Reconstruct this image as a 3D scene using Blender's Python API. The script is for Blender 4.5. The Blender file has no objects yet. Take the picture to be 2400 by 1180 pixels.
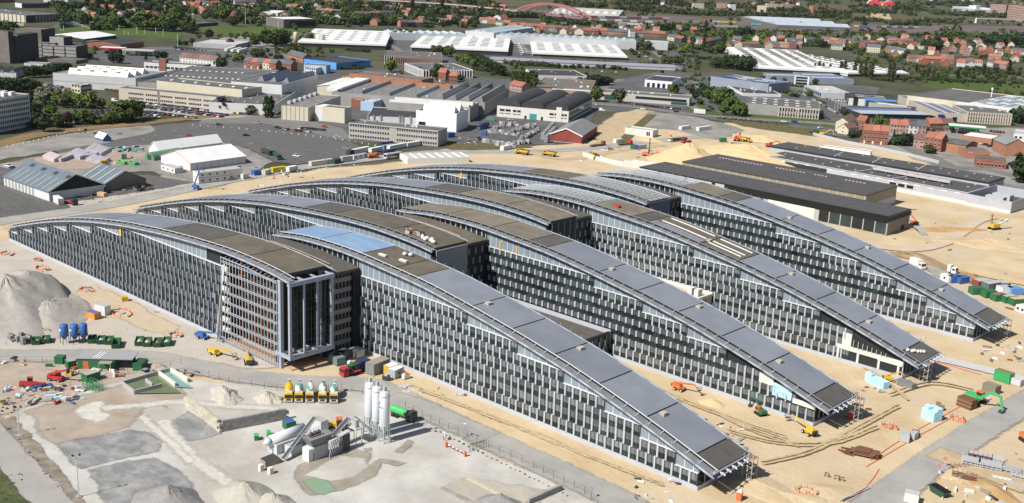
import bpy,math,random
from mathutils import Vector,Matrix
from mathutils.geometry import tessellate_polygon
random.seed(7)
rnd=random.Random(11)
SC=bpy.context.scene
COL=SC.collection
# ------------------------------------------------------------------ camera
VA,VB,F0=(-2950.0,-850.0),(2500.0,-605.0),(1200.0,590.0)
FPX=math.sqrt(-(VA[0]*VB[0]+VA[1]*VB[1]))
_A=Vector((VA[0],VA[1],FPX)).normalized()
_B=Vector((VB[0],VB[1],FPX)).normalized()
WX,WY=-_A,_B
WZ=WX.cross(WY)
ROT=Matrix((WX,WY,WZ))
CAMP=Vector((125.23,-205.15,120.0))
cam=bpy.data.cameras.new('camera')
cam.sensor_width=36.0
cam.lens=36.0*FPX/2400.0
cam.clip_start=1.0
cam.clip_end=20000.0
camo=bpy.data.objects.new('camera',cam)
COL.objects.link(camo)
_m=Matrix.Identity(4)
for i in range(3):
 _m[i][0],_m[i][1],_m[i][2],_m[i][3]=ROT[i][0],-ROT[i][1],-ROT[i][2],CAMP[i]
camo.matrix_world=_m
SC.camera=camo
# ------------------------------------------------------------------ sky, sun, exposure
SUN_EL=math.radians(46.0)
SH=Vector((0.15,0.99,0)).normalized()
w=bpy.data.worlds.new('World');SC.world=w;w.use_nodes=True
_n=w.node_tree.nodes;_bg=_n['Background']
_sky=_n.new('ShaderNodeTexSky');_sky.sky_type='NISHITA';_sky.sun_disc=False
_sky.sun_elevation=SUN_EL;_sky.sun_rotation=math.atan2(-SH.x,-SH.y)
_sky.altitude=100;_sky.air_density=1.0;_sky.dust_density=1.0;_sky.ozone_density=1.0
w.node_tree.links.new(_sky.outputs[0],_bg.inputs[0]);_bg.inputs[1].default_value=0.06
sl=bpy.data.lights.new('sun','SUN');sl.energy=4.9;sl.angle=math.radians(0.53);sl.color=(1.0,0.955,0.88)
so=bpy.data.objects.new('sun',sl);COL.objects.link(so)
_d=Vector((SH.x*math.cos(SUN_EL),SH.y*math.cos(SUN_EL),-math.sin(SUN_EL)))
so.rotation_euler=_d.to_track_quat('-Z','Y').to_euler()
so.location=(-60,-400,420)
SC.view_settings.view_transform='Standard';SC.view_settings.look='None'
SC.view_settings.exposure=0.36;SC.view_settings.gamma=1.0
SC.render.engine='CYCLES'
SC.cycles.max_bounces=6;SC.cycles.diffuse_bounces=2;SC.cycles.glossy_bounces=3
SC.cycles.use_denoising=True
# ------------------------------------------------------------------ measuring: a point of the ground plan from its bearing
def ray(x,y):
 return ROT@Vector((x-F0[0],y-F0[1],FPX))
def G(x,y,z=0.0):
 d=ray(x,y);t=(z-CAMP.z)/d.z
 return Vector((CAMP.x+t*d.x,CAMP.y+t*d.y,z))
def onY(x,y,Y):
 d=ray(x,y);return CAMP+d*((Y-CAMP.y)/d.y)
def scale_at(p):
 return((p-CAMP)@(ROT@Vector((0,0,1))))/FPX
def pxm(x,y):
 return scale_at(G(x,y))
# ------------------------------------------------------------------ materials
def rgb(*c):
 return(c[0],c[1],c[2],1.0)
MATS={}
def M(name,c1,c2=None,sc=0.2,rough=0.8,metal=0.0,bump=0.0,bsc=None,c3=None,sc3=0.02,f3=0.5,rand=0.0,detail=6,spec=0.4,stretch=None,lo=0.35,hi=0.65,coat=0):
 m=bpy.data.materials.new(name);m.use_nodes=True
 nt=m.node_tree;N=nt.nodes;L=nt.links;b=N['Principled BSDF']
 b.inputs['Roughness'].default_value=rough;b.inputs['Metallic'].default_value=metal
 b.inputs['Specular IOR Level'].default_value=spec
 if coat:b.inputs['Coat Weight'].default_value=coat
 out=None
 if c2 is not None or bump>0 or c3 is not None:
  geo=N.new('ShaderNodeNewGeometry');vec=geo.outputs['Position']
  if stretch:
   mp=N.new('ShaderNodeMapping');mp.inputs['Scale'].default_value=stretch[0];mp.inputs['Rotation'].default_value=(0,0,stretch[1])
   L.new(vec,mp.inputs[0]);vec=mp.outputs[0]
 if c2 is not None:
  no=N.new('ShaderNodeTexNoise');no.inputs['Scale'].default_value=sc;no.inputs['Detail'].default_value=detail;no.inputs['Roughness'].default_value=0.62
  L.new(vec,no.inputs['Vector'])
  mr=N.new('ShaderNodeMapRange');mr.inputs[1].default_value=lo;mr.inputs[2].default_value=hi;L.new(no.outputs[0],mr.inputs[0])
  mx=N.new('ShaderNodeMix');mx.data_type='RGBA';mx.inputs[6].default_value=rgb(*c1);mx.inputs[7].default_value=rgb(*c2)
  L.new(mr.outputs[0],mx.inputs[0]);out=mx.outputs[2]
 if c3 is not None:
  no3=N.new('ShaderNodeTexNoise');no3.inputs['Scale'].default_value=sc3;no3.inputs['Detail'].default_value=5;no3.inputs['Roughness'].default_value=0.6
  L.new(geo.outputs['Position'],no3.inputs['Vector'])
  mr3=N.new('ShaderNodeMapRange');mr3.inputs[1].default_value=0.45;mr3.inputs[2].default_value=0.65;mr3.inputs[4].default_value=f3;L.new(no3.outputs[0],mr3.inputs[0])
  mx3=N.new('ShaderNodeMix');mx3.data_type='RGBA';mx3.inputs[6].default_value=rgb(*c1);mx3.inputs[7].default_value=rgb(*c3)
  if out is not None:L.new(out,mx3.inputs[6])
  L.new(mr3.outputs[0],mx3.inputs[0]);out=mx3.outputs[2]
 if rand>0:
  oi=N.new('ShaderNodeObjectInfo');mr2=N.new('ShaderNodeMapRange');mr2.inputs[3].default_value=1-rand;mr2.inputs[4].default_value=1+rand
  L.new(oi.outputs['Random'],mr2.inputs[0])
  mm=N.new('ShaderNodeMix');mm.data_type='RGBA';mm.blend_type='MULTIPLY';mm.inputs[0].default_value=1.0;mm.inputs[6].default_value=rgb(*c1)
  if out is not None:L.new(out,mm.inputs[6])
  cb=N.new('ShaderNodeCombineColor')
  for k in range(3):L.new(mr2.outputs[0],cb.inputs[k])
  L.new(cb.outputs[0],mm.inputs[7]);out=mm.outputs[2]
 if out is not None:L.new(out,b.inputs['Base Color'])
 else:b.inputs['Base Color'].default_value=rgb(*c1)
 if bump>0:
  nb=N.new('ShaderNodeTexNoise');nb.inputs['Scale'].default_value=bsc or sc*4;nb.inputs['Detail'].default_value=5
  L.new(vec,nb.inputs['Vector'])
  bp=N.new('ShaderNodeBump');bp.inputs['Strength'].default_value=1.0;bp.inputs['Distance'].default_value=bump
  L.new(nb.outputs[0],bp.inputs['Height']);L.new(bp.outputs[0],b.inputs['Normal'])
 MATS[name]=m
 return m
def ribs(m,axis_vec,period,depth,dark=0.8):
 """corrugation: a wave along a direction as relief plus a darker tone in the seams"""
 nt=m.node_tree;N=nt.nodes;L=nt.links;b=N['Principled BSDF']
 geo=N.new('ShaderNodeNewGeometry');dt=N.new('ShaderNodeVectorMath');dt.operation='DOT_PRODUCT'
 L.new(geo.outputs['Position'],dt.inputs[0]);dt.inputs[1].default_value=axis_vec
 mu=N.new('ShaderNodeMath');mu.operation='MULTIPLY';mu.inputs[1].default_value=1.0/period;L.new(dt.outputs['Value'],mu.inputs[0])
 fr=N.new('ShaderNodeMath');fr.operation='FRACT';L.new(mu.outputs[0],fr.inputs[0])
 pp=N.new('ShaderNodeMath');pp.operation='PINGPONG';pp.inputs[1].default_value=0.5;L.new(fr.outputs[0],pp.inputs[0])
 mr=N.new('ShaderNodeMapRange');mr.inputs[1].default_value=0.0;mr.inputs[2].default_value=0.12;L.new(pp.outputs[0],mr.inputs[0])
 bp=N.new('ShaderNodeBump');bp.inputs['Distance'].default_value=depth;L.new(mr.outputs[0],bp.inputs['Height']);L.new(bp.outputs[0],b.inputs['Normal'])
 mr2=N.new('ShaderNodeMapRange');mr2.inputs[3].default_value=dark;mr2.inputs[4].default_value=1.0;L.new(mr.outputs[0],mr2.inputs[0])
 cb=N.new('ShaderNodeCombineColor')
 for k in range(3):L.new(mr2.outputs[0],cb.inputs[k])
 mm=N.new('ShaderNodeMix');mm.data_type='RGBA';mm.blend_type='MULTIPLY';mm.inputs[0].default_value=1.0
 src=b.inputs['Base Color']
 if src.is_linked:L.new(src.links[0].from_socket,mm.inputs[6])
 else:mm.inputs[6].default_value=src.default_value
 L.new(cb.outputs[0],mm.inputs[7]);L.new(mm.outputs[2],b.inputs['Base Color'])
 return m
# ------------------------------------------------------------------ meshes
class MB:
 def __init__(s):
  s.v=[];s.f=[];s.mi=[];s.ms=[]
 def mat(s,m):
  if m not in s.ms:s.ms.append(m)
  return s.ms.index(m)
 def poly(s,pts,m):
  o=len(s.v);s.v.extend([tuple(p)for p in pts]);s.f.append(tuple(range(o,o+len(pts))));s.mi.append(s.mat(m))
 def hexa(s,p,m,top=None):
  o=len(s.v);s.v.extend([tuple(q)for q in p]);i=s.mat(m);j=i if top is None else s.mat(top)
  for f in((3,2,1,0),(0,1,5,4),(1,2,6,5),(2,3,7,6),(3,0,4,7)):
   s.f.append(tuple(o+k for k in f));s.mi.append(i)
  s.f.append((o+4,o+5,o+6,o+7));s.mi.append(j)
 def box(s,x0,x1,y0,y1,z0,z1,m,top=None):
  s.hexa([(x0,y0,z0),(x1,y0,z0),(x1,y1,z0),(x0,y1,z0),(x0,y0,z1),(x1,y0,z1),(x1,y1,z1),(x0,y1,z1)],m,top)
 def bar(s,a,b,w,h,m):
  a=Vector(a);b=Vector(b);d=(b-a).normalized()
  u=d.cross(Vector((0,0,1)))
  if u.length<1e-3:u=Vector((1,0,0))
  u.normalize();t=u.cross(d);u*=w/2;t*=h/2
  s.hexa([a-u-t,a+u-t,b+u-t,b-u-t,a-u+t,a+u+t,b+u+t,b-u+t],m)
 def tube(s,a,b,r,m,n=8,r2=None,cap=True):
  a=Vector(a);b=Vector(b);d=(b-a).normalized();u=d.cross(Vector((0,0,1)))
  if u.length<1e-3:u=Vector((1,0,0))
  u.normalize();t=u.cross(d);r2=r if r2 is None else r2
  o=len(s.v);i=s.mat(m)
  for k in range(n):
   c,q=math.cos(2*math.pi*k/n),math.sin(2*math.pi*k/n)
   s.v.append(tuple(a+u*(r*c)+t*(r*q)));s.v.append(tuple(b+u*(r2*c)+t*(r2*q)))
  for k in range(n):
   l=(k+1)%n;s.f.append((o+2*k,o+2*l,o+2*l+1,o+2*k+1));s.mi.append(i)
  if cap:
   s.f.append(tuple(o+2*k for k in reversed(range(n))));s.mi.append(i)
   s.f.append(tuple(o+2*k+1 for k in range(n)));s.mi.append(i)
 def lathe(s,prof,m,n=12,c=(0,0),ax=None):
  i=s.mat(m);o=len(s.v)
  for r,z in prof:
   for k in range(n):
    s.v.append((c[0]+r*math.cos(2*math.pi*k/n),c[1]+r*math.sin(2*math.pi*k/n),z))
  for a in range(len(prof)-1):
   for k in range(n):
    l=(k+1)%n;s.f.append((o+a*n+k,o+a*n+l,o+(a+1)*n+l,o+(a+1)*n+k));s.mi.append(i)
  s.f.append(tuple(o+k for k in reversed(range(n))));s.mi.append(i)
  q=o+(len(prof)-1)*n;s.f.append(tuple(q+k for k in range(n)));s.mi.append(i)
 def ext(s,prof,x0,x1,m,axis='x',capm=None):
  i=s.mat(m);j=i if capm is None else s.mat(capm);o=len(s.v);n=len(prof)
  for X in(x0,x1):
   for a,z in prof:s.v.append((X,a,z)if axis=='x' else(a,X,z))
  for k in range(n):
   l=(k+1)%n;s.f.append((o+k,o+l,o+n+l,o+n+k));s.mi.append(i)
  s.f.append(tuple(o+k for k in reversed(range(n))));s.mi.append(j);s.f.append(tuple(o+n+k for k in range(n)));s.mi.append(j)
 def mesh(s,name,smooth=False):
  me=bpy.data.meshes.new(name);me.from_pydata(s.v,[],s.f)
  for m in s.ms:me.materials.append(m)
  me.polygons.foreach_set('material_index',s.mi)
  if smooth:me.polygons.foreach_set('use_smooth',[True]*len(s.f))
  me.update();return me
 def build(s,name,parent=None,smooth=False,loc=None,rz=0):
  return link(name,s.mesh(name,smooth),parent,loc,rz)
def link(name,me,parent=None,loc=None,rz=0,scl=None):
 o=bpy.data.objects.new(name,me);COL.objects.link(o)
 if parent is not None:o.parent=parent
 if loc is not None:o.location=loc
 if rz:o.rotation_euler=(0,0,rz)
 if scl is not None:o.scale=scl
 return o
def tag(o,label=None,cat=None,group=None,kind=None):
 if label:o['label']=label
 if cat:o['category']=cat
 if group:o['group']=group
 if kind:o['kind']=kind
 return o
def thing(name,label,cat,loc=(0,0,0),rz=0,group=None):
 o=link(name,None,None,loc,rz)
 o.empty_display_size=0.5
 return tag(o,label,cat,group)
def copy_tree(o,loc=None,rz=None,label=None,group=None,parent=None,scl=None):
 c=o.copy();COL.objects.link(c);c.parent=parent
 if loc is not None:c.location=loc
 if rz is not None:c.rotation_euler=(0,0,rz)
 if scl is not None:c.scale=scl
 if label:c['label']=label
 if group:c['group']=group
 for ch in o.children:copy_tree(ch,parent=c)
 return c
ORD=['first','second','third','fourth','fifth','sixth','seventh','eighth','ninth','tenth','eleventh','twelfth','thirteenth','fourteenth','fifteenth','sixteenth','seventeenth','eighteenth','nineteenth','twentieth']
def ordw(i):
 if i<20:return ORD[i]
 t={2:'twenty',3:'thirty',4:'forty',5:'fifty',6:'sixty',7:'seventy'}[(i+1)//10]
 return(t[:-1]+'ieth')if(i+1)%10==0 else t+'-'+ORD[(i+1)%10-1]
def ang(a,b):
 return math.atan2(b[1]-a[1],b[0]-a[0])
SHEETZ=[0.0]
def softmat(m):
 """the same surface, thinning out towards the ragged edge of its sheet"""
 if m.name+'_soft' in MATS:return MATS[m.name+'_soft']
 c=m.copy();c.name=m.name+'_soft';MATS[c.name]=c;N=c.node_tree.nodes;L=c.node_tree.links;o=N['Material Output'];b=N['Principled BSDF']
 at=N.new('ShaderNodeAttribute');at.attribute_name='fade';geo=N.new('ShaderNodeNewGeometry')
 no=N.new('ShaderNodeTexNoise');no.inputs['Scale'].default_value=0.55;no.inputs['Detail'].default_value=5;no.inputs['Roughness'].default_value=0.65;L.new(geo.outputs['Position'],no.inputs['Vector'])
 ad=N.new('ShaderNodeMath');ad.operation='ADD';L.new(at.outputs['Fac'],ad.inputs[0]);L.new(no.outputs[0],ad.inputs[1])
 mr=N.new('ShaderNodeMapRange');mr.inputs[1].default_value=0.72;mr.inputs[2].default_value=1.18;L.new(ad.outputs[0],mr.inputs[0])
 tr=N.new('ShaderNodeBsdfTransparent');mx=N.new('ShaderNodeMixShader');L.new(mr.outputs[0],mx.inputs[0]);L.new(tr.outputs[0],mx.inputs[1]);L.new(b.outputs[0],mx.inputs[2]);L.new(mx.outputs[0],o.inputs[0])
 return c
def faded(name,v,f,fade,m):
 me=bpy.data.meshes.new(name);me.from_pydata(v,[],f);me.materials.append(m)
 a=me.attributes.new('fade','FLOAT','POINT');a.data.foreach_set('value',fade)
 if sum(pl.normal.z for pl in me.polygons)<0:me.flip_normals()
 me.update();return tag(link(name,me),kind='structure')
def sheet(name,px,m,z=None,world=False,soft=0.0):
 if z is None:
  SHEETZ[0]+=0.008;z=SHEETZ[0]
 pts=[Vector((p[0],p[1],z))for p in px]if world else[G(p[0],p[1],z)for p in px]
 if not soft:
  tri=tessellate_polygon([pts]);return faded(name,[tuple(p)for p in pts],[tuple(t)for t in tri],[1.0]*len(pts),m)
 fine=[]
 for i,p in enumerate(pts):
  q=pts[(i+1)%len(pts)];n=min(40,max(1,int((q-p).length/(soft*1.6))));d=(q-p).normalized();w=Vector((-d.y,d.x,0))
  for k in range(n):fine.append(p.lerp(q,k/n)+w*(rnd.uniform(-.45,.45)*soft if k else 0))
 ar=sum(a.x*b.y-b.x*a.y for a,b in zip(fine,fine[1:]+fine[:1]));sg=1 if ar>0 else-1;n=len(fine);inn,out=[],[]
 for i,p in enumerate(fine):
  a=(p-fine[i-1]).normalized();b=(fine[(i+1)%n]-p).normalized();t=a+b
  t=t.normalized()if t.length>1e-3 else b
  w=Vector((t.y,-t.x,0))*sg*soft;inn.append(p-w*.5);out.append(p+w*.5-Vector((0,0,.003)))
 tri=tessellate_polygon([inn])
 return faded(name,[tuple(p)for p in inn+out],[tuple(t)for t in tri]+[(i,n+i,n+(i+1)%n,(i+1)%n)for i in range(n)],[1.0]*n+[0.0]*n,softmat(m))
def smooth_line(pts,n=6):
 out=[]
 for i in range(len(pts)-1):
  p0=pts[max(i-1,0)];p1=pts[i];p2=pts[i+1];p3=pts[min(i+2,len(pts)-1)]
  for k in range(n):
   t=k/n;out.append(0.5*((2*p1)+(p2-p0)*t+(2*p0-5*p1+4*p2-p3)*t*t+(3*p1-p0-3*p2+p3)*t**3))
 return out+[pts[-1]]
def strip(name,px,width,m,z=None,wob=0.0,world=False,soft=None):
 if z is None:
  SHEETZ[0]+=0.008;z=SHEETZ[0]
 c=[Vector((p[0],p[1],0))if world else G(*p)for p in px]
 if len(c)>2:c=smooth_line(c)
 e=min(2.5,width*0.3)if soft is None else soft;v=[];f=[];fd=[]
 for i,p in enumerate(c):
  d=(c[min(i+1,len(c)-1)]-c[max(i-1,0)]).normalized();nrm=Vector((-d.y,d.x,0));h=width/2*(1+rnd.uniform(-wob,wob));k=0.0 if i in(0,len(c)-1)else 1.0
  for o,a,dz in((h+e*.5,0.0,-.002),(h-e*.5,k,0),(-h+e*.5,k,0),(-h-e*.5,0.0,-.002)):v.append((p.x+nrm.x*o,p.y+nrm.y*o,z+dz));fd.append(a)
  if i:
   for q in range(3):f.append((4*i-4+q,4*i-3+q,4*i+1+q,4*i+q))
 return faded(name,v,f,fd,softmat(m))
# ------------------------------------------------------------------ palette
sand=M('sand',(0.45,0.34,0.205),(0.56,0.455,0.305),sc=0.05,bump=0.18,bsc=0.6,c3=(0.49,0.405,0.295),sc3=0.03,f3=0.8,rough=0.95,spec=0.1)
sand2=M('sand_pale',(0.47,0.38,0.25),(0.40,0.30,0.18),sc=0.15,bump=0.2,rough=0.95,spec=0.1)
sandd=M('sand_dark',(0.36,0.22,0.10),(0.46,0.32,0.17),sc=0.12,bump=0.3,bsc=0.8,rough=0.95,spec=0.1)
gravel=M('gravel',(0.40,0.365,0.325),(0.46,0.425,0.375),sc=0.12,bump=0.12,bsc=1.5,c3=(0.44,0.375,0.29),sc3=0.04,f3=0.7,rough=0.95,spec=0.1)
yardm=M('yard_concrete',(0.405,0.395,0.368),(0.52,0.507,0.47),sc=0.11,bump=0.06,bsc=0.9,c3=(0.33,0.30,0.26),sc3=0.035,f3=0.75,rough=0.9,spec=0.15)
yardbrown=M('yard_brown',(0.29,0.235,0.185),(0.40,0.345,0.285),sc=0.10,bump=0.05,rough=0.95,c3=(0.35,0.30,0.25),sc3=0.3,spec=0.1)
yardgrey=M('yard_grey',(0.17,0.175,0.185),(0.25,0.25,0.25),sc=0.16,bump=0.03,rough=0.9,spec=0.15,stretch=((0.35,2.2,1),0.45),c3=(0.36,0.35,0.33),sc3=0.2,f3=0.8)
limed=M('lime_dust',(0.57,0.545,0.49),(0.46,0.44,0.40),sc=0.5,rough=0.95,spec=0.1)
wet=M('wet_concrete',(0.25,0.215,0.17),(0.34,0.31,0.26),sc=0.25,rough=0.45,spec=0.4)
pond=M('pond_water',(0.20,0.30,0.20),(0.24,0.33,0.22),sc=0.3,rough=0.12,spec=0.5)
basin_g=M('basin_green',(0.13,0.165,0.08),(0.16,0.19,0.11),sc=0.3,rough=0.1,spec=0.5)
basin_t=M('basin_turquoise',(0.17,0.31,0.29),(0.22,0.36,0.32),sc=0.5,rough=0.15,spec=0.5)
haul=M('haul_road',(0.28,0.272,0.262),(0.34,0.33,0.31),sc=0.1,bump=0.02,rough=0.9,spec=0.2,c3=(0.37,0.345,0.30),sc3=0.05,f3=0.7)
tracks=M('tyre_tracks',(0.33,0.32,0.30),(0.42,0.40,0.37),sc=0.2,rough=0.95,spec=0.1)
asph=M('asphalt',(0.075,0.077,0.08),(0.105,0.105,0.105),sc=0.12,bump=0.01,rough=0.85,spec=0.25,c3=(0.14,0.135,0.13),sc3=0.03,f3=0.6)
lot=M('parking_asphalt',(0.085,0.085,0.085),(0.12,0.118,0.113),sc=0.22,rough=0.9,spec=0.2,c3=(0.20,0.19,0.175),sc3=0.9,f3=0.35,stretch=((0.25,1.6,1),-0.25))
road=M('road_asphalt',(0.15,0.145,0.14),(0.19,0.185,0.175),sc=0.15,rough=0.9,spec=0.2)
paleroad=M('pale_road',(0.30,0.29,0.27),(0.35,0.335,0.31),sc=0.15,rough=0.9,spec=0.2)
lotgrav=M('lot_gravel',(0.235,0.225,0.21),(0.30,0.285,0.26),sc=0.13,bump=0.03,rough=0.95,c3=(0.16,0.15,0.14),sc3=0.05,f3=0.7,spec=0.1)
verge=M('dry_verge',(0.20,0.125,0.07),(0.27,0.18,0.10),sc=0.2,bump=0.15,rough=0.95,c3=(0.14,0.13,0.05),sc3=0.05,f3=0.7,spec=0.1)
grass=M('grass',(0.055,0.085,0.022),(0.085,0.11,0.035),sc=0.15,bump=0.1,bsc=1.5,rough=0.95,spec=0.1)
pitch=M('pitch_grass',(0.060,0.095,0.022),(0.085,0.12,0.03),sc=0.05,rough=0.95,spec=0.1,stretch=((0.3,3,1),0.3))
town=M('town_ground',(0.045,0.058,0.025),(0.085,0.085,0.05),sc=0.025,bump=0.3,bsc=0.3,rough=0.95,c3=(0.11,0.10,0.085),sc3=0.012,f3=0.75,spec=0.1)
weeds=M('weeds',(0.075,0.075,0.03),(0.16,0.13,0.07),sc=0.3,bump=0.3,bsc=1.2,rough=0.95,spec=0.1)
ballast=M('ballast',(0.105,0.085,0.085),(0.16,0.135,0.13),sc=0.04,rough=0.95,spec=0.1,stretch=((1,0.12,1),0.1))
paint=M('road_paint',(0.75,0.75,0.72),rough=0.7)
heath=M('heath',(0.075,0.075,0.04),(0.12,0.105,0.065),sc=0.012,bump=0.5,bsc=0.1,rough=0.95,spec=0.05)
# ------------------------------------------------------------------ ground
sheet('ground',[(-9000,-2500),(6000,-2500),(9000,9000),(-2000,16000),(-9000,9000)],town,z=-0.25,world=True)
sheet('heath',[(1000,-6),(1500,-2),(2500,22),(2500,60),(2060,58),(1800,52),(1500,34),(1100,12)],heath,z=-0.14,soft=25)
sheet('rail_yard',[(1060,14),(1330,26),(1600,38),(1820,52),(2100,58),(2500,63),(2500,84),(2160,80),(2000,84),(1830,74),(1640,66),(1420,62),(1250,46),(1080,30)],ballast,z=-0.12,soft=12)
sheet('sports_field',[(458,82),(470,66),(560,62),(690,66),(800,73),(730,84),(560,86)],pitch,z=-0.12,soft=4)
sheet('meadow',[(126,80),(138,60),(230,57),(330,66),(430,78),(420,92),(275,82)],pitch,z=-0.12,soft=5)
sheet('meadow',[(1690,94),(1705,82),(1760,83),(1830,90),(1828,100),(1720,99)],pitch,z=-0.12,soft=5)
sheet('sand_field',[(2022,42),(2036,31),(2082,33),(2090,46)],sand2,z=-0.1,soft=6)
sheet('meadow',[(2155,205),(2160,178),(2420,190),(2420,262),(2330,225)],grass,z=-0.12,soft=5)
sheet('depot_yard',[(120,66),(148,45),(180,52),(205,60),(150,68),(110,66)],asph,z=-0.12,soft=2)
sheet('depot_yard',[(495,108),(520,88),(600,84),(700,84),(690,112),(560,112)],lotgrav,z=-0.12,soft=2)
sheet('depot_yard',[(205,140),(235,112),(460,108),(650,115),(700,130),(660,165),(520,180),(350,160)],asph,z=-0.12,soft=2)
sheet('depot_yard',[(905,175),(930,95),(1000,92),(1225,100),(1290,150),(1600,160),(1640,130),(1590,105),(1560,140),(1310,150),(1210,145),(950,150)],asph,z=-0.11,soft=2)
sheet('works_yard',[(540,290),(600,170),(900,165),(1020,175),(1240,190),(1330,245),(1400,250),(1380,300),(1290,340),(1040,330),(820,335),(700,290)],asph,z=-0.10,soft=3)
sheet('business_park',[(1330,260),(1400,196),(1560,165),(1660,180),(1900,190),(2060,205),(2040,330),(1700,285),(1560,265)],asph,z=-0.105,soft=3)
sheet('lawn',[(1750,283),(1752,266),(1860,272),(2005,292),(1990,302)],grass,z=-0.09,soft=2)
sheet('lawn',[(1600,258),(1635,240),(1655,252),(1690,268),(1680,272)],grass,z=-0.09,soft=2)
sheet('town_yard',[(2010,420),(2000,345),(2060,300),(2400,300),(2500,520),(2400,470)],lotgrav,z=-0.10,soft=3)
for nm,p,wd in(('town_street',[(2030,300),(2100,322),(2200,300),(2420,330)],9),('town_street',[(1975,232),(1930,215),(1880,196),(1830,190)],8),('town_street',[(2030,300),(2005,262),(1940,228),(1860,205),(1820,205)],9),('town_street',[(1640,262),(1610,232),(1640,200),(1615,190)],8),('town_street',[(1392,240),(1415,205),(1460,185)],8),('town_street',[(1530,120),(1560,140),(1600,165)],8),('town_street',[(200,108),(330,112),(520,120),(660,128),(640,150),(560,165)],9),('town_street',[(150,48),(180,55),(215,68)],6),('town_street',[(2150,175),(2280,178),(2420,183)],8),('town_street',[(2150,128),(2260,130),(2420,138)],8),('town_street',[(900,100),(935,118),(950,152)],8),('town_street',[(2200,400),(2300,395),(2420,425)],9)):
 strip(nm,p,wd,road,z=-0.08+rnd.uniform(0,0.02))
sheet('site_sand',[(-900,760),(-100,556),(0,528),(190,497),(330,472),(480,442),(620,414),(800,392),(960,378),(1040,350),(1200,344),(1340,338),(1420,326),(1480,300),(1600,305),(1700,288),(1800,296),(1920,318),(1995,338),(2110,360),(2240,412),(2330,456),(2480,500),(3600,760),(3300,1700),(600,2200),(-900,2200)],sand,z=-0.02,soft=6)
SHEETZ[0]=0.0
sheet('sand_track',[(1395,318),(1400,300),(1440,268),(1492,256),(1535,262),(1490,300),(1452,338),(1400,342)],sand2,soft=4)
sheet('car_park',[(280,315),(300,304),(345,298),(480,284),(620,290),(800,327),(850,345),(872,356),(700,386),(640,379),(590,350),(520,332),(440,338),(330,348),(150,366),(120,350)],lot,soft=1.5)
sheet('gravel_lot',[(-80,352),(0,342),(140,318),(250,302),(350,294),(360,308),(300,322),(250,335),(180,345),(0,375),(-80,390)],lotgrav,soft=4)
sheet('car_park',[(465,290),(480,270),(560,262),(640,268),(800,300),(828,328),(800,327),(620,290)],road,soft=1.5)
sheet('car_park',[(300,252),(330,234),(500,243),(590,262),(620,268),(560,276),(450,282),(410,272)],paleroad,soft=1.5)
sheet('storage_yard',[(-60,400),(60,372),(180,352),(330,340),(520,334),(590,352),(640,380),(560,418),(480,436),(400,430),(360,402),(250,404),(100,420)],lotgrav,soft=3)
sheet('storage_yard',[(70,402),(80,370),(200,350),(330,348),(345,362),(300,385),(200,396)],M('yard_pink',(0.30,0.235,0.185),(0.36,0.29,0.24),sc=0.2,rough=0.95),soft=3)
sheet('shed_yard',[(-200,540),(-200,420),(0,392),(100,410),(350,410),(470,432),(330,462),(190,488),(0,518)],lot,soft=1.5)
sheet('shed_apron',[(150,476),(350,448),(480,424),(500,432),(330,466),(180,496)],gravel,soft=1.5)
strip('earth_bank',[(-120,368),(0,338),(90,316),(220,300),(330,290),(460,276),(560,268),(640,272)],12,verge,wob=0.12)
strip('haul_road',[(-120,550),(0,520),(190,492),(330,467),(470,437),(600,411),(720,391),(850,375),(1000,358),(1130,356),(1240,355),(1342,351),(1478,338),(1600,324),(1680,318)],11,haul)
strip('site_track',[(1240,355),(1300,372),(1360,370),(1460,352),(1560,340)],7,sand2)
strip('main_road',[(1330,236),(1400,244),(1500,252),(1600,266),(1720,277),(1850,285),(1960,293),(2040,318),(2130,345),(2240,400),(2330,430),(2420,470)],13,road)
sheet('gravel_lot',[(1520,262),(1600,270),(1690,288),(1745,306),(1680,328),(1590,306),(1500,300)],lotgrav,soft=4)
sheet('weed_strip',[(1690,277),(1800,290),(1905,303),(1930,322),(1850,312),(1740,296)],weeds,soft=3)
sheet('weed_strip',[(1030,340),(1100,335),(1230,338),(1250,346),(1120,352),(1060,352)],weeds,soft=3)
strip('weed_strip',[(1455,338),(1490,302),(1530,268)],7,weeds)
sheet('gravel_apron',[(-300,640),(30,560),(150,612),(560,796),(690,860),(560,862),(330,826),(0,828),(-300,836)],gravel,soft=3)
sheet('brick_paving',[(170,690),(225,668),(290,700),(420,765),(400,790),(330,770),(240,735)],M('brown_earth',(0.43,0.345,0.235),(0.48,0.40,0.30),sc=0.3,bump=0.1,rough=0.95),soft=2.5)
sheet('works_ground',[(-300,850),(0,846),(330,846),(420,868),(380,880),(260,905),(120,935),(40,965),(-300,1040)],M('works_ground',(0.36,0.29,0.23),(0.42,0.36,0.30),sc=0.15,bump=0.1,rough=0.95,c3=(0.22,0.19,0.15),sc3=0.3,f3=0.5),soft=3)
sheet('batching_yard',[(20,980),(50,958),(200,918),(330,884),(420,888),(560,900),(680,912),(800,908),(900,930),(960,962),(1040,1000),(1140,1058),(1280,1120),(1420,1190),(1640,1320),(420,1400),(250,1260),(190,1180),(130,1095),(60,1010)],yardm,soft=2)
sheet('earth_floor',[(60,965),(180,930),(330,890),(420,905),(440,930),(340,950),(300,1000),(200,1030),(130,1040)],yardbrown,soft=3.5)
sheet('dust_patch',[(175,962),(205,945),(240,940),(245,952),(236,962),(256,972),(248,984),(225,990),(190,980)],limed,soft=3)
sheet('grey_bay',[(132,1042),(180,1030),(300,1008),(345,1014),(380,1034),(370,1058),(300,1072),(205,1095),(190,1098)],yardgrey,soft=2.4)
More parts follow.
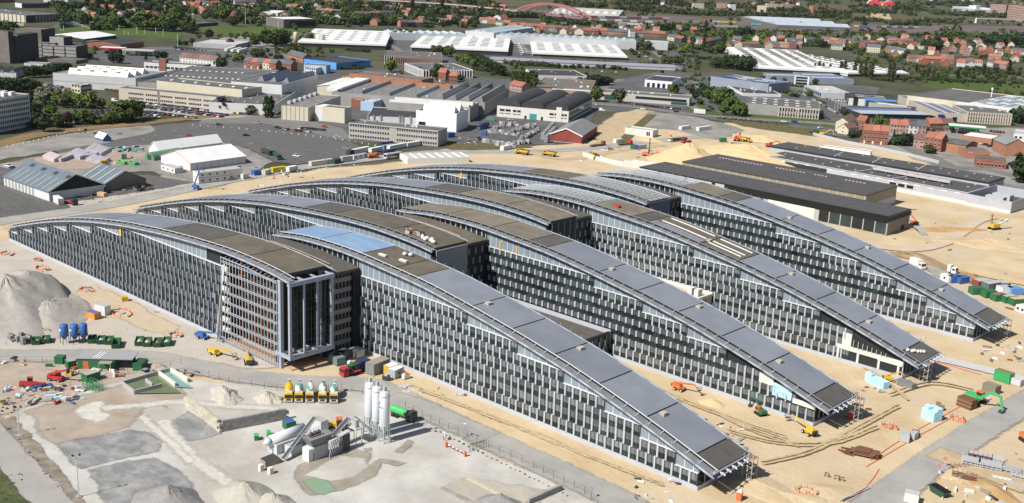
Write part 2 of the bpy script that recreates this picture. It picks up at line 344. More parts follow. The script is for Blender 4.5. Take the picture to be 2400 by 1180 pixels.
sheet('grey_bay',[(208,1103),(300,1082),(360,1074),(420,1105),(450,1135),(440,1180),(300,1250),(265,1190)],yardgrey,soft=2.4)
sheet('grey_bay',[(440,965),(520,1015),(440,1035),(400,1010),(410,985)],yardgrey,soft=2.4)
strip('wheel_tracks',[(230,960),(350,950),(420,945),(560,955),(660,960)],3,limed,soft=4)
strip('wheel_tracks',[(380,985),(400,1020),(430,1050),(470,1090),(560,1150)],3.5,limed,soft=4)
strip('wheel_tracks',[(330,975),(360,1005),(400,1040),(450,1090)],2,limed,soft=3)
sheet('wet_floor',[(690,1120),(700,1090),(760,1065),(820,1050),(870,1062),(855,1090),(840,1100),(890,1075),(955,1085),(930,1092),(895,1085),(880,1115),(800,1150),(730,1162)],wet,soft=1.6)
sheet('dry_island',[(712,1115),(760,1085),(800,1068),(855,1075),(862,1095),(830,1118),(780,1128)],yardm,soft=2)
sheet('settling_pond',[(710,1128),(738,1120),(765,1126),(790,1150),(760,1160),(735,1156)],pond,soft=0.8)
sheet('wet_floor',[(925,1058),(955,1030),(968,1035),(960,1050),(940,1062)],wet,soft=1.6)
sheet('wet_floor',[(850,1052),(870,1049),(868,1056),(856,1057)],wet,soft=1.6)
sheet('sand_bay',[(1040,1142),(1090,1120),(1290,1150),(1318,1142),(1240,1190),(1120,1190)],M('bay_sand',(0.34,0.31,0.26),(0.42,0.385,0.32),sc=0.2,bump=0.1,rough=0.95),soft=1.5)
strip('haul_road',[(-200,838),(0,836),(180,835),(330,838),(430,856),(540,878),(660,894),(770,900),(860,904),(930,930),(1030,978),(1170,1043),(1320,1112),(1460,1180),(1640,1290)],9.5,haul,wob=0.04)
strip('haul_road',[(905,934),(980,955),(1080,1000),(1150,1030)],9,haul)
strip('haul_road',[(-120,915),(0,1035),(60,1105),(125,1180),(200,1270)],9.5,paleroad)
sheet('weedy_margin',[(0,984),(30,975),(140,1100),(200,1190),(180,1180),(50,1045)],M('margin',(0.21,0.18,0.15),(0.30,0.25,0.2),sc=0.4,rough=0.95,c3=(0.07,0.08,0.04),sc3=0.25),soft=1.2)
sheet('grass_verge',[(-60,1050),(0,1100),(40,1145),(75,1190),(60,1230),(-200,1230)],M('verge_green',(0.045,0.065,0.02),(0.09,0.10,0.04),sc=0.4,bump=0.3,bsc=1.5,rough=0.95),soft=1.2)
strip('haul_road',[(2480,900),(2400,948),(2330,990),(2252,1040),(2170,1095),(2100,1150),(2020,1210),(1940,1280)],9,haul,wob=0.05)
strip('haul_road',[(2170,836),(2260,856),(2340,876),(2440,902)],5.5,M('pale_concrete',(0.46,0.455,0.45),(0.5,0.49,0.47),sc=0.2,rough=0.9))
strip('haul_road',[(2130,618),(2180,630),(2230,655),(2290,660)],7,haul)
strip('sand_track',[(2180,1060),(2290,1100),(2420,1150)],8,sand2,wob=0.1)
strip('sand_bank',[(2050,572),(2120,590),(2260,636),(2420,672)],4.5,M('sand_yellow',(0.56,0.45,0.26),(0.5,0.36,0.17),sc=0.3,bump=0.2,rough=0.95),wob=0.1)
strip('sand_bank',[(2060,590),(2160,612),(2290,655),(2420,690)],6,sandd,wob=0.15)
strip('sand_track',[(1990,560),(2090,585),(2180,582),(2240,555),(2290,520),(2330,510)],6,M('sand_pink',(0.48,0.38,0.28),(0.54,0.44,0.33),sc=0.3,rough=0.95),wob=0.1)
strip('damp_sand',[(2060,606),(2140,595),(2240,640),(2330,668)],3.5,M('damp_sand',(0.26,0.19,0.12),(0.32,0.24,0.15),sc=0.3,bump=0.3,rough=0.95),wob=0.3)
rutm=M('rut_sand',(0.44,0.335,0.20),(0.53,0.42,0.27),sc=0.4,bump=0.2,bsc=1.5,rough=0.95,spec=0.1)
for p in([(960,905),(1040,935),(1180,990),(1300,1040),(1440,1095),(1560,1140)],[(1500,890),(1600,940),(1720,985),(1850,1030)],[(1700,1010),(1820,1040),(1950,1040),(2060,1000)],[(1920,800),(1990,840),(2080,900),(2130,940)],[(1780,1090),(1900,1060),(2000,1010),(2110,950)],[(1660,960),(1760,1010),(1880,1050)],[(2080,930),(2180,900),(2290,920)]):
 for k in(-3,3):strip('wheel_tracks',[(x+k*.6,y+k*1.1)for x,y in p],.8,rutm,wob=.4,soft=.9)
_pm=MB()
def dash(p,q,wd=0.35,zz=0.5):
 a,b=G(*p),G(*q);d=(b-a).normalized();n=Vector((-d.y,d.x,0))*wd/2
 _pm.poly([(a.x-n.x,a.y-n.y,zz),(b.x-n.x,b.y-n.y,zz),(b.x+n.x,b.y+n.y,zz),(a.x+n.x,a.y+n.y,zz)],paint)
for k in range(46):
 x=rnd.uniform(330,830);y=rnd.uniform(302,372)
 if y>300+0.12*(x-330)-2 and y<346+0.02*(x-330):dash((x,y),(x+rnd.uniform(3,9),y+rnd.uniform(0.3,1.2)),0.3,SHEETZ[0]+0.004)
for a,b in(((1890,289),(1925,293)),((1810,291),(1850,294)),((1700,279),(1716,281)),((1740,281),(1756,283)),((1670,274),(1686,276)),((1480,253),(1496,255)),((1440,249),(1456,250))):
 dash(a,b,0.5,SHEETZ[0]+0.004)
tag(_pm.build('lane_markings'),kind='structure')
# ------------------------------------------------------------------ the eight wings of the headquarters
alu=M('aluminium',(0.62,0.64,0.67),(0.56,0.58,0.62),sc=0.3,rough=0.45,metal=0.0,rand=0.05)
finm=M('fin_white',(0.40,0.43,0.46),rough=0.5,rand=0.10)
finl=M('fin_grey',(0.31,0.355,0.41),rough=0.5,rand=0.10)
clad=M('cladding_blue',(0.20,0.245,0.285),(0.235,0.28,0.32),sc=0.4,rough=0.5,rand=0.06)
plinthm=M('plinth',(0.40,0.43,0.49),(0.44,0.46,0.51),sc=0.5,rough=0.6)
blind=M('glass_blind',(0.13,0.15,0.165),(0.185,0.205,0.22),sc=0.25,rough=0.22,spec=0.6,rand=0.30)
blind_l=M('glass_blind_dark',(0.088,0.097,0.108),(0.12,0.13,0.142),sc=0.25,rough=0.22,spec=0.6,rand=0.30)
darkg=M('glass_dark',(0.012,0.020,0.022),(0.032,0.048,0.05),sc=0.12,rough=0.08,spec=0.5,rand=0.5)
black=M('black_void',(0.006,0.006,0.008),rough=0.7)
core=M('core_dark',(0.02,0.023,0.027),rough=0.6)
frame=M('frame_dark',(0.035,0.04,0.045),rough=0.5)
steelb=M('steel_blue',(0.30,0.34,0.41),(0.35,0.39,0.46),sc=0.4,rough=0.45)
roofg=M('roof_grey',(0.200,0.218,0.255),(0.232,0.25,0.285),sc=0.08,rough=0.5,c3=(0.165,0.18,0.21),sc3=0.12,rand=0.10,spec=0.3)
ribs(roofg,(0,1,0),0.65,0.03,0.90)
roofb=M('roof_deck',(0.125,0.108,0.085),(0.165,0.145,0.115),sc=0.3,rough=0.9,c3=(0.10,0.088,0.07),sc3=0.1,rand=0.05,spec=0.1)
ribs(roofb,(0,1,0),1.1,0.05,0.62)
rooft=M('roof_tan',(0.175,0.155,0.12),(0.215,0.19,0.15),sc=0.25,rough=0.9,c3=(0.12,0.105,0.085),sc3=0.15,rand=0.05,spec=0.1)
roofd=M('roof_dark',(0.088,0.084,0.078),(0.115,0.108,0.098),sc=0.3,rough=0.85,rand=0.05,spec=0.2)
ribs(roofd,(0,1,0),0.8,0.03,0.85)
roofm=M('roof_membrane',(0.17,0.27,0.42),(0.24,0.35,0.50),sc=0.25,rough=0.6,rand=0.04,stretch=((0.3,2.5,1),0))
walk=M('walkway',(0.16,0.165,0.175),(0.21,0.215,0.22),sc=0.5,rough=0.8)
concr=M('concrete',(0.34,0.345,0.34),(0.40,0.40,0.385),sc=0.3,rough=0.85,bump=0.01)
concw=M('concrete_white',(0.58,0.57,0.53),(0.64,0.63,0.58),sc=0.3,rough=0.85)
wood=M('timber',(0.50,0.33,0.17),(0.58,0.40,0.22),sc=1,rough=0.8)
orange=M('orange_paint',(0.62,0.20,0.06),rough=0.6)
galv=M('galvanised',(0.42,0.44,0.46),(0.5,0.52,0.54),sc=1.5,rough=0.5)
gband=M('band_shaded',(.20,.20,.205),(.24,.24,.24),sc=.4,rough=.85)  # concrete end bands, colour darkened to carry the shade on that wall
RP=[(-163,27.3),(-149.4,28.9),(-134,29.4),(-122,29.1),(-110,28.3),(-99,27.5),(-92,26.8),(-84.7,25.8),(-76.8,24.6),(-66.3,22.9),(-58.7,21.6),(-51.5,20.2),(-45,18.9),(-39.7,17.8),(-32,15.9),(-25.3,14.2),(-16.6,11.8),(-10.1,9.9),(0,6.75),(6,4.85)]
LP=[(-306,4.4),(-299.5,6.3),(-287,9.75),(-274.5,13),(-266,15.1),(-252.8,18),(-234.4,21.4),(-213.5,24.4),(-202,25.6),(-186,27),(-175,27.7),(-165,28.2),(-153,28.55),(-144,28.5),(-132,28),(-123,27.2),(-117,26.4)]
def lerp_prof(P,x):
 if x<=P[0][0]:return P[0][1]
 for(a,za),(b,zb),i in zip(P,P[1:],range(99)):
  if x<=b:
   p0=P[i-1]if i else(2*a-b,2*za-zb);p3=P[i+2]if i+2<len(P)else(2*b-a,2*zb-za)
   t=(x-a)/(b-a);m1=(zb-p0[1])/(b-p0[0])*(b-a);m2=(p3[1]-za)/(p3[0]-a)*(b-a)
   return(2*t**3-3*t*t+1)*za+(t**3-2*t*t+t)*m1+(-2*t**3+3*t*t)*zb+(t**3-t*t)*m2
 return P[-1][1]
FL=[4.3+3.22*k for k in range(7)]
WINGS={}
for k in range(4):
 WINGS['R',k]=dict(y=(0,54.2,106.1,158.6)[k],dx=(0,0.4,1.6,2.6)[k],zs=(1,1,1.035,1.05)[k],x0=-163,x1=4.9,P=RP,st=[-0.1,-6.5,-17.1,-28.2,-41.7,-57.8,-76.5])
 WINGS['L',k]=dict(y=(-26,27.5,80.5,133.5)[k],dx=(0,0.6,2.2,5.0)[k],zs=(1,1,1.035,1.05)[k],x0=-304,x1=-119.5,P=LP,st=[-303.5,-296,-283,-269.6,-254.6,-236.3,-216.2])
def zroof(wg,x):
 return lerp_prof(wg['P'],x-wg['dx'])*wg['zs']
def hidden(p,margin=3.0):
 """does a wing nearer to the camera hide this point of a facade?"""
 d=p-CAMP
 for wg in WINGS.values():
  if wg['y']>p.y-6:continue
  for yy in(wg['y'],wg['y']+5,wg['y']+10,wg['y']+15):
   t=(yy-CAMP.y)/d.y;q=CAMP+d*t
   if wg['x0']+wg['dx']<q.x<wg['x1']+wg['dx']and q.z<zroof(wg,q.x)-margin:return True
 return False
BAY=2.5
def win_mesh(w,h,up,m_up,m_lo,tr=None):
 b=MB();lo=h*up
 b.poly([(0.05,0.16,lo),(w-0.05,0.16,lo),(w-0.05,0.16,h-0.1),(0.05,0.16,h-0.1)],m_up)
 b.poly([(0.05,0.20,0.12),(w-0.05,0.20,0.12),(w-0.05,0.20,lo),(0.05,0.20,lo)],m_lo)
 b.box(0,w,0.06,0.24,0,0.12,frame);b.box(0,w,0.06,0.24,h-0.1,h,frame)
 b.box(w*0.56,w*0.56+0.09,0.08,0.2,0.12,h-0.1,frame)
 if tr:b.box(0.05,w*0.56,0.1,0.2,h*tr,h*tr+0.07,frame)
 return b.mesh('window')
def fin_mesh(w,h,m):
 b=MB();b.box(0,w,-0.22,0.2,0,h,m);b.box(w*0.42,w*0.58,-0.25,-0.22,0.05,h-0.05,alu);return b.mesh('fin')
def roof_slab(wg,xa,xb,ya,yb,m,dz,th,step=3.0,edge=None):
 b=MB();n=max(1,int(math.ceil((xb-xa)/step)));e=edge or m
 xs=[xa+(xb-xa)*i/n for i in range(n+1)];zz=[zroof(wg,x)+dz for x in xs]
 for i in range(n):
  x,X,z,Z=xs[i],xs[i+1],zz[i],zz[i+1]
  b.poly([(x,ya,z),(X,ya,Z),(X,yb,Z),(x,yb,z)],m)
  b.poly([(x,ya,z-th),(X,ya,Z-th),(X,ya,Z),(x,ya,z)],e)
  b.poly([(X,yb,Z-th),(x,yb,z-th),(x,yb,z),(X,yb,Z)],e)
  b.poly([(x,yb,z-th),(X,yb,Z-th),(X,ya,Z-th),(x,ya,z-th)],e)
 b.poly([(xa,yb,zz[0]-th),(xa,ya,zz[0]-th),(xa,ya,zz[0]),(xa,yb,zz[0])],e)
 b.poly([(xb,ya,zz[-1]-th),(xb,yb,zz[-1]-th),(xb,yb,zz[-1]),(xb,ya,zz[-1])],e)
 return b
def run_tube(wg,xa,xb,y,dz,r,m,n=6,step=5.0):
 b=MB();k=max(1,int((xb-xa)/step));xs=[xa+(xb-xa)*i/k for i in range(k+1)]
 for x,X in zip(xs,xs[1:]):b.tube((x,y,zroof(wg,x)+dz),(X,y,zroof(wg,X)+dz),r,m,n)
 return b
WL={'R0':'glazed front wing running down to the portable toilet','R1':'second right wing, its tip beside the yellow boom lift','R2':'third right wing, its low end still open concrete','R3':'farthest right wing ending beside the green containers','L0':'front left wing ending in a bare steel portal','L1':'second left wing, bags and pallets on its deck roof','L2':'third left wing with tan roof and dark glazed end','L3':'farthest left wing, roof trusses still uncovered'}
def segs(spec):
 return list(zip(spec,spec[1:]))
ROOFS={'R0':[(-163,roofm),(-143,roofm),(-122.4,roofb),(-107.5,roofb),(-98.7,roofg),(-76,roofg),(-61,roofg),(-46.1,roofg),(-31.2,roofg),(-16.4,roofg),(-1.7,roofd),(4.4,None)],'R1':[(-165,rooft),(-143,rooft),(-121,rooft),(-104.6,roofd),(-96.9,roofg),(-75.2,roofg),(-60.4,roofg),(-45.6,roofg),(-30.7,roofg),(-16,roofg),(-1.3,roofd),(4.6,None)],'R2':[(-162,None),(-120,rooft),(-102,roofd),(-95.5,roofb),(-73.2,roofb),(-58,roofg),(-44,roofg),(-29.2,roofg),(-14.5,roofg),(0.2,roofd),(6.3,None)],'R3':[(-160,None),(-117.5,rooft),(-100.8,roofd),(-93.2,roofg),(-72.6,roofg),(-57.6,roofg),(-43,roofg),(-28.2,roofg),(-13.5,roofg),(1.2,roofd),(7.3,None)],'L0':[(-303,roofg),(-288,roofg),(-273,roofg),(-258,roofg),(-243,roofg),(-228,roofg),(-213.5,roofg),(-191,roofd),(-165.5,roofb),(-142.5,roofb),(-123.5,None),(-119.8,None)],'L1':[(-302,roofg),(-287,roofg),(-272,roofg),(-257,roofg),(-242,roofg),(-227,roofg),(-212.5,roofg),(-188,roofd),(-171,roofb),(-141,roofb),(-119.2,None)],'L2':[(-300,roofg),(-285,roofg),(-270,roofg),(-255,roofg),(-240,roofg),(-225,roofg),(-210.5,roofg),(-183,roofd),(-165,rooft),(-140,rooft),(-117.5,None)],'L3':[(-298,roofg),(-283,roofg),(-268,roofg),(-253,roofg),(-238,roofg),(-223,roofg),(-208.5,roofg),(-181,roofb),(-156,None),(-114.6,None)]}
BANDED={'R1','R3'}
WM={}
for h_,nm in((3.22,0),(3.22*1.035,2),(3.22*1.05,3)):
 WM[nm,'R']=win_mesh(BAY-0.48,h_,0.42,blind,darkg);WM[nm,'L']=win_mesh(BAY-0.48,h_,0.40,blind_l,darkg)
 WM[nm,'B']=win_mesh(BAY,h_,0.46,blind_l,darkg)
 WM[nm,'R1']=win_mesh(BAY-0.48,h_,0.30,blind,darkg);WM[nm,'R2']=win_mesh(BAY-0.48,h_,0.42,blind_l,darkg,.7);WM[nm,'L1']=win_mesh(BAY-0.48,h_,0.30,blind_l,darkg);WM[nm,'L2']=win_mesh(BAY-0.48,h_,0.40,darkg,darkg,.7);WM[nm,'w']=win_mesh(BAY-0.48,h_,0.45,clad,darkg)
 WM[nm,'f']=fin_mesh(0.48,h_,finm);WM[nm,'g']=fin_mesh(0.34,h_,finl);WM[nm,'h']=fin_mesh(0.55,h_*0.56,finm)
orng_panel=MB();orng_panel.box(0,0.9,-0.1,0.1,0,3.4,M('yellow_panel',(0.75,0.45,0.08),rough=0.6));orng_panel=orng_panel.mesh('panel')
def make_wing(side,k):
 wg=WINGS[side,k];key=side+str(k);dx=wg['dx'];zs=wg['zs'];y0=wg['y'];x0=wg['x0']+dx;x1=wg['x1']+dx
 kz=0 if k<2 else k
 T=thing('office_wing',WL[key],'building',(0,0,0),0,'wings of the headquarters')
 fx0,fx1=(-123.2+dx,dx)if side=='R' else(-303.5+dx,-154+dx if k==0 else-121+dx)
 b=MB();ca,cb=(x0+0.5,dx-0.4)if side=='R' else(x0+1,(-155.5 if k==0 else-119.6)+dx)
 n=40;xs=[ca+(cb-ca)*i/n for i in range(n+1)]
 for a,c in zip(xs,xs[1:]):
  za,zc=zroof(wg,a)-0.25,zroof(wg,c)-0.25
  b.hexa([(a,y0+0.27,0),(c,y0+0.27,0),(c,y0+14,0),(a,y0+14,0),(a,y0+0.27,za),(c,y0+0.27,zc),(c,y0+14,zc),(a,y0+14,za)],core)
 b.build('core',T)
 b=MB();b.box(fx0 if side=='L' else-123+dx,fx1+(0.1 if side=='R' else 0),y0-0.15,y0+0.3,0,1.05*zs,plinthm)
 if side=='R':b.box(dx-0.35,dx+0.15,y0+0.3,y0+14.2,0,1.05*zs,plinthm)
 b.build('plinth',T)
 st=[s+dx for s in wg['st']]
 for f in range(7):
  zb=(1.08 if f==0 else FL[f-1])*zs;off=0.0 if f%2==0 else 0.5
  xa,xb=(fx0,st[f])if side=='R' else(st[f],fx1)
  hz=FL[f]*zs-zb
  x=xb if side=='R' else xa
  nb=int((xb-xa)/BAY)
  for i in range(nb):
   wx=xb-(i+1)*BAY+(-off if f else 0)if side=='R' else xa+i*BAY+(off if f else 0)
   if wx<xa-0.4 or wx+BAY>xb+0.5:continue
   if key=='R2' and f<2 and wx>-20+dx:continue
   if key=='R1' and f in(1,2)and wx>-13.5+dx:continue
   if hidden(Vector((wx+1.2,y0,zb+1.6))):continue
   bd=key in BANDED and f>1
   if bd and f<6 and wx>st[f+1]+2:bd=False
   q=rnd.random();vk=side if q<.62 else side+'1' if q<.82 else side+'2' if q<.985 else 'w'
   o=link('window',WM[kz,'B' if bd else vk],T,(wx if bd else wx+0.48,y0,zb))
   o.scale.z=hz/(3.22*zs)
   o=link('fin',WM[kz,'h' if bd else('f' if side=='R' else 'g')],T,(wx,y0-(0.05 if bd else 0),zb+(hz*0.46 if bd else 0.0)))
   if not bd:o.scale.z=hz/(3.22*zs)
  b=MB();nxt=(st[f+1]if f<6 else None)
  if nxt is None:a,c=xa,xb
  elif side=='R':a,c=nxt,xb
  else:a,c=xa,nxt
  if not(key in('R1','R2')and f<3):
   b.box(a,c,y0-0.28,y0+0.25,FL[f]*zs-0.12,FL[f]*zs+0.14,alu)
   e=xb if side=='R' else xa
   b.box(e-0.25,e+0.05,y0-0.2,y0+0.4,zb,FL[f]*zs,frame)
   b.build('string_course',T)
  j=0;x=a
  if key=='L0' and f==6:c=-163
  while x<c-0.4:
   X=min(x+BAY,c);zl=FL[f]*zs+0.14;za,zc=zroof(wg,x)-0.3,zroof(wg,X)-0.3
   mid=Vector(((x+X)/2,y0,(max(za,zl)+zl)/2))
   if max(za,zc)>zl+0.15 and not hidden(mid,2.0)and not(side=='R' and X<-122+dx)and not(key in('R1','R2')and f<3):
    za,zc=max(za,zl+0.01),max(zc,zl+0.01)
    p=MB();p.hexa([(x+0.1,y0+0.02,zl),(X-0.1,y0+0.02,zl),(X-0.1,y0+0.26,zl),(x+0.1,y0+0.26,zl),(x+0.1,y0+0.02,za),(X-0.1,y0+0.02,zc),(X-0.1,y0+0.26,zc),(x+0.1,y0+0.26,za)],clad)
    p.hexa([(x-0.1,y0-0.05,zl),(x+0.1,y0-0.05,zl),(x+0.1,y0+0.25,zl),(x-0.1,y0+0.25,zl),(x-0.1,y0-0.05,za),(x+0.1,y0-0.05,za),(x+0.1,y0+0.25,za),(x-0.1,y0+0.25,za)],alu)
    p.build('cladding_panel',T)
   x=X
 y1=y0+1.1;y2=y0+14.4
 for(a,m),(c,_)in segs(ROOFS[key]):
  if m is None:continue
  o=roof_slab(wg,a+0.2,c-0.2,y1,y2,m,1.0,0.5,edge=frame).build('roof_panel',T)
 lo,hi=ROOFS[key][0][0],ROOFS[key][-1][0]
 if key in('R2','R3','L3'):lo_s=(-120 if key=='R2' else-117.5)if side=='R' else lo;hi_s=hi if side=='R' else-156
 else:lo_s,hi_s=lo,hi if key!='L0' else-123.5
 roof_slab(wg,lo_s,hi_s,y1+0.15,y2-0.15,frame,0.75,0.7,step=5).build('roof_deck',T)
 ea,ec=ROOFS[key][0][0],ROOFS[key][-1][0]
 if key=='L0':ec=-119.8
 run_tube(wg,ea-1,ec+0.5,y0-1.4,0.1,0.27,steelb,8).build('gutter',T,smooth=True)
 roof_slab(wg,ea,ec,y0-1.1,y1-0.35,walk,0.45,0.3).build('walkway',T)
 run_tube(wg,ea,ec,y1-0.3,1.1,0.14,galv if k==0 else walk,5).build('edge_rail',T)
 b=run_tube(wg,ea,ec,y2+0.35,0.9,0.2,steelb,6)
 s_=run_tube(wg,ea,ec,y2+1.0,0.6,0.15,steelb,5);o_=len(b.v);b.v+=s_.v;b.f+=[tuple(i+o_ for i in f)for f in s_.f];b.mi+=s_.mi
 b.build('far_gutter',T,smooth=True)
 b=MB();x=ea+2
 while x<ec:
  z=zroof(wg,x);b.bar((x,y0-1.4,z+0.1),(x,y1-0.4,z+0.9),0.12,0.12,alu);b.bar((x,y0-1.2,z+0.4),(x,y0-1.2,z+1.5),0.07,0.07,galv);b.bar((x,y2+0.3,z+0.8),(x,y2+0.3,z+1.9),0.07,0.07,galv);x+=3.75
 o=b.build('brackets',T)
 if side=='R':
  for j,x in enumerate((-74.8,-44.9,-15.2)):
   b=MB();z=zroof(wg,x+dx)+1.05;b.box(x+dx-0.6,x+dx+0.9,y0+(5.2 if j!=1 else 9),y0+(6.9 if j!=1 else 10.7),z-0.4,z+0.5,M('hatch',(0.42,0.37,0.31),rough=0.8)if 'hatch' not in MATS else MATS['hatch'])
   b.build('roof_hatch',T)
 if side=='R':
  b=MB();z=zroof(wg,dx)-0.2
  for j in range(5):
   ya=y0+0.4+j*2.7
   b.box(dx-0.3,dx-0.2,ya,ya+2.6,1.1,z,darkg);b.box(dx-0.35,dx-0.1,ya-0.12,ya+0.02,1.05,z,alu)
  b.build('end_glazing',T)
  b=MB();xe=ROOFS[key][-1][0]
  for j in range(6):
   ya=y0+1.5+j*2.5;z=zroof(wg,xe)+0.7
   b.bar((xe-0.2,ya,z),(xe+1.7,ya,z-0.5),0.3,0.25,alu);b.bar((xe+0.9,ya-0.5,z-0.25),(xe+0.9,ya+0.5,z-0.25),0.25,0.2,alu)
  b.bar((xe+0.15,y0-0.8,z+0.1),(xe+0.15,y2+1,z+0.1),0.3,0.3,steelb)
  b.bar((xe+1.2,y0-0.8,z-0.4),(xe+1.2,y2+1,z-0.4),0.18,0.18,steelb)
  b.build('canopy_frame',T)
  wl=WINGS['L',k];x=x0+3
  while x<-122.5+dx:
   X=x+BAY;zl=zroof(wl,min(x,-119+wl['dx']))-0.95;zt=zroof(wg,x)-0.3
   if zt-zl>0.3:
    b=MB();b.box(x+0.45,X,y0,y0+0.1,zl-0.6,zt,darkg);b.build('clerestory_pane',T)
    b=MB();b.box(x,x+0.45,y0-0.25,y0+0.2,zl-0.6,zt,finm);b.box(x-0.1,x+0.5,y0-0.3,y0-0.22,(zl+zt)/2-0.12,(zl+zt)/2+0.12,alu);b.build('clerestory_post',T)
   x=X
 else:
  wr=WINGS['R',k];yr=wr['y'];xa=-160+dx;xe=-121.8+dx
  roof_slab(wg,xa,xe,y2+1.6,yr-0.35,roofd if k!=1 else roofb,-1.0,0.8,edge=roofb).build('strip_roof',T)
  run_tube(wg,xa+4,xe-5,y2+4,-0.3,0.09,wood,4).build('guard_rail',T)
  b=MB();zt=zroof(wg,xe)-1.8;b.box(xe-2,xe-0.9,y2+1.6,yr-0.35,0,zt,core);b.build('strip_end',T)
  if k==0:
   for f in range(8):
    zf=0.2+f*3.22
    b=MB();b.box(xe-1,xe-0.3,y2+1.2,yr-3.2,zf,zf+1.3,gband);b.build('slab_edge',T)
    for j in range(6):
     b=MB();ya=y2+1.3+j*1.32;b.box(xe-0.95,xe-0.6,ya,ya+1.05,zf+1.5,zf+3.2,black);b.box(xe-0.9,xe-0.5,ya+1.06,ya+1.3,zf+1.3,zf+3.22,gband);b.build('opening',T)
   b=MB();b.box(xe-1.2,xe+0.4,yr-3.1,yr-0.4,0,zt+0.2,black);b.build('dark_jamb',T)
  else:
   for f in range(3,8):
    for j in range(3):
     b=MB();ya=y2+2.6+j*3.0+(f%2)*0.9;zf=zt-1.2-(7-f)*3.4;b.box(xe-0.9,xe-0.7,ya,ya+0.8,zf-2.2,zf,clad);b.build('end_window',T)
  if k>0:
   xe2=-119.4+dx;zt=zroof(wg,xe2)
   if k==1:
    for f in range(4):
     b=MB();b.box(xe2-0.3,xe2+0.05,y0+0.6,y0+14.3,f*6.8,min(f*6.8+6.7,zt+0.2),concr);b.build('wall_panel',T)
   else:
    b=MB();b.box(xe2-0.3,xe2,y0+0.6,y0+14.3,0,zt+0.2,core if k==2 else M('end_panel_blue',(0.10,0.12,0.17),rough=0.4));b.build('end_wall',T)
    if k==2:
     for j in range(9):
      b=MB();b.box(xe2,xe2+0.1,y0+0.9+j*1.6,y0+1.05+j*1.6,8,zt,frame if j%2 else steelb);b.build('end_mullion',T)
 return T
WT={}
for k in range(4):
 WT['L',k]=make_wing('L',k);WT['R',k]=make_wing('R',k)
_o=link('wall_patch',orng_panel,WT['L',0],(-215.6,-26.2,20.4));_o=link('wall_patch',orng_panel,WT['L',3],(-215,133.2,20.9))
for x in(-116,-108.5):link('timber_prop',orng_panel,WT['R',1],(x,53.9,23.9),0,(0.5,1,0.75))
def purlins(side,k,xa,xb):
 wg=WINGS[side,k];y0=wg['y'];T=WT[side,k];x=xa;j=0
 while x<xb-1:
  b=MB();z=zroof(wg,x)+0.75;b.bar((x,y0+0.6,z),(x,y0+14.4,z),0.18,0.3,galv);b.build('rafter',T);x+=2.1
 for j in range(9):
  b=run_tube(wg,xa,xb,y0+1.2+j*1.6,0.95,0.11,galv,4);b.build('purlin',T)
 b=MB();x=xa
 while x<xb-2.5:
  for j in range(4):
   ya=y0+1+j*3.3;b.bar((x,ya,zroof(wg,x)+0.3),(x+2.1,ya+3.3,zroof(wg,x+2.1)+0.3),0.1,0.1,galv)
  x+=4.2
 b.build('bracing',T)
 roof_slab(wg,xa,xb,y0+0.8,y0+14,core,-0.9,0.3,step=5).build('underlay',T)
purlins('R',2,-161.5,-120);purlins('R',3,-159.5,-117.5);purlins('L',3,-156,-114.6)
T=WT['R',2];wg=WINGS['R',2]
for xa,xb,ys in((-93,-74.5,(6.2,11.6)),(-72,-59.2,(4.0,6.6,11.2))):
 for yy in ys:roof_slab(wg,xa,xb,wg['y']+yy,wg['y']+yy+0.55,M('white_strip',(0.75,0.75,0.73),rough=0.6)if 'white_strip' not in MATS else MATS['white_strip'],1.3,0.2).build('white_batten',T)
roof_slab(wg,-95,-74,wg['y']+1.3,wg['y']+5,roofg,1.06,0.06).build('roof_sheet',T)
wg=WINGS['R',2];y0=wg['y']
b=MB();b.box(-20,1.4,y0-0.1,y0+0.3,4.2,5.6,concw);b.build('floor_edge',T)
for x in(-19.8,-13.2,-6.4,-0.2):
 b=MB();b.box(x,x+0.7,y0-0.05,y0+0.5,0.6,4.3,concw);b.build('column',T)
b=MB();b.box(-18.5,-15.5,y0-0.05,y0+0.25,5.6,9.6,concw);b.build('wall_slab',T)
b=MB();b.box(-6.5,1.2,y0-0.12,y0+0.26,3.9,5.0,concw);b.build('wall_slab',T)
for i in range(8):
 b=MB();b.bar((-14.5+i*1.5,y0-0.4,5.6),(-14.5+i*1.5,y0-0.4,8.2-i*0.22),0.15,0.15,galv);b.build('rail_post',T)
T=WT['R',1];y0=WINGS['R',1]['y']
b=MB();b.box(-17,-12.6,y0+0.02,y0+0.26,7.5,10.4,concw);b.build('wall_slab',T)
b=MB();b.box(-6.3,0.2,y0-0.1,y0+0.26,4.7,6.0,concw);b.build('wall_slab',T)
foamb=M('foam_blue',(0.36,0.66,0.86),(0.5,0.75,0.9),sc=1.2,rough=0.7)
b=MB();b.box(-12.6,-6.8,y0+0.05,y0+0.26,5.0,8.6,foamb);b.build('foam_insulation',T)
for i,(xa,xb,za,zb)in enumerate(((-13.4,-10.9,4.4,7.5),(-10.7,-8.2,4.4,6.3),(-8,-5.4,4.4,7.4))):
 link('window',WM[0,'R'],T,(xa,y0-0.05,za),0,(1.25,1,(zb-za)/3.22));link('fin',WM[0,'h'],T,(xa-0.5,y0-0.05,za),0,(0.8,1,1))
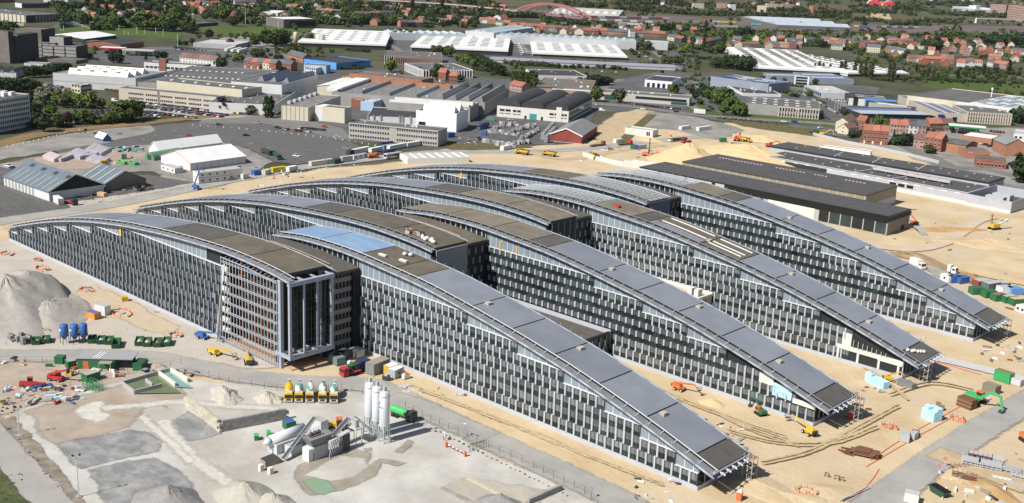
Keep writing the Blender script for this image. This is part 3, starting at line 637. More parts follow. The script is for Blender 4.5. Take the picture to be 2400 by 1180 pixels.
# ------------------------------------------------------------------ bare steel end of the front left wing
T=WT['L',0];wg=WINGS['L',0];y0=-26.0
b=MB()
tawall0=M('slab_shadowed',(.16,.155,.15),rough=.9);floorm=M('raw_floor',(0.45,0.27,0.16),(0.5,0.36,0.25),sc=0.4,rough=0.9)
b.box(-154,-121,-25.8,-12,0.02,0.3,floorm);b.build('ground_floor',T)
for f in range(7):
 z=3.4+f*3.22
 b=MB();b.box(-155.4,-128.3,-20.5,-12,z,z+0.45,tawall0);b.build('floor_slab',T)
 b=MB();b.box(-155.4,-151.5,-26.1,-25.5,z-0.4,z+1.1,concw);b.build('slab_edge',T)
for i in range(8):
 x=-152+i*3.3
 b=MB();b.box(x,x+0.45,-21.4,-20.9,0,zroof(wg,x)-0.6,orange if i%2==0 or i==3 else concr);b.build('column',T)
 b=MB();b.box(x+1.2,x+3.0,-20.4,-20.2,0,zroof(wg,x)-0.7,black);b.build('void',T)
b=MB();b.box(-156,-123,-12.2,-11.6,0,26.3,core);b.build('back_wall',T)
ya=-27.2
for i in range(19):
 x=-153.6+i*1.55
 b=MB();zt=zroof(wg,x)-1.4-(x+153.6)*0.02;b.bar((x,ya,0),(x,ya,zt),0.16,0.16,galv);b.build('mullion',T)
for f in range(9):
 z=0.7+f*3.1
 if z>25.6:break
 b=MB()
 for yy,dz in((ya,0),(ya+1.1,0),(ya,0.45)):b.bar((-153.6,yy,z+dz),(-125.7,yy,z+dz),0.12,0.14,steelb)
 for i in range(18):b.bar((-153.6+i*1.55,ya,z),(-153.6+(i+1)*1.55,ya+1.1,z),0.07,0.07,galv)
 b.build('lattice_girder',T)
b=MB()
for i in range(14):b.bar((-152+i*2,ya,zroof(wg,-152+i*2)-1.8),(-152+i*2,ya+2.6,zroof(wg,-152+i*2)-0.4),0.15,0.15,galv)
b.bar((-153.6,ya,zroof(wg,-153.6)-1.6),(-140,ya,zroof(wg,-140)-1.7),0.25,0.25,steelb);b.bar((-140,ya,zroof(wg,-140)-1.7),(-125.7,ya,zroof(wg,-125.7)-2.1),0.25,0.25,steelb)
b.build('eaves_girder',T)
for i in range(6):
 b=MB();b.bar((-154.6-i*0.15+rnd.uniform(-.3,.3),ya-0.3-i*0.25,0),(-152.6+i*0.3,ya-0.2,24+i*0.3),0.12,0.12,alu);b.build('leaning_pole',T)
for i,y in enumerate((-26.9,-22.0,-17.4,-12.2)):
 b=MB();s_=0.4 if i in(0,3)else 0.24;b.box(-119.9-s_,-119.9+s_,y-s_,y+s_,4.2,26.0,steelb);b.build('portal_column',T)
b=MB();b.box(-120.5,-119.3,-27.4,-11.7,25.7,26.9,steelb);b.build('portal_beam',T)
b=MB();b.box(-120.5,-119.3,-27.4,-11.7,3.9,5.0,steelb);b.build('portal_beam',T)
b=MB();b.box(-127,-120.4,-27.2,-26.4,3.9,4.9,steelb);b.build('portal_beam',T)
for y in(-26.9,-12.6):
 b=MB();b.box(-125.6,-124.4,y,y+1.1,0,26.5,steelb);b.build('support_column',T)
for i,y in enumerate((-26.9,-22,-17.4,-12.2)):
 b=MB();b.bar((-124.4,y+0.3,26.6),(-119.9,y+0.3,26.5),0.4,0.5,steelb);b.build('canopy_rafter',T)
 b=MB();b.bar((-126,y+0.3,4.4),(-119.9,y+0.3,4.4),0.35,0.5,steelb);b.build('floor_joist',T)
for i in range(12):
 y=-26+i*1.22
 b=MB();b.bar((-121,y,5),(-121,y,25.7),0.09,0.09,frame);b.build('mullion',T)
for f in range(6):
 b=MB();b.bar((-121,-26.8,8+f*3.1),(-121,-12,8+f*3.1),0.08,0.1,frame);b.build('transom',T)
b=MB();b.box(-128.2,-127.6,-26,-12.2,0,25.8,black);b.build('shade_sheet',T)  # added black sheet, stands in for the deep shade inside the portal
b=MB();b.box(-127.5,-121.4,-25.5,-12.2,3.4,3.75,walk);b.build('raised_floor',T)
# ------------------------------------------------------------------ low blocks between the wings
brownroof=M('low_roof',(0.085,0.078,0.068),(0.11,0.10,0.088),sc=0.3,rough=0.9)
T=thing('link_block','low flat brown-roofed block with parapet between the first two right wings','building')
b=MB();b.box(-112,-68.4,20,53.6,0,7.6,core,top=brownroof);b.build('block',T)
b=MB();b.box(-112.4,-68,52.9,53.7,7.5,8.7,plinthm);b.box(-68.7,-68.0,20,53,7.5,8.4,frame);b.build('parapet',T)
for i in range(11):
 for f in range(2):
  link('window',WM[0,'L'],T,(-67.9,22+i*2.8+(f%2),1.1+f*3.3),math.pi/2);link('fin',WM[0,'h'],T,(-67.9,21.4+i*2.8+(f%2),1.1+f*3.3),math.pi/2)
b=MB();b.box(-83,-77,27.5,34.5,7.5,10.2,concw);b.build('stair_box',T)
T=thing('link_block','pale flat-roofed link block between the second and third right wings','building')
paleroof=M('pale_roof',(0.50,0.43,0.32),(0.55,0.48,0.37),sc=0.3,rough=0.9)
b=MB();b.box(-112,-66,72,105.7,0,9.9,concr,top=paleroof);b.build('block',T)
b=MB();b.box(-112,-65.6,104.9,105.8,9.8,10.9,concw);b.box(-66.4,-65.6,72,105,9.8,10.6,concw);b.build('parapet',T)
for x in(-71.5,-68.9):
 b=MB();b.box(x,x+1.7,99,101.4,9.9,12.6,concw);b.build('vent_box',T)
b=MB();b.box(-72,-67.5,92,97,9.95,10.3,clad);b.build('rooflight',T)
for y in range(5):
 b=MB();b.bar((-64.8,76+y*6,0),(-64.8,76+y*6,9.6),0.4,0.4,frame);b.build('column',T)
# ------------------------------------------------------------------ buildings around the site
def tile(ox,oy,s=5.9):
 return lambda x,y:(ox+x/s,oy+y/s)
A0,A1,A2,A3,A4,A5=[tile(400*i,0)for i in range(6)]
B0=tile(0,180)
B1,B2,B3,B4,B5=[tile(400*i,160)for i in range(1,6)]
def hgt(top,base):
 g=G(*base);d=ray(*top);t=((g.x-CAMP.x)*d.x+(g.y-CAMP.y)*d.y)/(d.x*d.x+d.y*d.y)
 return CAMP.z+t*d.z
white_w=M('wall_white',(0.62,0.63,0.63),(0.56,0.57,0.57),sc=0.1,rough=0.7)
cream=M('wall_cream',(0.52,0.48,0.37),(0.57,0.53,0.42),sc=0.12,rough=0.8)
beige=M('wall_beige',(0.43,0.385,0.32),(0.48,0.43,0.36),sc=0.12,rough=0.8)
gwall=M('wall_grey',(0.27,0.265,0.26),(0.32,0.315,0.305),sc=0.12,rough=0.8)
lgwall=M('wall_pale_grey',(0.42,0.43,0.45),(0.48,0.49,0.50),sc=0.1,rough=0.7)
bgwall=M('wall_blue_grey',(0.22,0.25,0.31),(0.26,0.29,0.35),sc=0.1,rough=0.6)
dwall=M('wall_dark',(0.03,0.028,0.028),(0.048,0.045,0.043),sc=0.2,rough=0.7)
tawall=M('wall_taupe',(0.13,0.118,0.105),(0.165,0.15,0.135),sc=0.2,rough=0.8)
brick=M('wall_brick',(0.22,0.085,0.055),(0.29,0.12,0.08),sc=0.4,rough=0.9)
obrick=M('wall_orange_brick',(0.31,0.145,0.09),(0.37,0.18,0.115),sc=0.3,rough=0.9)
pbrick=M('wall_pink_brick',(0.33,0.22,0.185),(0.38,0.26,0.22),sc=0.3,rough=0.9)
bluew=M('wall_blue',(0.10,0.27,0.62),(0.12,0.31,0.68),sc=0.1,rough=0.6)
pblue=M('wall_pale_blue',(0.34,0.47,0.62),rough=0.7)
redw=M('wall_red',(0.22,0.045,0.04),(0.27,0.06,0.05),sc=0.3,rough=0.8)
rflat=M('roof_flat',(0.085,0.085,0.086),(0.125,0.122,0.12),sc=0.12,rough=0.9,c3=(0.16,0.155,0.15),sc3=0.06,f3=0.5)
rdark=M('roof_black',(0.032,0.034,0.038),(0.055,0.056,0.06),sc=0.2,rough=0.8)
rbrown=M('roof_brownish',(0.12,0.105,0.09),(0.16,0.145,0.125),sc=0.15,rough=0.9)
rpale=M('roof_pale',(0.40,0.40,0.385),(0.48,0.475,0.455),sc=0.1,rough=0.8)
rwhite=M('roof_white',(0.76,0.77,0.76),(0.70,0.71,0.70),sc=0.05,rough=0.5,c3=(0.62,0.62,0.6),sc3=0.1)
rblue=M('roof_blue',(0.115,0.14,0.235),(0.15,0.175,0.28),sc=0.1,rough=0.5)
rlblue=M('roof_light_blue',(0.36,0.42,0.48),(0.43,0.49,0.54),sc=0.1,rough=0.5)
rmot=M('roof_mottled',(0.13,0.125,0.12),(0.24,0.23,0.22),sc=0.3,rough=0.9)
rcorr=M('roof_corrugated',(0.20,0.20,0.205),(0.24,0.24,0.245),sc=0.2,rough=0.7)
tile_o=M('tile_orange',(0.30,0.115,0.072),(0.36,0.15,0.10),sc=0.6,rough=0.85,rand=0.15)
tile_r=M('tile_red',(0.28,0.10,0.07),(0.35,0.14,0.10),sc=0.6,rough=0.85,rand=0.2)
tile_b=M('tile_brown',(0.15,0.085,0.07),(0.20,0.12,0.10),sc=0.6,rough=0.85,rand=0.2)
tile_g=M('slate',(0.075,0.08,0.095),(0.11,0.115,0.13),sc=0.6,rough=0.7,rand=0.2)
glassw=M('window_glass',(0.02,0.026,0.035),rough=0.1,spec=0.6,rand=0.4)
glassb=M('glass_blue',(0.045,0.07,0.13),(0.07,0.10,0.17),sc=0.3,rough=0.15,spec=0.6)
glasst=M('glass_teal',(0.03,0.075,0.075),rough=0.12,spec=0.6)
tealp=M('teal_paint',(0.04,0.28,0.28),rough=0.6)
trimw=M('trim_white',(0.72,0.72,0.70),rough=0.6)
WINMESH={}
DIM={}
def wmesh(w,h,m=None,fr=None):
 m=m or glassw;fr=fr or trimw;k=(round(w,1),round(h,1),m.name,fr.name)
 if k not in WINMESH:
  b=MB();t=min(0.12,w*0.12)
  b.box(0,w,-0.05,0.1,0,t,fr);b.box(0,w,-0.02,0.1,h-t*0.8,h,fr);b.box(t*0.5,w-t*0.5,-0.04,0.08,t,h-t*0.8,m)
  WINMESH[k]=b.mesh('window')
 return WINMESH[k]
FOOT=[]
def clear(P,r):
 for o,c,s,W,D in FOOT:
  dx,dy=P.x-o.x,P.y-o.y;u,v=dx*c+dy*s,-dx*s+dy*c
  if-r<u<W+r and-r<v<D+r:return False
 return True
def frame_of(c0,c1,c2,h,W,D):
 P0=G(c0[0],c0[1],h)
 if c1 is not None:
  P1=G(c1[0],c1[1],h);X=P1-P0;W=W or X.length;X.normalize();Y=Vector((-X.y,X.x,0))
  if c2 is not None and D is None:
   D=(G(c2[0],c2[1],h)-P0).dot(Y)
   if D<0:raise ValueError('bad corner order %s'%(c0,))
 else:
  P2=G(c2[0],c2[1],h);Y=P2-P0;D=D or Y.length;Y.normalize();X=Vector((Y.y,-Y.x,0))
 return Vector((P0.x,P0.y,0)),math.atan2(X.y,X.x),W,D
def volume(T,W,D,h,wall,roof,x=0,y=0,z=0,par=0.5,gable=None,rise=2.5,arch=0,over=0.4,wname='wall',rname='roof',wallL=None):
 b=MB();t=0.3;wl=wallL or wall
 if gable is None and not arch:
  b.box(x,x+W,y,y+t,z,z+h,wall);b.box(x,x+W,y+D-t,y+D,z,z+h,wall);b.box(x,x+t,y+t,y+D-t,z,z+h,wl);b.box(x+W-t,x+W,y+t,y+D-t,z,z+h,wall)
  b.build(wname,T)
  b=MB();b.box(x+t,x+W-t,y+t,y+D-t,z+h-par-0.4,z+h-par,roof);return b.build(rname,T)
 if arch:
  n=arch;step=D/n;prof=[(y,z)]
  for i in range(n):
   for k in range(7):
    a=math.pi*k/6;prof.append((y+step*(i+0.5)-step*0.5*math.cos(a),z+h+rise*math.sin(a)))
  prof.append((y+D,z));b.box(x,x+W,y,y+D,z,z+h,wall);b.build(wname,T)
  for i in range(n):
   b=MB();q=[(y+step*(i+0.5)-step*0.5*math.cos(math.pi*k/10),z+h+0.05+rise*math.sin(math.pi*k/10))for k in range(11)];b.ext(q,x+0.2,x+W-0.2,roof);b.build('vault',T)
  return None
 ax=gable
 if ax=='x':pr=[(y,z),(y+D,z),(y+D,z+h),(y+D/2,z+h+rise),(y,z+h)];b.ext(pr,x,x+W,wall)
 else:pr=[(x,z),(x,z+h),(x+W/2,z+h+rise),(x+W,z+h),(x+W,z)];b.ext([(p,q)for p,q in pr],y,y+D,wall,axis='y')
 b.build(wname,T)
 b=MB();o=over;s=rise/((D if ax=='x' else W)/2);th=0.22
 if ax=='x':
  for sg in(0,1):
   e=y-o if sg==0 else y+D+o;ze=z+h-o*s+0.03;zr=z+h+rise+0.03;m_=y+D/2
   p=[(x-o,e,ze),(x+W+o,e,ze),(x+W+o,m_,zr),(x-o,m_,zr)]
   if sg:p=[p[1],p[0],p[3],p[2]]
   b.hexa([p[0],p[1],p[2],p[3]]+[(a,c,d+th)for a,c,d in p],roof)
 else:
  for sg in(0,1):
   e=x-o if sg==0 else x+W+o;ze=z+h-o*s+0.03;zr=z+h+rise+0.03;m_=x+W/2
   p=[(e,y+D+o,ze),(e,y-o,ze),(m_,y-o,zr),(m_,y+D+o,zr)]
   if sg:p=[p[1],p[0],p[3],p[2]]
   b.hexa([p[0],p[1],p[2],p[3]]+[(a,c,d+th)for a,c,d in p],roof)
 return b.build(rname,T)
def windows(T,W,D,face,z0,z1,n,a=0.03,c=0.97,frac=0.6,m=None,fr=None,name='window'):
 Ln=W if face=='R' else D;st=Ln*(c-a)/n;w=st*frac;me=wmesh(w,z1-z0,m,fr)
 for i in range(n):
  u=Ln*a+st*(i+0.5)-w/2
  if face=='R':link(name,me,T,(u,-0.06,z0))
  else:link(name,me,T,(-0.06,u+w,z0),-math.pi/2)
def slab(T,name,W,D,face,u0,u1,z0,z1,m,out=0.12):
 b=MB()
 if face=='R':b.box(W*u0,W*u1,-out,0.1,z0,z1,m)
 else:b.box(-out,0.1,D*u0,D*u1,z0,z1,m)
 return b.build(name,T)
def grid(T,name,W,D,z,u0,u1,nu,v0,v1,nv,w,d,hh,m,skip=0.0):
 me=MB();me.box(-w/2,w/2,-d/2,d/2,-0.35,hh,m);me=me.mesh(name)
 for i in range(nu):
  for j in range(nv):
   if skip and rnd.random()<skip:continue
   link(name,me,T,(W*(u0+(u1-u0)*(i/(nu-1)if nu>1 else 0.5)),D*(v0+(v1-v0)*(j/(nv-1)if nv>1 else 0.5)),z))
def bld(label,c0,c1,c2,h,wall,roof,b=None,W=None,D=None,name='building',cat='building',win=(),sl=(),gr=(),par=0.5,gable=None,rise=2.5,arch=0,group=None,wallL=None,clutter=0):
 if h is None:h=hgt(c0,b)
 org,rz,W,D=frame_of(c0,c1,c2,h,W,D)
 T=thing(name,label,cat,org,rz,group);FOOT.append((org,math.cos(rz),math.sin(rz),W,D))
 volume(T,W,D,h,wall,roof,par=par,gable=gable,rise=rise,arch=arch,wallL=wallL)
 for q in win:windows(T,W,D,*q)
 for q in sl:slab(T,q[0],W,D,*q[1:])
 for q in gr:grid(T,q[0],W,D,h-par,*q[1:])
 for i in range(clutter):
  bb=MB();s=rnd.uniform(0.8,2.2);x=rnd.uniform(0.08,0.9)*W;y=rnd.uniform(0.08,0.9)*D;bb.box(x,x+s,y,y+s*rnd.uniform(0.6,1.6),h-par-0.2,h-par+rnd.uniform(0.5,1.4),rnd.choice([trimw,galv,gwall]));bb.build('roof_vent',T)
 DIM[T.name]=(W,D,h)
 return T
def dims(T):
 return DIM[T.name]
def ridge_lights(T,axis,n,u0,u1,v0,v1,rise,m,mg=None,name='rooflight',share=0.8,z=None):
 """sawtooth or ridge lights on a flat roof: n prisms, laid out across the other axis"""
 W,D,h=dims(T);z=h-0.5 if z is None else z
 for i in range(n):
  b=MB()
  if axis=='x':
   st=D*(v1-v0)/n;y0=D*v0+st*i;pr=[(y0,z),(y0+st*share,z),(y0+st*share*0.25,z+rise)]
   if mg:pr=[(y0,z),(y0+st*share,z),(y0+st*0.12,z+rise)]
   b.ext([pr[1],pr[2],pr[0]],W*u0,W*u1,m)
  else:
   st=W*(u1-u0)/n;x0=W*u0+st*i;pr=[(x0,z),(x0+st*share*0.25,z+rise),(x0+st*share,z)]
   b.ext(pr,D*v0,D*v1,m,axis='y')
  o=b.build(name,T)
  if mg and axis=='x':
   b=MB();x0,x1=W*u0,W*u1
   b.poly([(x0,y0-0.03,z),(x0,y0+st*0.12-0.03,z+rise),(x1,y0+st*0.12-0.03,z+rise),(x1,y0-0.03,z)],mg);b.build('glazing',o)
# ---- industrial estate, left of centre
T=bld('pale grey warehouse with white sawtooth rooflights behind the small two-storey office',A0(1875,1085),A0(2310,990),A0(835,990),None,lgwall,rcorr,b=(318.8,217),name='warehouse')
W,D,h=dims(T);ridge_lights(T,'y',3,0.10,0.80,0.14,0.86,4.2,rwhite,share=0.95)
slab(T,'cladding_band',W,D,'L',0,1,h*0.45,h*0.45+0.3,gwall)
for i in range(3):
 for j in range(4):
  b=MB();x=W*(0.10+0.7/3*(i+0.22));y=D*(0.24+0.16*j);b.box(x-1.5,x+1.2,y,y+3,h+2.4,h+3.2,gwall);b.build('roof_vent',T)
bld('two-storey cream office block with flat roof beside the warehouse car park',B0(1110,125),B0(1270,105),B0(945,115),None,cream,rpale,b=B0(1115,238),name='office',win=[('L',1,3,3),('L',4.5,6.5,3),('R',1,3,3,.1,.9,.8),('R',4.5,6.5,3,.1,.9,.8)],clutter=4)
h_=hgt(B0(400,240),B0(418,690))
T=bld('white six-storey office block with a grid of dark windows at the left edge',B0(-300,345),B0(400,240),B0(-640,305),h_,white_w,rbrown,name='office',par=0.4)
W,D,h=dims(T);
for f in range(6):windows(T,W,D,'R',1.3+f*(h-1.6)/6,1.3+f*(h-1.6)/6+2.0,26,0.02,0.985,0.62)
grid(T,'roof_plant',W,D,h,.5,.8,3,.3,.6,2,3.5,2.5,1.8,trimw)
T=bld('long cream two-storey office with ribbon windows behind the packed car park',B1(630,400),None,B0(1640,152),None,beige,rflat,b=B1(640,572),W=11,name='office')
W,D,h=dims(T)
for z in(1.3,4.6):
 for a,c,n in((0.02,.13,6),(.15,.28,7),(.30,.42,7),(.44,.57,7),(.60,.72,6),(.74,.90,8)):windows(T,W,D,'L',z,z+1.7,n,a,c,0.75)
slab(T,'pier',W,D,'L',.575,.595,0,h,tawall)
T=bld('cream-walled hall with a narrow dark roof behind the long cream office',B1(985,300),None,B0(2165,55),12.5,cream,rflat,W=24,name='warehouse',gr=[('skylight',.5,.5,1,.06,.94,7,3,2,.6,trimw)])
T=bld('wide low flat-roofed hall with a dotted line of rooflights behind the cream hall',B1(900,262),B1(1500,30),B1(-250,130),8.5,gwall,rflat,name='warehouse',gr=[('skylight',.4,.4,1,.05,.95,16,2.5,1.6,.5,trimw),('skylight',.75,.75,1,.3,.95,10,2.5,1.6,.5,trimw)])
T=bld('grey flat-roofed hall with a white front wall and a copper beech before it',B1(1425,510),B1(1720,330),B1(630,420),None,white_w,rflat,b=B1(1440,660),name='warehouse',gr=[('skylight',.15,.9,4,.1,.9,5,3.2,1.8,.7,gwall)])
T=bld('white hall with three shark-fin rooflights on its roof',B1(1535,235),B1(2035,95),B1(900,170),14,white_w,rflat,name='warehouse',clutter=5)
ridge_lights(T,'x',3,.25,.98,.05,.8,4.0,bgwall,share=.55)
T=bld('hall with cream ribbed panels and patchy dark roof beside the tall poplar',B1(1905,545),B1(2350,380),B1(1480,535),None,cream,rmot,b=B1(1912,738),name='warehouse',wallL=cream)
W,D,h=dims(T)
for i in range(7):slab(T,'panel_joint',W,D,'L',i/6.2,i/6.2+.012,0,h,tawall)
grid(T,'roof_duct',W,D,h,.2,.95,6,.95,.95,1,4,2.2,1.5,galv)
T=bld('cream hall with a white gable stripe beside the small white sheds',B2(45,560),B2(145,535),B1(1915,540),None,cream,rflat,b=B2(45,765),name='warehouse')
W,D,h=dims(T);slab(T,'white_wall',W,D,'L',.74,1,0,h+.2,white_w);b=MB();b.box(-0.2,W,D*.74,D,h-.6,h-.2,rwhite);b.build('white_roof',T)
bld('hall with a pitched white roof right of the shark-fin hall',B1(2290,268),B1(2640,150),B1(2000,258),9,cream,rwhite,name='warehouse',gable='x',rise=1.5)
T=bld('long three-storey grey concrete office with rows of square windows by the container camp',B2(1340,870),B2(1465,820),B2(150,740),None,M('wall_panel_grey',(0.36,0.35,0.325),(0.40,0.385,0.36),sc=.3,rough=.8),rflat,b=B2(1335,1087),name='office',clutter=6)
W,D,h=dims(T)
for z in(0.9,4.1,7.3):
 windows(T,W,D,'L',z,z+1.7,17,.01,.46,.66);windows(T,W,D,'L',z,z+1.7,16,.54,.99,.66)
slab(T,'eaves',W,D,'L',0,1,h-.5,h+.1,rpale,.4)
T=bld('big windowless white hall with two white roof gables',B2(1595,630),B2(1755,565),B2(1055,575),None,M('wall_brilliant',(0.80,0.80,0.79),rough=.6),rdark,b=B2(1590,888),name='warehouse')
W,D,h=dims(T);ridge_lights(T,'y',2,.05,.95,.08,.85,5,rwhite,share=1.0);slab(T,'gate',W,D,'L',.76,.93,0,5,black)
T=bld('hall with pale striped roofs behind the big white hall',B2(1780,545),B2(1900,470),B2(600,480),10,gwall,rpale,name='warehouse')
ridge_lights(T,'y',2,.0,.95,.02,.98,2.0,rpale,share=.8)
T=bld('dark-roofed hall with white pillars behind the long concrete office',B2(1050,690),B2(1090,560),B2(390,620),None,white_w,rdark,b=B2(1050,790),name='warehouse')
W,D,h=dims(T);b=MB()
for i,u in enumerate((.12,.28,.34,.72,.86,.98)):slab(T,'pillar',W,D,'L',u,u+.03,0,h+1,gwall,.6)
T=bld('large factory hall with blue-glazed sawtooth roof',B2(1985,480),B2(2320,280),B2(-40,300),9.5,gwall,rmot,name='factory',clutter=14)
W,D,h=dims(T)
ridge_lights(T,'x',4,.05,.97,.02,.36,4.2,rcorr,glassb,name='sawtooth',share=.97)
for v in(.44,.62,.80,.96):
 b=MB();b.ext([(D*v+5,h-.5),(D*v+1.2,h+1.8),(D*v,h-.5)],W*.04,W*.95,rcorr);o=b.build('sawtooth',T)
 b=MB();b.poly([(W*.04,D*v-.04,h-.5),(W*.04,D*v+1.16,h+1.8),(W*.95,D*v+1.16,h+1.8),(W*.95,D*v-.04,h-.5)],glassb);b.build('glazing',o)
b=MB();b.box(W*.1,W*.85,D*.965,D*1.06,h-.5,h+2.2,rwhite);b.build('white_roof',T)
bld('long orange-brick shed with a dark blue-grey roof behind the sawtooth factory',B2(1110,165),None,B2(115,70),10,obrick,rflat,W=22,name='shed',clutter=4)
bld('low orange-brick range running behind the sawtooth factory',B2(1500,245),None,B2(10,110),11.5,obrick,rbrown,W=6,name='shed')
bld('small pale blue box-shaped workshop',B2(445,470),B2(590,425),B2(250,460),None,pblue,rpale,b=B2(445,600),name='workshop',clutter=3)
bld('small red-brick workshop beside the pale blue one',B2(295,440),B2(330,425),B2(135,430),None,brick,rpale,b=B2(295,560),name='workshop')
bld('cream cube-shaped hall left of the long concrete office',B2(45,562),B2(146,538),B2(-30,556),12,cream,rpale,name='hall')if False else None
T=bld('cream three-vaulted hall with black barrel roofs and a teal gate',B3(785,600),B3(1110,430),B2(2270,470),None,M('wall_lime',(0.60,0.585,0.53),(0.66,0.64,0.59),sc=.3,rough=.8),rdark,b=B3(778,757),name='hall',arch=3,rise=5.5)
W,D,h=dims(T)
for a,c in((.02,.10),(.13,.27),(.66,.78),(.80,.97)):
 windows(T,W,D,'L',h*.30,h*.40,2,a,c,.85);windows(T,W,D,'L',h*.52,h*.75,2,a,c,.85)
slab(T,'gate',W,D,'L',.44,.54,0,h*.52,tealp);slab(T,'doorway',W,D,'L',.58,.61,0,2.4,glassw);slab(T,'doorway',W,D,'L',.35,.38,0,2.6,glassw)
windows(T,W,D,'R',1.2,h*.42,12,.03,.97,.75);windows(T,W,D,'R',h*.52,h*.86,12,.03,.97,.75)
slab(T,'end_pier',W,D,'L',.095,.17,0,h+2.3,MATS['wall_lime'],.3)
T=bld('dark red gabled barn with grey corrugated roof and white bargeboard',B3(965,945),B3(1178,800),B3(540,905),None,redw,rcorr,b=B3(962,1052),name='barn',gable='x',rise=4.2)
W,D,h=dims(T);slab(T,'door',W,D,'L',.48,.78,0,h*1.1,redw,.2);slab(T,'base',W,D,'L',-.02,1.02,0,.4,concr,.3)
b=MB()
for s in(0,1):b.bar((-.5,D*(-.03 if s==0 else 1.03),h-.1),(-.5,D*.5,h+4.25),.25,.7,trimw)
b.build('bargeboard',T)
T=bld('black-roofed hall with a white wall behind the row of clipped poplars',B3(345,97),B3(1040,112),B3(195,12),None,white_w,rdark,b=B3(345,160),name='hall',clutter=6)
T=bld('low brown-roofed works with round windows below the black-roofed hall',B3(330,255),B3(1095,300),B3(385,125),6.5,pbrick,rbrown,name='works',clutter=10)
W,D,h=dims(T);slab(T,'white_fascia',W,D,'R',.3,1,h-1.6,h-.6,trimw);slab(T,'roof_stripe',W,D,'R',0,.5,h-.8,h,dwall)
bld('small red-brick gabled lean-to behind the vaulted hall',B3(560,330),B3(800,385),B3(300,330),11,brick,tile_b,name='works',D=9)
T=bld('long low showroom with glazed band above a row of parked cars',B4(95,418),B4(130,376),B3(1285,287),None,M('wall_showroom',(0.47,0.45,0.40),rough=.8),rflat,b=B4(85,527),name='showroom',clutter=12)
W,D,h=dims(T);slab(T,'glazing',W,D,'L',.03,.6,h*.45,h*.78,glassw);slab(T,'glazing',W,D,'L',.82,.95,.3,h*.7,glasst);slab(T,'glazing',W,D,'L',.02,.2,.4,h*.4,glasst)
T=bld('white car workshop with black roof and blue roller doors',B3(1840,160),B3(2215,190),B3(1685,75),None,M('wall_workshop',(0.72,0.75,0.80),rough=.6),rdark,b=B3(1840,258),name='workshop')
W,D,h=dims(T)
for i in range(5):slab(T,'roller_door',W,D,'R',.08+.19*i,.19+.19*i,0,h*.62,glassw,.06)
T=bld('canopy wing of the white car workshop',B3(1660,190),B3(1850,240),B3(1600,110),5,lgwall,rpale,name='annexe')if False else None
T=bld('blue-grey warehouse with solar panels on its roof',B4(390,112),B4(1190,220),B4(205,22),None,bgwall,rblue,b=B4(390,245),name='warehouse')
W,D,h=dims(T);grid(T,'solar_panel',W,D,h,.12,.32,6,.12,.3,3,5,2,.2,glassb);grid(T,'solar_panel',W,D,h,.7,.85,4,.1,.25,2,4,2,.2,glassb);grid(T,'rooflight',W,D,h,.4,.75,2,.35,.7,2,14,1.5,.4,rpale)
T=bld('white single-storey depot with black roof and a tall white sign wall',B4(830,342),B4(1365,362),B4(665,232),None,white_w,rdark,b=B4(832,385),name='depot',clutter=16)
W,D,h=dims(T);b=MB();b.box(W*.86,W*.9,D*.35,D*1.02,h-.5,h+3.5,white_w);b.build('sign_wall',T)
b=MB();b.lathe([(1.4,0),(1.4,.15)],glassb,14);o=b.build('emblem',T,loc=(W*.86-.02,D*.6,h+1.9));o.rotation_euler=(0,-math.pi/2,0);o.scale=(1,.6,1)
T=bld('pale grey hall with an arched-pier office front beside the main road',B4(875,487),B4(1900,562),B4(750,377),None,gwall,rflat,b=B4(882,632),name='hall',gr=[('skylight',.1,.85,6,.2,.85,3,3,1.6,.4,trimw)])
W,D,h=dims(T)
b=MB();b.box(W*.44,W*1.0,-3.2,.2,0,h-.3,gwall,top=rflat);b.build('office_front',T)
for i in range(15):
 u=W*(.45+.55*i/14.6);b=MB();b.box(u,u+.8,-3.9,-3.1,0,h-.9,beige);b.build('pier',T)
 if i<14 and i!=6:
  for z in(.8,h*.55):link('window',wmesh(1.4,2.2),T,(u+1.2,-3.28,z))
b=MB();b.box(W*.44,W,-4.0,-3.1,h-.95,h-.1,beige);b.build('arcade_head',T)
b=MB();b.box(W*.675,W*.725,-3.95,-3.2,h-1.6,h-.4,trimw);b.build('name_sign',T)
T=bld('grey modern office with white end frames in the business park',B4(1550,107),B4(1755,122),B4(1450,92),None,lgwall,rflat,b=B4(1550,228),name='office')
W,D,h=dims(T)
for z in(.8,h*.4,h*.72):slab(T,'glazing',W,D,'R',.12,.88,z,z+h*.2,glassw)
slab(T,'end_frame',W,D,'R',0,.1,0,h,trimw,.8);slab(T,'end_frame',W,D,'R',.9,1,0,h,trimw,.8)
T=bld('blue-roofed hall with one white rooflight strip behind the modern office',B4(1270,112),B4(1690,125),B4(1195,62),None,bgwall,rblue,b=B4(1270,190),name='hall',gr=[('rooflight',.5,.5,1,.5,.5,1,34,2,.5,trimw)])
T=bld('blue-grey hall with two white rooflight strips before the poplars',B4(1840,147),B4(2370,162),B4(1665,57),None,bgwall,rblue,b=B4(1840,218),name='hall',gr=[('rooflight',.5,.5,1,.3,.7,2,34,2,.5,trimw)])
T=bld('pale flat-roofed hall with a glazed blue side along the estate street',B4(1940,337),B4(2340,352),B4(1760,237),None,lgwall,rpale,b=B4(1940,418),name='hall',clutter=5)
W,D,h=dims(T);windows(T,W,D,'L',.6,h*.8,8,.05,.95,.8,glassb)
T=bld('black-fronted building with a bright blue frame and white panel',B5(-60,398),B5(600,440),B5(-190,335),None,dwall,rdark,b=B5(-60,512),name='building',gr=[('rooflight',.4,.6,2,.3,.7,2,16,1.4,.4,rpale)])
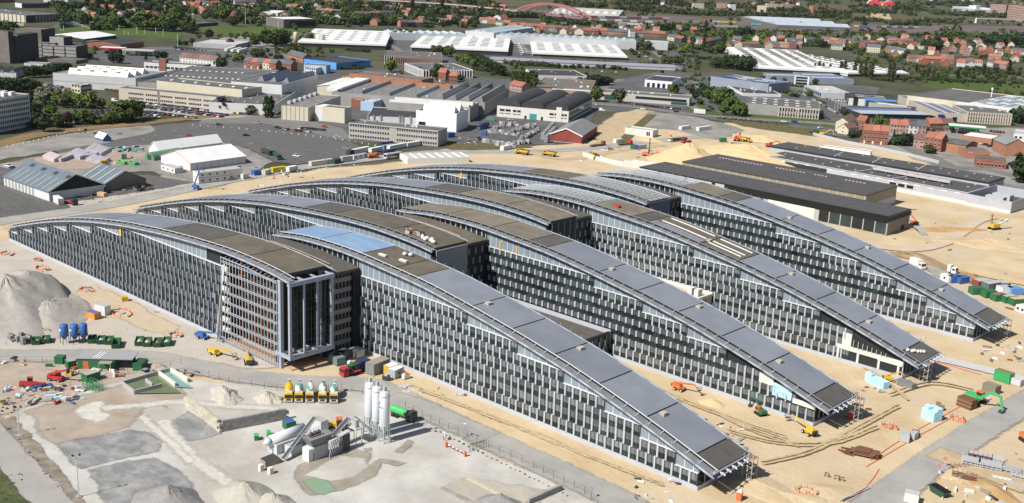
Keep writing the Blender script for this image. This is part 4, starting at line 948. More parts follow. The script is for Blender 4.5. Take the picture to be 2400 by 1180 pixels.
W,D,h=dims(T);slab(T,'white_panel',W,D,'R',0,.34,0,h*.85,white_w);slab(T,'glazing',W,D,'R',.1,.2,0,h*1.05,glassw,.3);slab(T,'blue_frame',W,D,'R',.34,1,h*.72,h*.98,bluew,.2);slab(T,'blue_frame',W,D,'R',.34,.37,0,h*.72,bluew,.2)
T=bld('low grey annexe in front of the blue-framed building',B5(215,470),B5(800,545),B5(150,440),5,gwall,rdark,name='annexe',gr=[('rooflight',.5,.5,1,.5,.5,1,26,1.4,.4,trimw)])
T=bld('long dark glass-fronted building with a pale blue roof behind the terraces',B5(110,622),B5(1060,642),B5(-10,535),None,dwall,rblue,b=B5(110,705),name='showroom')
W,D,h=dims(T);windows(T,W,D,'R',h*.35,h*.92,14,.01,.99,.92,glasst,frame);slab(T,'base',W,D,'R',0,1,0,h*.3,bgwall);b=MB();b.box(-.5,W+.5,-2,D*.45,h-.25,h+.1,rlblue);b.build('roof_edge',T)
T=bld('beige hall with a blue roof and two cream roof stripes',B5(1170,612),B5(1580,632),B5(612,372),None,beige,rblue,b=B5(1165,735),name='hall')
W,D,h=dims(T)
for u in(.30,.72):b=MB();b.box(W*u,W*u+1.3,.3,D-.3,h-.6,h-.05,cream);b.build('roof_stripe',T)
slab(T,'loading_dock',W,D,'R',.02,.22,h*.2,h*.78,M('dock_blue',(.03,.03,.22),rough=.5),1.5);slab(T,'gate',W,D,'R',.52,.67,0,h*.55,black)
T=bld('beige three-storey office with vertical piers beside the blue-roofed hall',B5(1580,602),B5(2200,637),B5(1470,508),None,beige,rflat,b=B5(1580,762),name='office',clutter=5)
W,D,h=dims(T)
for z in(1,h*.36,h*.68):windows(T,W,D,'R',z,z+2,17,.02,.98,.42)
for i in range(18):slab(T,'pier',W,D,'R',.015+i*.057,.03+i*.057,0,h+.1,beige,.5)
for z in(1,h*.36,h*.68):windows(T,W,D,'L',z,z+2,6,.05,.95,.42)
T=bld('huge flat grey hall with a white-framed glass roof section',B5(750,377),B5(2480,590),B5(375,165),10.5,cream,rflat,name='hall',wallL=beige)
W,D,h=dims(T);b=MB();b.box(W*.5,W*.92,D*.03,D*.98,h-.6,h-.2,rwhite);b.build('glass_roof_base',T)
for i in range(5):
 for j in range(9):
  b=MB();x=W*(.515+.08*i);y=D*(.06+.1*j);b.box(x,x+W*.065,y,y+D*.055,h-.3,h+.1,glassb if(i*3+j)%4 else rpale);b.build('glass_bay',T)
b=MB();b.box(W*.42,W*1,-1.5,.2,0,h,white_w);b.build('white_front',T);windows(T,W,D,'R',h*.45,h*.8,9,.5,.98,.7)
for o in T.children:
 if o.name.startswith('window'):o.location.y-=1.5
T=thing('mast','tall slim white mast beside the glass-roofed hall','mast',G(*B5(1878,560)));b=MB();p=pxm(*B5(1878,560));b.tube((0,0,0),(0.3,0,46*p),.55,trimw,8,.35);b.build('pole',T);b=MB();b.lathe([(.9,46*p-1),(.9,46*p+1)],trimw,8,(.3,0));b.build('head',T)
# ---- big white distribution sheds
def wshed(label,c0,c1,c2,b,open_front='R',**k):
 T=bld(label,c0,c1,c2,None,dwall if open_front!='B' else brick,rwhite,b=b,name='distribution_shed',cat='warehouse',par=.15,group='white distribution sheds',**k)
 W,D,h=dims(T)
 bb=MB();bb.box(-.8,W+.8,-.8,D+.8,h-.5,h+.25,rwhite);bb.build('roof_sheet',T)
 bb=MB()
 bb.box(-1.0,W+1.0,-1.1,-.75,h-1.4,h+.3,trimw);bb.box(-1.1,-.75,-1,D+1,h-1.4,h+.3,trimw);bb.build('fascia',T)
 if open_front=='R':slab(T,'side_wall',W,D,'L',0,1,0,h-.5,white_w,.5)
 else:slab(T,'end_wall',W,D,'R',0,1,0,h-.5,dwall,.3)
 return T
def vents(T,cols,nrow,u,v0,v1,ln,wd,up=.2):
 W,D,h=dims(T);me=MB();me.box(-ln/2,ln/2,-wd*.8,wd*.8,0,.6,tawall);me=me.mesh('ridge_vent')
 for c in cols:
  for r in range(nrow):
   link('ridge_vent',me,T,(W*c if u=='x' else W*(v0+(v1-v0)*r/(nrow-1)),D*(v0+(v1-v0)*r/(nrow-1))if u=='x' else D*c,h+up),0 if u=='x' else math.pi/2)
T=wshed('leftmost white-roofed distribution shed with the two silos at its corner',A2(605,622),A2(685,440),A1(1780,568),A2(612,692),'L');vents(T,(.12,.28,.44,.6,.76,.9),6,'y',.2,.85,6,.8)
T=wshed('middle white-roofed distribution shed behind the pink brick offices',A2(970,642),A2(2297,702),A2(1000,455),A2(985,716));vents(T,(.1,.28,.42,.6,.74,.9),8,'x',.2,.88,9,.8)
T=wshed('third white-roofed distribution shed above the long grey wall building',A3(290,730),A3(1587,787),A3(200,540),A3(300,776));vents(T,(.1,.28,.42,.6,.74,.9),8,'x',.2,.88,9,.8)
T=wshed('widest white many-ridged shed behind the solar-panel warehouse',A4(985,930),A4(2155,988),A4(575,655),A4(985,990));vents(T,(.16,.34,.55,.72,.9),22,'x',.045,.97,9,.8,1.2)
W,D,h=dims(T)
def ridges(T,n):
 W,D,h=dims(T)
 for i in range(n):
  b=MB();y=D*i/n;s=D/n;b.ext([(y,h+.2),(y+s,h+.2),(y+s*.5,h+1.6)],-.9,W+.9,rwhite);b.build('roof_ridge',T)
ridges(T,11)
T=wshed('white many-ridged shed behind the row of slim poplars',A4(2290,1010),A5(752,1012),A4(1935,722),A4(2290,1060));ridges(T,11);vents(T,(.2,.45,.7,.88),22,'x',.045,.97,9,.8,1.2)
T=bld('very long low pale-grey building like a wall below the white sheds',A2(2060,828),A3(2262,942),None,None,lgwall,M('roof_mauve',(.26,.26,.31),rough=.6),b=A2(2062,864),D=20,name='long_building',gable='x',rise=2.0)
T=bld('long pale blue sawtooth works behind the white sheds',A2(2135,482),A3(1720,575),None,None,lgwall,rlblue,b=A2(2140,600),D=42,name='works')
ridge_lights(T,'y',16,.02,.97,.1,.95,2.6,rlblue,share=.8)
T=bld('pale blue multi-pitched hall left of the long sawtooth works',A2(660,455),A2(1720,478),None,9,lgwall,rlblue,D=38,name='works');ridge_lights(T,'y',9,.02,.97,.1,.95,2.2,rlblue,share=.8)
T=bld('taller pale blue hall with twin pitched roofs between the sawtooth works',A2(1715,425),A2(2110,455),A2(1680,312),13,lgwall,rlblue,name='works');ridge_lights(T,'y',2,.3,.75,.02,.98,3,rlblue,share=1)
bld('white end hall of the long sawtooth works near the car park',A3(1720,575),A3(2158,600),None,9,lgwall,rlblue,D=34,name='works')
for i,(c,q,w)in enumerate(((A1(1730,595),'left',5.2),(A1(2055,622),'right',6.5))):
 T=thing('silo','cream cylindrical %s at the corner of the leftmost white shed'%('single silo, the left one,' if i==0 else 'silo, the right and thicker one,'),'silo',G(*c),0,'cream silos by the white shed');s=pxm(*c);b=MB();b.lathe([(w*.5,0),(w*.5,22*s),(w*.32,25*s)],cream,14);b.build('shell',T,True)
 if i:b=MB();b.lathe([(w*.42,0),(w*.42,22*s),(w*.3,25*s)],M('silo_grey',(.4,.41,.38),rough=.7),14,(w*.75,.8));b.build('twin_shell',T,True)
# ---- offices by the sheds
T=bld('pink brick office block with tall piers left of the middle white shed',A2(585,772),A2(1395,802),A2(418,692),None,pbrick,rflat,b=A2(590,892),name='office',clutter=8)
W,D,h=dims(T)
for i in range(26):slab(T,'pier',W,D,'R',.01+i*.038,.022+i*.038,0,h+.1,pbrick,.5)
windows(T,W,D,'R',1,h*.8,25,.015,.99,.5)
slab(T,'glazing',W,D,'R',.0,.18,0,h*.97,glassw,.6)
for i in range(5):slab(T,'white_pier',W,D,'R',.01+i*.04,.02+i*.04,0,h,trimw,.9)
windows(T,W,D,'L',1,h*.8,3,.1,.9,.2)
T=bld('grey-roofed office with white arched piers in front of the pink block',A2(1130,967),A2(1820,967),A2(770,872),None,white_w,rflat,b=A2(1130,1085),name='office',clutter=8)
W,D,h=dims(T)
for f,n in(('L',14),('R',18)):
 windows(T,W,D,f,.8,h*.86,n,.01,.99,.55)
 for i in range(n+1):slab(T,'arch_pier',W,D,f,.005+i*.98/n,.013+i*.98/n,0,h,trimw,.6)
T=bld('bright blue superstore with a dark roof',A1(2290,872),A2(405,832),A1(2145,792),None,bluew,rdark,b=A1(2290,968),name='superstore')
W,D,h=dims(T)
for i,(u,wd)in enumerate(((.56,.02),(.585,.012),(.603,.02),(.635,.016),(.655,.02),(.685,.03),(.72,.012),(.737,.018),(.76,.022))):slab(T,'sign_letter',W,D,'R',u,u+wd,h*.72-(.2 if i%3 else 0),h*.88,dwall,.1)
windows(T,W,D,'R',.8,h*.4,6,.02,.3,.8);slab(T,'entrance',W,D,'R',.45,.62,0,h*.5,glassw,.3)
bld('white two-storey office in front of the blue annexe',A1(2010,947),A1(2100,927),A1(1840,937),None,white_w,rpale,b=A1(2010,1035),name='office',win=[('L',.8,2.6,5),('L',4,5.8,5)])
bld('light blue box-shaped annexe behind the white office',A1(2150,912),A1(2210,890),A1(1850,892),None,pblue,rflat,b=A1(2155,1022),name='annexe')
bld('cream flat-roofed garage block behind the dotted-roof hall',A1(1040,977),A1(1112,958),A1(765,950),None,cream,rbrown,b=A1(1040,1022),name='garage')
T=bld('long brick-ended office with white ribbon windows and a brick tower',A1(440,912),A1(542,888),A0(2090,842),None,white_w,rflat,b=A1(450,1030),name='office',wallL=white_w)
W,D,h=dims(T);windows(T,W,D,'L',h*.35,h*.62,12,.12,.98,.8);slab(T,'brick_end',W,D,'L',0,.1,0,h+.1,brick,.3);slab(T,'brick_end',W,D,'R',0,1,0,h+.1,brick,.3);b=MB();b.box(-.6,5,D*.62,D*.74,0,h+3.5,brick);b.build('brick_tower',T)
bld('grey flat hall with brownish roof between the sawtooth warehouse and brick office',A1(185,1052),A1(482,980),A0(2340,985),None,gwall,rbrown,b=A1(190,1110),name='hall')
# ---- upper left
T=bld('long depot with cream ribbed wall at the upper left edge',A0(355,217),A0(872,192),A0(-260,128),None,dwall,rflat,b=A0(357,318),name='depot',wallL=cream,clutter=12)
W,D,h=dims(T)
for i in range(16):slab(T,'rib',W,D,'L',.01+i*.062,.022+i*.062,0,h,tawall,.3)
for i in range(9):slab(T,'grey_panel',W,D,'R',.25+i*.085,.30+i*.085,0,h*.95,gwall,.2)
bld('dark blue depot with a white end wall at the top left',A0(300,50),A0(680,45),A0(228,38),None,M('wall_navy',(.05,.06,.10),rough=.7),rflat,b=A0(300,113),name='depot',wallL=white_w)
T=thing('office_complex','dark terraced office complex of grey and black blocks at the upper left','office building',G(*A0(580,850)))
def block(c0,c1,c2,b,wall,roof,wl=None,bands=0):
 h=hgt(c0,b);o,rz,W,D=frame_of(c0,c1,c2,h,None,None)
 P=link('block',None,T,o-Vector(T.location),rz);P.empty_display_size=.5
 volume(P,W,D,h,wall,roof,wallL=wl)
 for i in range(bands):
  z=h*(i+.55)/bands
  for j in range(3):bb=MB();bb.box(-.9,.1,D*(j/3+.02),D*(j/3+.30),z-h*.18,z+.3,gwall);bb.build('balcony',P)
  bb=MB();bb.box(-.15,.1,D*.01,D*.99,z+.3,z+h*.07,black);bb.build('window_band',P)
 return P
block(A0(110,440),A0(178,436),A0(-170,420),A0(135,882),dwall,rflat,tawall)
block(A0(240,482),A0(520,455),A0(140,475),A0(248,872),dwall,rflat,tawall)
block(A0(570,412),A0(757,390),A0(245,385),A0(590,800),dwall,rbrown,tawall)
block(A0(770,592),A0(905,565),A0(535,570),A0(775,812),dwall,rflat,gwall,4)
block(A0(880,520),A0(1000,505),A0(700,505),A0(885,815),dwall,rflat,gwall)
block(A0(1062,645),A0(1210,620),A0(860,575),A0(1075,835),dwall,rflat,gwall,4)
block(A0(1050,842),A0(1215,815),A0(300,832),A0(1052,884),tawall,rflat)
bld('brown brick shed with two white pitched roofs above the dark offices',A0(1160,545),A0(1610,490),A0(800,478),None,dwall,rwhite,b=A0(1165,590),name='shed',gable='x',rise=3)
bld('old brick works with dark double-pitched roofs beside the filling stations',A0(1665,622),A0(1985,585),A0(1430,562),None,brick,rdark,b=A0(1670,690),name='works',gable='x',rise=2.5)
bld('dark low workshop left of the old brick works',A0(1300,580),A0(1425,560),A0(1160,565),None,dwall,rflat,b=A0(1302,650),name='workshop')
T=bld('white sawtooth-gabled shed at the left edge among dark trees',A0(220,1010),A0(350,960),A0(-140,965),None,white_w,rcorr,b=A0(225,1080),name='shed');ridge_lights(T,'x',3,0,1,.02,.98,3,rcorr)
bld('low pale workshop with white trim in front of the dark office complex',A0(640,885),A0(700,865),A0(385,858),None,white_w,rflat,b=A0(642,930),name='workshop')
T=bld('grey sports stand with white roof edge beside the pitch',A1(1560,268),A1(2015,262),A1(1450,232),None,tawall,rwhite,b=A1(1562,397),name='grandstand',cat='stand');W,D,h=dims(T);slab(T,'dark_front',W,D,'R',.2,.98,h*.2,h*.75,black)
bld('white flat-roofed hall behind the sports stand',A1(1480,182),A1(1592,152),A1(1255,172),None,white_w,rwhite,b=A1(1480,250),name='hall')
bld('long low dark clubhouse across the pitch',A1(380,330),A1(655,312),A1(250,305),4,dwall,rflat,name='clubhouse')
bld('pale grey roofs of the bus depot beyond the dark hedge',A1(900,622),A1(1110,575),A1(560,540),5,concr,rpale,name='depot')
def canopy(label,c,w,d,h,m,rz,trim,posts=2):
 T=thing('filling_station',label,'filling station',G(*c),rz);b=MB();b.box(-w/2,w/2,-d/2,d/2,h,h+.5,m);b.build('canopy',T);b=MB();b.box(-w/2-.1,w/2+.1,-d/2-.15,-d/2,h-.3,h+.7,trim);b.box(-w/2-.15,-w/2,-d/2,d/2,h-.3,h+.7,trim);b.build('fascia',T)
 for i in range(posts):
  for j in(-1,1):b=MB();b.box((i-.5*(posts-1))*w*.5-.25,(i-.5*(posts-1))*w*.5+.25,j*d*.25-.25,j*d*.25+.25,0,h,trimw);b.build('post',T)
 b=MB();b.box(-w*.2,w*.35,d*.5,d*.5+5,0,3.6,white_w,top=rflat);b.build('shop',T)
 for i in range(3):b=MB();b.box(-w*.3+i*w*.25,-w*.3+i*w*.25+.8,-.4,.4,0,1.6,orange if i%2 else trimw);b.build('pump',T)
 return T
redp=M('red_paint',(.55,.04,.04),rough=.5);greenp=M('green_paint',(.02,.25,.07),rough=.5)
canopy('filling station with a white canopy edged in red',A0(1560,735),24,14,5,rwhite,.75,redp)
canopy('filling station with a long cream canopy and green trim post',A0(1930,770),30,12,5.2,rpale,.75,cream,3)
canopy('filling station with a white canopy edged in green near the brick workshops',B5(1560,905),26,15,5.2,rwhite,.4,greenp)
# ------------------------------------------------------------------ houses
HW=[white_w,brick,obrick,pbrick,cream,beige,brick,lgwall]
def house(label,P,rz,w,d,he,rise,wall,roof,win=True,gable='x',group=None,rows=2,name='house',chim=True):
 T=thing(name,label,'house',P,rz,group);FOOT.append((P,math.cos(rz),math.sin(rz),w,d))
 volume(T,w,d,he,wall,roof,gable=gable,rise=rise,over=.25)
 r=T.children[-1]
 if chim:
  b=MB();x=w*.12;b.box(x,x+.7,d*.45,d*.45+.7,he+rise*.6,he+rise+1.0,brick);b.build('chimney',r)
 if win:
  n=max(2,int(w/2.6));st=w/n
  for f in range(rows):
   for i in range(n):
    if f==0 and i==0:continue
    link('window',wmesh(1.2,1.5),T,(i*st+st/2-.6,-.06,.9+f*2.8))
  b=MB();b.box(st*.25,st*.25+1,-.08,.1,0,2.1,tile_b if wall is not brick else trimw);b.build('door',T)
  for f in range(rows):link('window',wmesh(1.0,1.3),T,(-.06,d*.5+.5,1+f*2.8),-math.pi/2)
 return T
def row(where,a,b,n,he=5.6,d=9,rise=3.2,walls=None,roofs=None,win=True,gable='x',jit=.5,group=None,rows=2,noun='house'):
 A=G(*a);B=G(*b);X=(B-A);L_=X.length;X.normalize();rz=math.atan2(X.y,X.x)
 for i in range(n):
  w=L_/n;p=A+X*(w*i)
  wl=(walls or HW)[i%len(walls)if walls else rnd.randrange(len(HW))];rf=(roofs or[tile_r,tile_b,tile_g,tile_o])[i%len(roofs)if roofs else rnd.randrange(4)]
  lab=('%s %s from the left %s'%(ordw(i),noun,where))if n>1 else '%s %s'%(noun,where)
  house(lab,p+Vector((X.y,-X.x,0))*(-rnd.uniform(0,jit)),rz,w-.04,d,he+rnd.uniform(-.4,.4)*(jit>0),rise*rnd.uniform(.9,1.1)if jit else rise,wl,rf,win,gable,group or('houses '+where)[:60],rows)
W1,BR,OB,CR=white_w,brick,obrick,cream
row('in the terrace with a white front by the sand lane',A5(760,862),A5(1390,893),6,walls=[pbrick,W1,brick,brick,obrick,obrick],roofs=[tile_b,tile_r,tile_r,tile_r,tile_r,tile_b])
row('in the short brick terrace right of the sand lane',A5(1465,910),A5(1780,928),3,walls=[lgwall,pbrick,W1],roofs=[tile_b,tile_b,tile_r])
row('in the white-windowed terrace before the grey works roof',A5(1840,918),A5(2100,962),3,walls=[W1,dwall,pbrick],roofs=[tile_b,tile_o,tile_o])
row('with yellow front and slate roof above the white shed',A5(175,724),A5(365,738),1,he=7,walls=[CR],roofs=[tile_g])
row('in the slate-roofed row with an orange gable',A5(432,728),A5(705,760),3,walls=[OB,W1,W1],roofs=[tile_g,tile_g,tile_g])
row('in the upper row left of the big dark tree',A5(25,650),A5(410,652),4,walls=[OB,W1,CR,CR],roofs=[tile_g,tile_g,tile_r,tile_b])
row('in the brown row beside the big dark tree',A5(490,608),A5(830,622),3,roofs=[tile_r,tile_b,tile_b])
for i,(x,y,wl,rf,tx)in enumerate(((1490,705,OB,tile_r,'orange gable house left of the white-gabled one'),(1560,715,W1,tile_g,'white-gabled house among orange gables'),(1700,738,OB,tile_g,'orange gable house with slate roof by the poplar wood'),(1860,735,OB,tile_r,'tall orange gable house beside the poplar wood'),(2100,752,OB,tile_r,'orange gable house at the right end of the upper street'),(2190,760,CR,tile_g,'long cream house with slate roof at the right edge'),(1530,775,pbrick,tile_o,'small orange-roofed house below the orange gables'),(540,800,OB,tile_g,'gabled orange house at the corner of the white shed'),(1250,645,CR,tile_o,'orange-roofed house right of the big dark tree'),(1340,720,pbrick,tile_o,'orange-roofed cottage below the upper street'),(890,680,W1,tile_r,'white house half behind the big dark tree'))):
 p=G(*A5(x,y));house(tx,p,.55,8 if i!=5 else 18,9,5.5,4,wl,rf,gable='y' if i!=5 else 'x',group='gabled houses in the upper street')
row('in the slate-roofed row above the oval hedge',A4(55,592),A4(245,612),2,walls=[OB,W1],roofs=[tile_g,tile_g])
row('with red dormers left of the conifer',A4(260,612),A4(300,612),1,walls=[OB])
row('in the tall brick row beside the conifer',A4(300,655),A4(545,600),2,he=7,walls=[pbrick,pbrick],roofs=[tile_o,tile_g])
row('in the low brown row along the first white ridged shed',A4(640,655),A4(1060,660),3,he=4,walls=[tawall,CR,pbrick],roofs=[tile_g,tile_b,tile_b])
row('in the small orange-roofed group above the ridged shed',A4(1190,650),A4(1640,672),3,he=4,roofs=[tile_g,tile_o,tile_r])
row('in the white-gabled pair before the meadow',A4(1430,612),A4(1655,622),2,walls=[W1,W1],roofs=[tile_g,tile_g])
row('in the slate pair behind the pale green tree',A4(1710,605),A4(1870,600),2,walls=[CR,CR],roofs=[tile_g,tile_g])
row('in the grey-roofed street right of the pale green tree',A4(1910,590),A4(2230,630),3,walls=[lgwall,OB,pbrick],roofs=[tile_b,tile_o,tile_g])
row('with solar panels and a cream wall by the second ridged shed',A4(2050,690),A4(2210,700),1,walls=[CR],roofs=[tile_g])
row('at the left end of the street above the ridged sheds',A4(2235,610),A4(2360,622),1,walls=[CR],roofs=[tile_g])
row('in the orange-roofed street behind the sawtooth works',A3(-40,398),A3(410,420),6,roofs=[tile_o,tile_o,tile_o,tile_o,tile_b,tile_o],walls=[pbrick,pbrick,OB,W1,brick,brick])
row('in the long brown-roofed terrace with a yellow gable',A3(420,436),A3(780,446),4,walls=[pbrick,CR,brick,brick],roofs=[tile_b,tile_b,tile_b,tile_b])
row('in the dark terrace behind the third white shed',A3(795,468),A3(1200,484),4,walls=[brick,pbrick,brick,brick],roofs=[tile_b,tile_b,tile_r,tile_b])
row('in the mixed row left of the tall white house',A3(1210,480),A3(1620,502),4,roofs=[tile_o,tile_g,tile_g,tile_g],walls=[OB,pbrick,OB,tawall])
row('tall and white behind the sawtooth works',A3(1630,520),A3(1700,522),1,he=9,walls=[W1],roofs=[tile_g])
row('in the orange row right of the tall white house',A3(1705,515),A3(2120,525),4,roofs=[tile_b,tile_b,tile_o,tile_o])
row('in the cream pair at the end of the orange row',A3(2140,556),A3(2340,592),2,walls=[CR,dwall],roofs=[tile_g,tile_r])
row('with white gable among trees left of the viaduct',A2(205,240),A2(390,243),2,walls=[W1,W1],roofs=[tile_b,tile_g])
row('in the orange group left of the viaduct',A2(430,235),A2(760,222),3,roofs=[tile_o,tile_g,tile_g],walls=[pbrick,CR,pbrick])
row('in the red-roofed pair under the viaduct',A2(760,182),A2(950,192),2,roofs=[tile_r,tile_o],walls=[pbrick,OB])
row('in the flat-gabled row behind the pale blue hall',A2(820,378),A2(1230,374),4,walls=[obrick,dwall,CR,dwall],roofs=[tile_g,tile_g,tile_o,tile_g],he=6.5)
row('in the white row behind the taller blue hall',A2(1300,332),A2(1500,342),2,walls=[W1,lgwall],roofs=[tile_g,tile_b])
row('in the dark pair behind the taller blue hall',A2(1690,300),A2(1810,305),1,walls=[tawall],roofs=[tile_g])
row('in the orange-roofed row right of the taller blue hall',A2(1900,318),A2(2130,335),2,roofs=[tile_o,tile_o])
row('in the brown-roofed row right of the taller blue hall',A2(2130,350),A2(2320,372),2,roofs=[tile_g,tile_r])
row('in the white terrace behind the brick-ended office',A1(125,872),A1(622,922),6,walls=[W1]*6,roofs=[tile_b],jit=0,rise=3.6)
row('in the red-brick terrace with mixed roofs',A1(1008,940),A1(1450,988),5,walls=[brick,brick,brick,CR,brick],roofs=[tile_g,tile_r,tile_g,tile_r,tile_g],he=6.5)
row('in the dark brick pair right of the red-brick terrace',A1(1450,960),A1(1660,985),2,walls=[OB,brick],roofs=[tile_g,tile_g])
row('in the red-brick block by the tall lamp post',A1(1610,820),A1(1830,880),1,he=6,walls=[obrick],roofs=[rflat])
row('in the red-roofed pair beyond the playing field',A1(205,165),A1(430,182),2,roofs=[tile_o,tile_r])
row('in the slate group at the top beside the autumn tree',A1(360,85),A1(520,92),2,roofs=[tile_g,tile_g],win=False)
row('large and red-roofed behind the floodlights',A1(540,92),A1(690,82),1,roofs=[tile_r],win=False)
row('with orange hipped roof behind the floodlights',A1(770,62),A1(870,70),1,roofs=[tile_o],win=False)
row('under the long slate roof at the top',A1(890,92),A1(1190,96),2,roofs=[tile_g,tile_g],he=8,win=False)
row('pink and gabled at the top beside the tall lamp',A1(1380,92),A1(1530,100),1,walls=[pbrick],roofs=[tile_r],gable='y',win=False)
row('in the brown pair behind the white sports hall',A1(1600,128),A1(1770,142),2,roofs=[tile_b,tile_r],win=False)
row('in the scattered row right of the sports stand',A1(2010,190),A1(2340,215),3,roofs=[tile_b,tile_o,tile_g],win=False)
row('in the top row right of the sports stand',A1(1960,60),A1(2240,75),3,roofs=[tile_b,tile_o,tile_o],win=False)
row('in the top left corner behind the navy depot',A0(-20,40),A0(210,30),2,roofs=[tile_r,tile_g],win=False)
row('in the far row left of the poplars at the top',A0(600,30),A0(940,52),3,walls=[CR,lgwall,W1],roofs=[tile_g,rflat,rflat],win=False)
row('tall and orange between the poplars at the top',A0(1250,90),A0(1340,92),1,he=14,walls=[obrick],roofs=[tile_r],win=False)
row('in the white row behind the poplars at the top',A0(1380,150),A0(1570,158),2,walls=[lgwall,CR],roofs=[tile_r,tile_r],win=False)
row('in the cream row at the top centre left',A0(1715,90),A0(2000,95),3,walls=[CR,W1,lgwall],roofs=[tile_r,rflat,tile_g],win=False)
row('in the slate row at the top left of centre',A0(2100,40),A0(2330,45),2,roofs=[tile_g,tile_g],win=False)
row('in the red-brick apartment row with a continuous orange roof',B5(122,1042),B5(472,1068),3,he=9.2,d=9,rise=3.4,walls=[brick],roofs=[tile_o],jit=0,rows=3)
row('in the brick row right of the dark garden',B5(820,1108),B5(970,1124),1,he=6,walls=[pbrick],roofs=[tile_b])
row('in the taller orange-roofed brick pair',B5(972,1126),B5(1205,1162),2,he=8.6,d=9,walls=[brick],roofs=[tile_o],jit=0,rows=3)
row('in the red-roofed terrace behind the apartment row',B5(505,882),B5(765,902),3,he=5.6,walls=[pbrick],roofs=[tile_r])
row('in the slate pair at the end of the red-roofed terrace',B5(768,905),B5(1000,915),2,walls=[W1,pbrick],roofs=[tile_g,tile_g])
row('in the hipped pair facing the beige hall',B5(1050,872),B5(1400,868),2,walls=[brick,pbrick],roofs=[tile_o,tile_b])
row('with a yellow wall at the road junction',B4(2285,895),B5(30,830),1,he=7.5,walls=[CR],roofs=[tile_b])
row('of red brick beside the yellow junction house',B5(35,832),B5(150,848),1,he=6,walls=[brick],roofs=[tile_r])
row('of dark brick below the yellow junction house',B4(2290,925),B5(70,905),1,he=4,walls=[CR],roofs=[tile_b])
row('of red brick with a steep roof beside the arched office',B2(1340,190),B2(1440,198),1,he=8,walls=[brick],roofs=[tile_r])
row('of red brick, lower and wider, beside the arched office',B2(1442,194),B2(1600,200),1,he=5.5,walls=[brick],roofs=[tile_o])
row('of pink brick beside the clipped poplars',B3(-40,310),B3(130,345),1,he=5,walls=[pbrick],roofs=[tile_r])
T=bld('brick workshop with a dark pitched roof beside the forecourt',B5(1560,1072),B5(1720,1040),B5(1235,935),6,obrick,rflat,name='workshop',gable='y',rise=2)
T=bld('brick hall with broad white roof stripes',B5(1915,978),B5(2035,932),B5(1660,872),None,obrick,rbrown,b=B5(1915,1075),name='workshop')
W,D,h=dims(T)
for i in range(3):b=MB();b.box(W*(.1+.3*i),W*(.22+.3*i),.4,D-.4,h-.6,h+.1,rwhite);b.build('roof_stripe',T)
bld('brick hall with a grey pitched roof and white-fronted shop at the right edge',B5(2110,1060),B5(2420,1075),B5(1915,985),7.5,obrick,rcorr,name='workshop',gable='y',rise=4)
bld('low dark brick clinic with white-framed porch by the right-hand street',B5(1700,1250),B5(2120,1290),B5(1600,1190),5,brick,rflat,name='clinic',win=[('R',.8,2.6,8)])
bld('orange-brick shop front with a pink sign beside the forecourt',B5(1560,1140),B5(1900,1160),B5(1545,1085),5,obrick,rbrown,name='shop',sl=[('sign','R',.1,.3,3.2,4.2,M('pink_sign',(.6,.2,.3),rough=.6)),('glazing','R',.5,.95,.4,2.6,glassw)])
bld('white corner building at the far right above the brick hall',B5(2220,905),B5(2420,925),B5(2180,840),6,white_w,rpale,name='building',win=[('R',2.5,4.5,3)])
# ---- far away, along the top
T=bld('distant white workshop with dome rooflights behind the red bridge',A3(510,178),A3(1470,228),A3(480,88),None,lgwall,rpale,b=A3(510,205),name='works');W,D,h=dims(T)
for i in range(8):b=MB();x=W*(.05+.125*i);b.lathe([(7,h-.5),(5,h+2.5),(1,h+4)],cream,10,(x,D*.35));b.build('dome_light',T)
windows(T,W,D,'R',1,h*.7,20,.02,.72,.8,glassb)
T=bld('distant long rail shed with pale ribbed roofs',A4(1310,345),A4(2340,385),A4(1160,245),6,tawall,rlblue,name='rail_shed',cat='shed');ridge_lights(T,'x',3,0,1,.02,.98,5,rlblue,share=1)
for i,(x,y,w)in enumerate(((290,75,190),(495,90,180))):
 p=G(*A5(x,y));s=pxm(*A5(x,y))/5.9;T=thing('market_hall','distant red barrel-vaulted hall, %s of the two'%('left' if i==0 else 'right'),'hall',p,.5,'red vaulted halls');b=MB();r=w*s/2
 q=[(-r*math.cos(math.pi*k/12),r*.78*math.sin(math.pi*k/12))for k in range(13)];b.ext([(a,c)for a,c in q],0,r*2.4,rwhite,axis='y',capm=M('hall_red',(.55,.04,.05),rough=.6)if i==0 else MATS['hall_red']);b.build('vault',T);b=MB();b.box(-r*.15,r*.15,-.6,.1,0,r*.25,glassw);b.build('gate',T)
bld('distant white flat shed at the top right',A5(1700,130),A5(2160,150),A5(1620,98),10,lgwall,rwhite,name='shed')
bld('distant white depot block above the flat shed',A5(1600,75),A5(1700,82),A5(1525,65),18,white_w,rpale,name='depot')
for i,(x,y,w,h)in enumerate(((1900,60,220,26),(2150,70,120,34),(2280,90,130,34))):
 T=bld('distant pink apartment slab, %s of three at the top right'%ordw(i),A5(x,y),A5(x+w,y+14),None,h,pbrick,rpale,D=16,name='apartment_block',group='pink slabs at the top right');W,D,hh=dims(T)
 for f in range(6):windows(T,W,D,'R',2+f*hh/6.4,3.6+f*hh/6.4,8,.03,.97,.6)
for i,(x,y,w,h,wl)in enumerate(((1040,60,120,22,cream),(1170,35,160,26,beige),(1380,40,160,24,pbrick),(1750,60,55,26,obrick),(620,40,40,20,white_w),(150,30,150,18,beige),(480,25,130,20,pbrick))):
 bld('distant %s block, %s from the left along the upper edge'%({'wall_cream':'cream','wall_beige':'beige','wall_pink_brick':'pink','wall_orange_brick':'orange','wall_white':'white'}[wl.name],ordw(i)),A4(x,y+20),A4(x+w,y+26),None,h*.6,wl,rbrown,D=14,name='apartment_block',group='blocks along the upper edge')
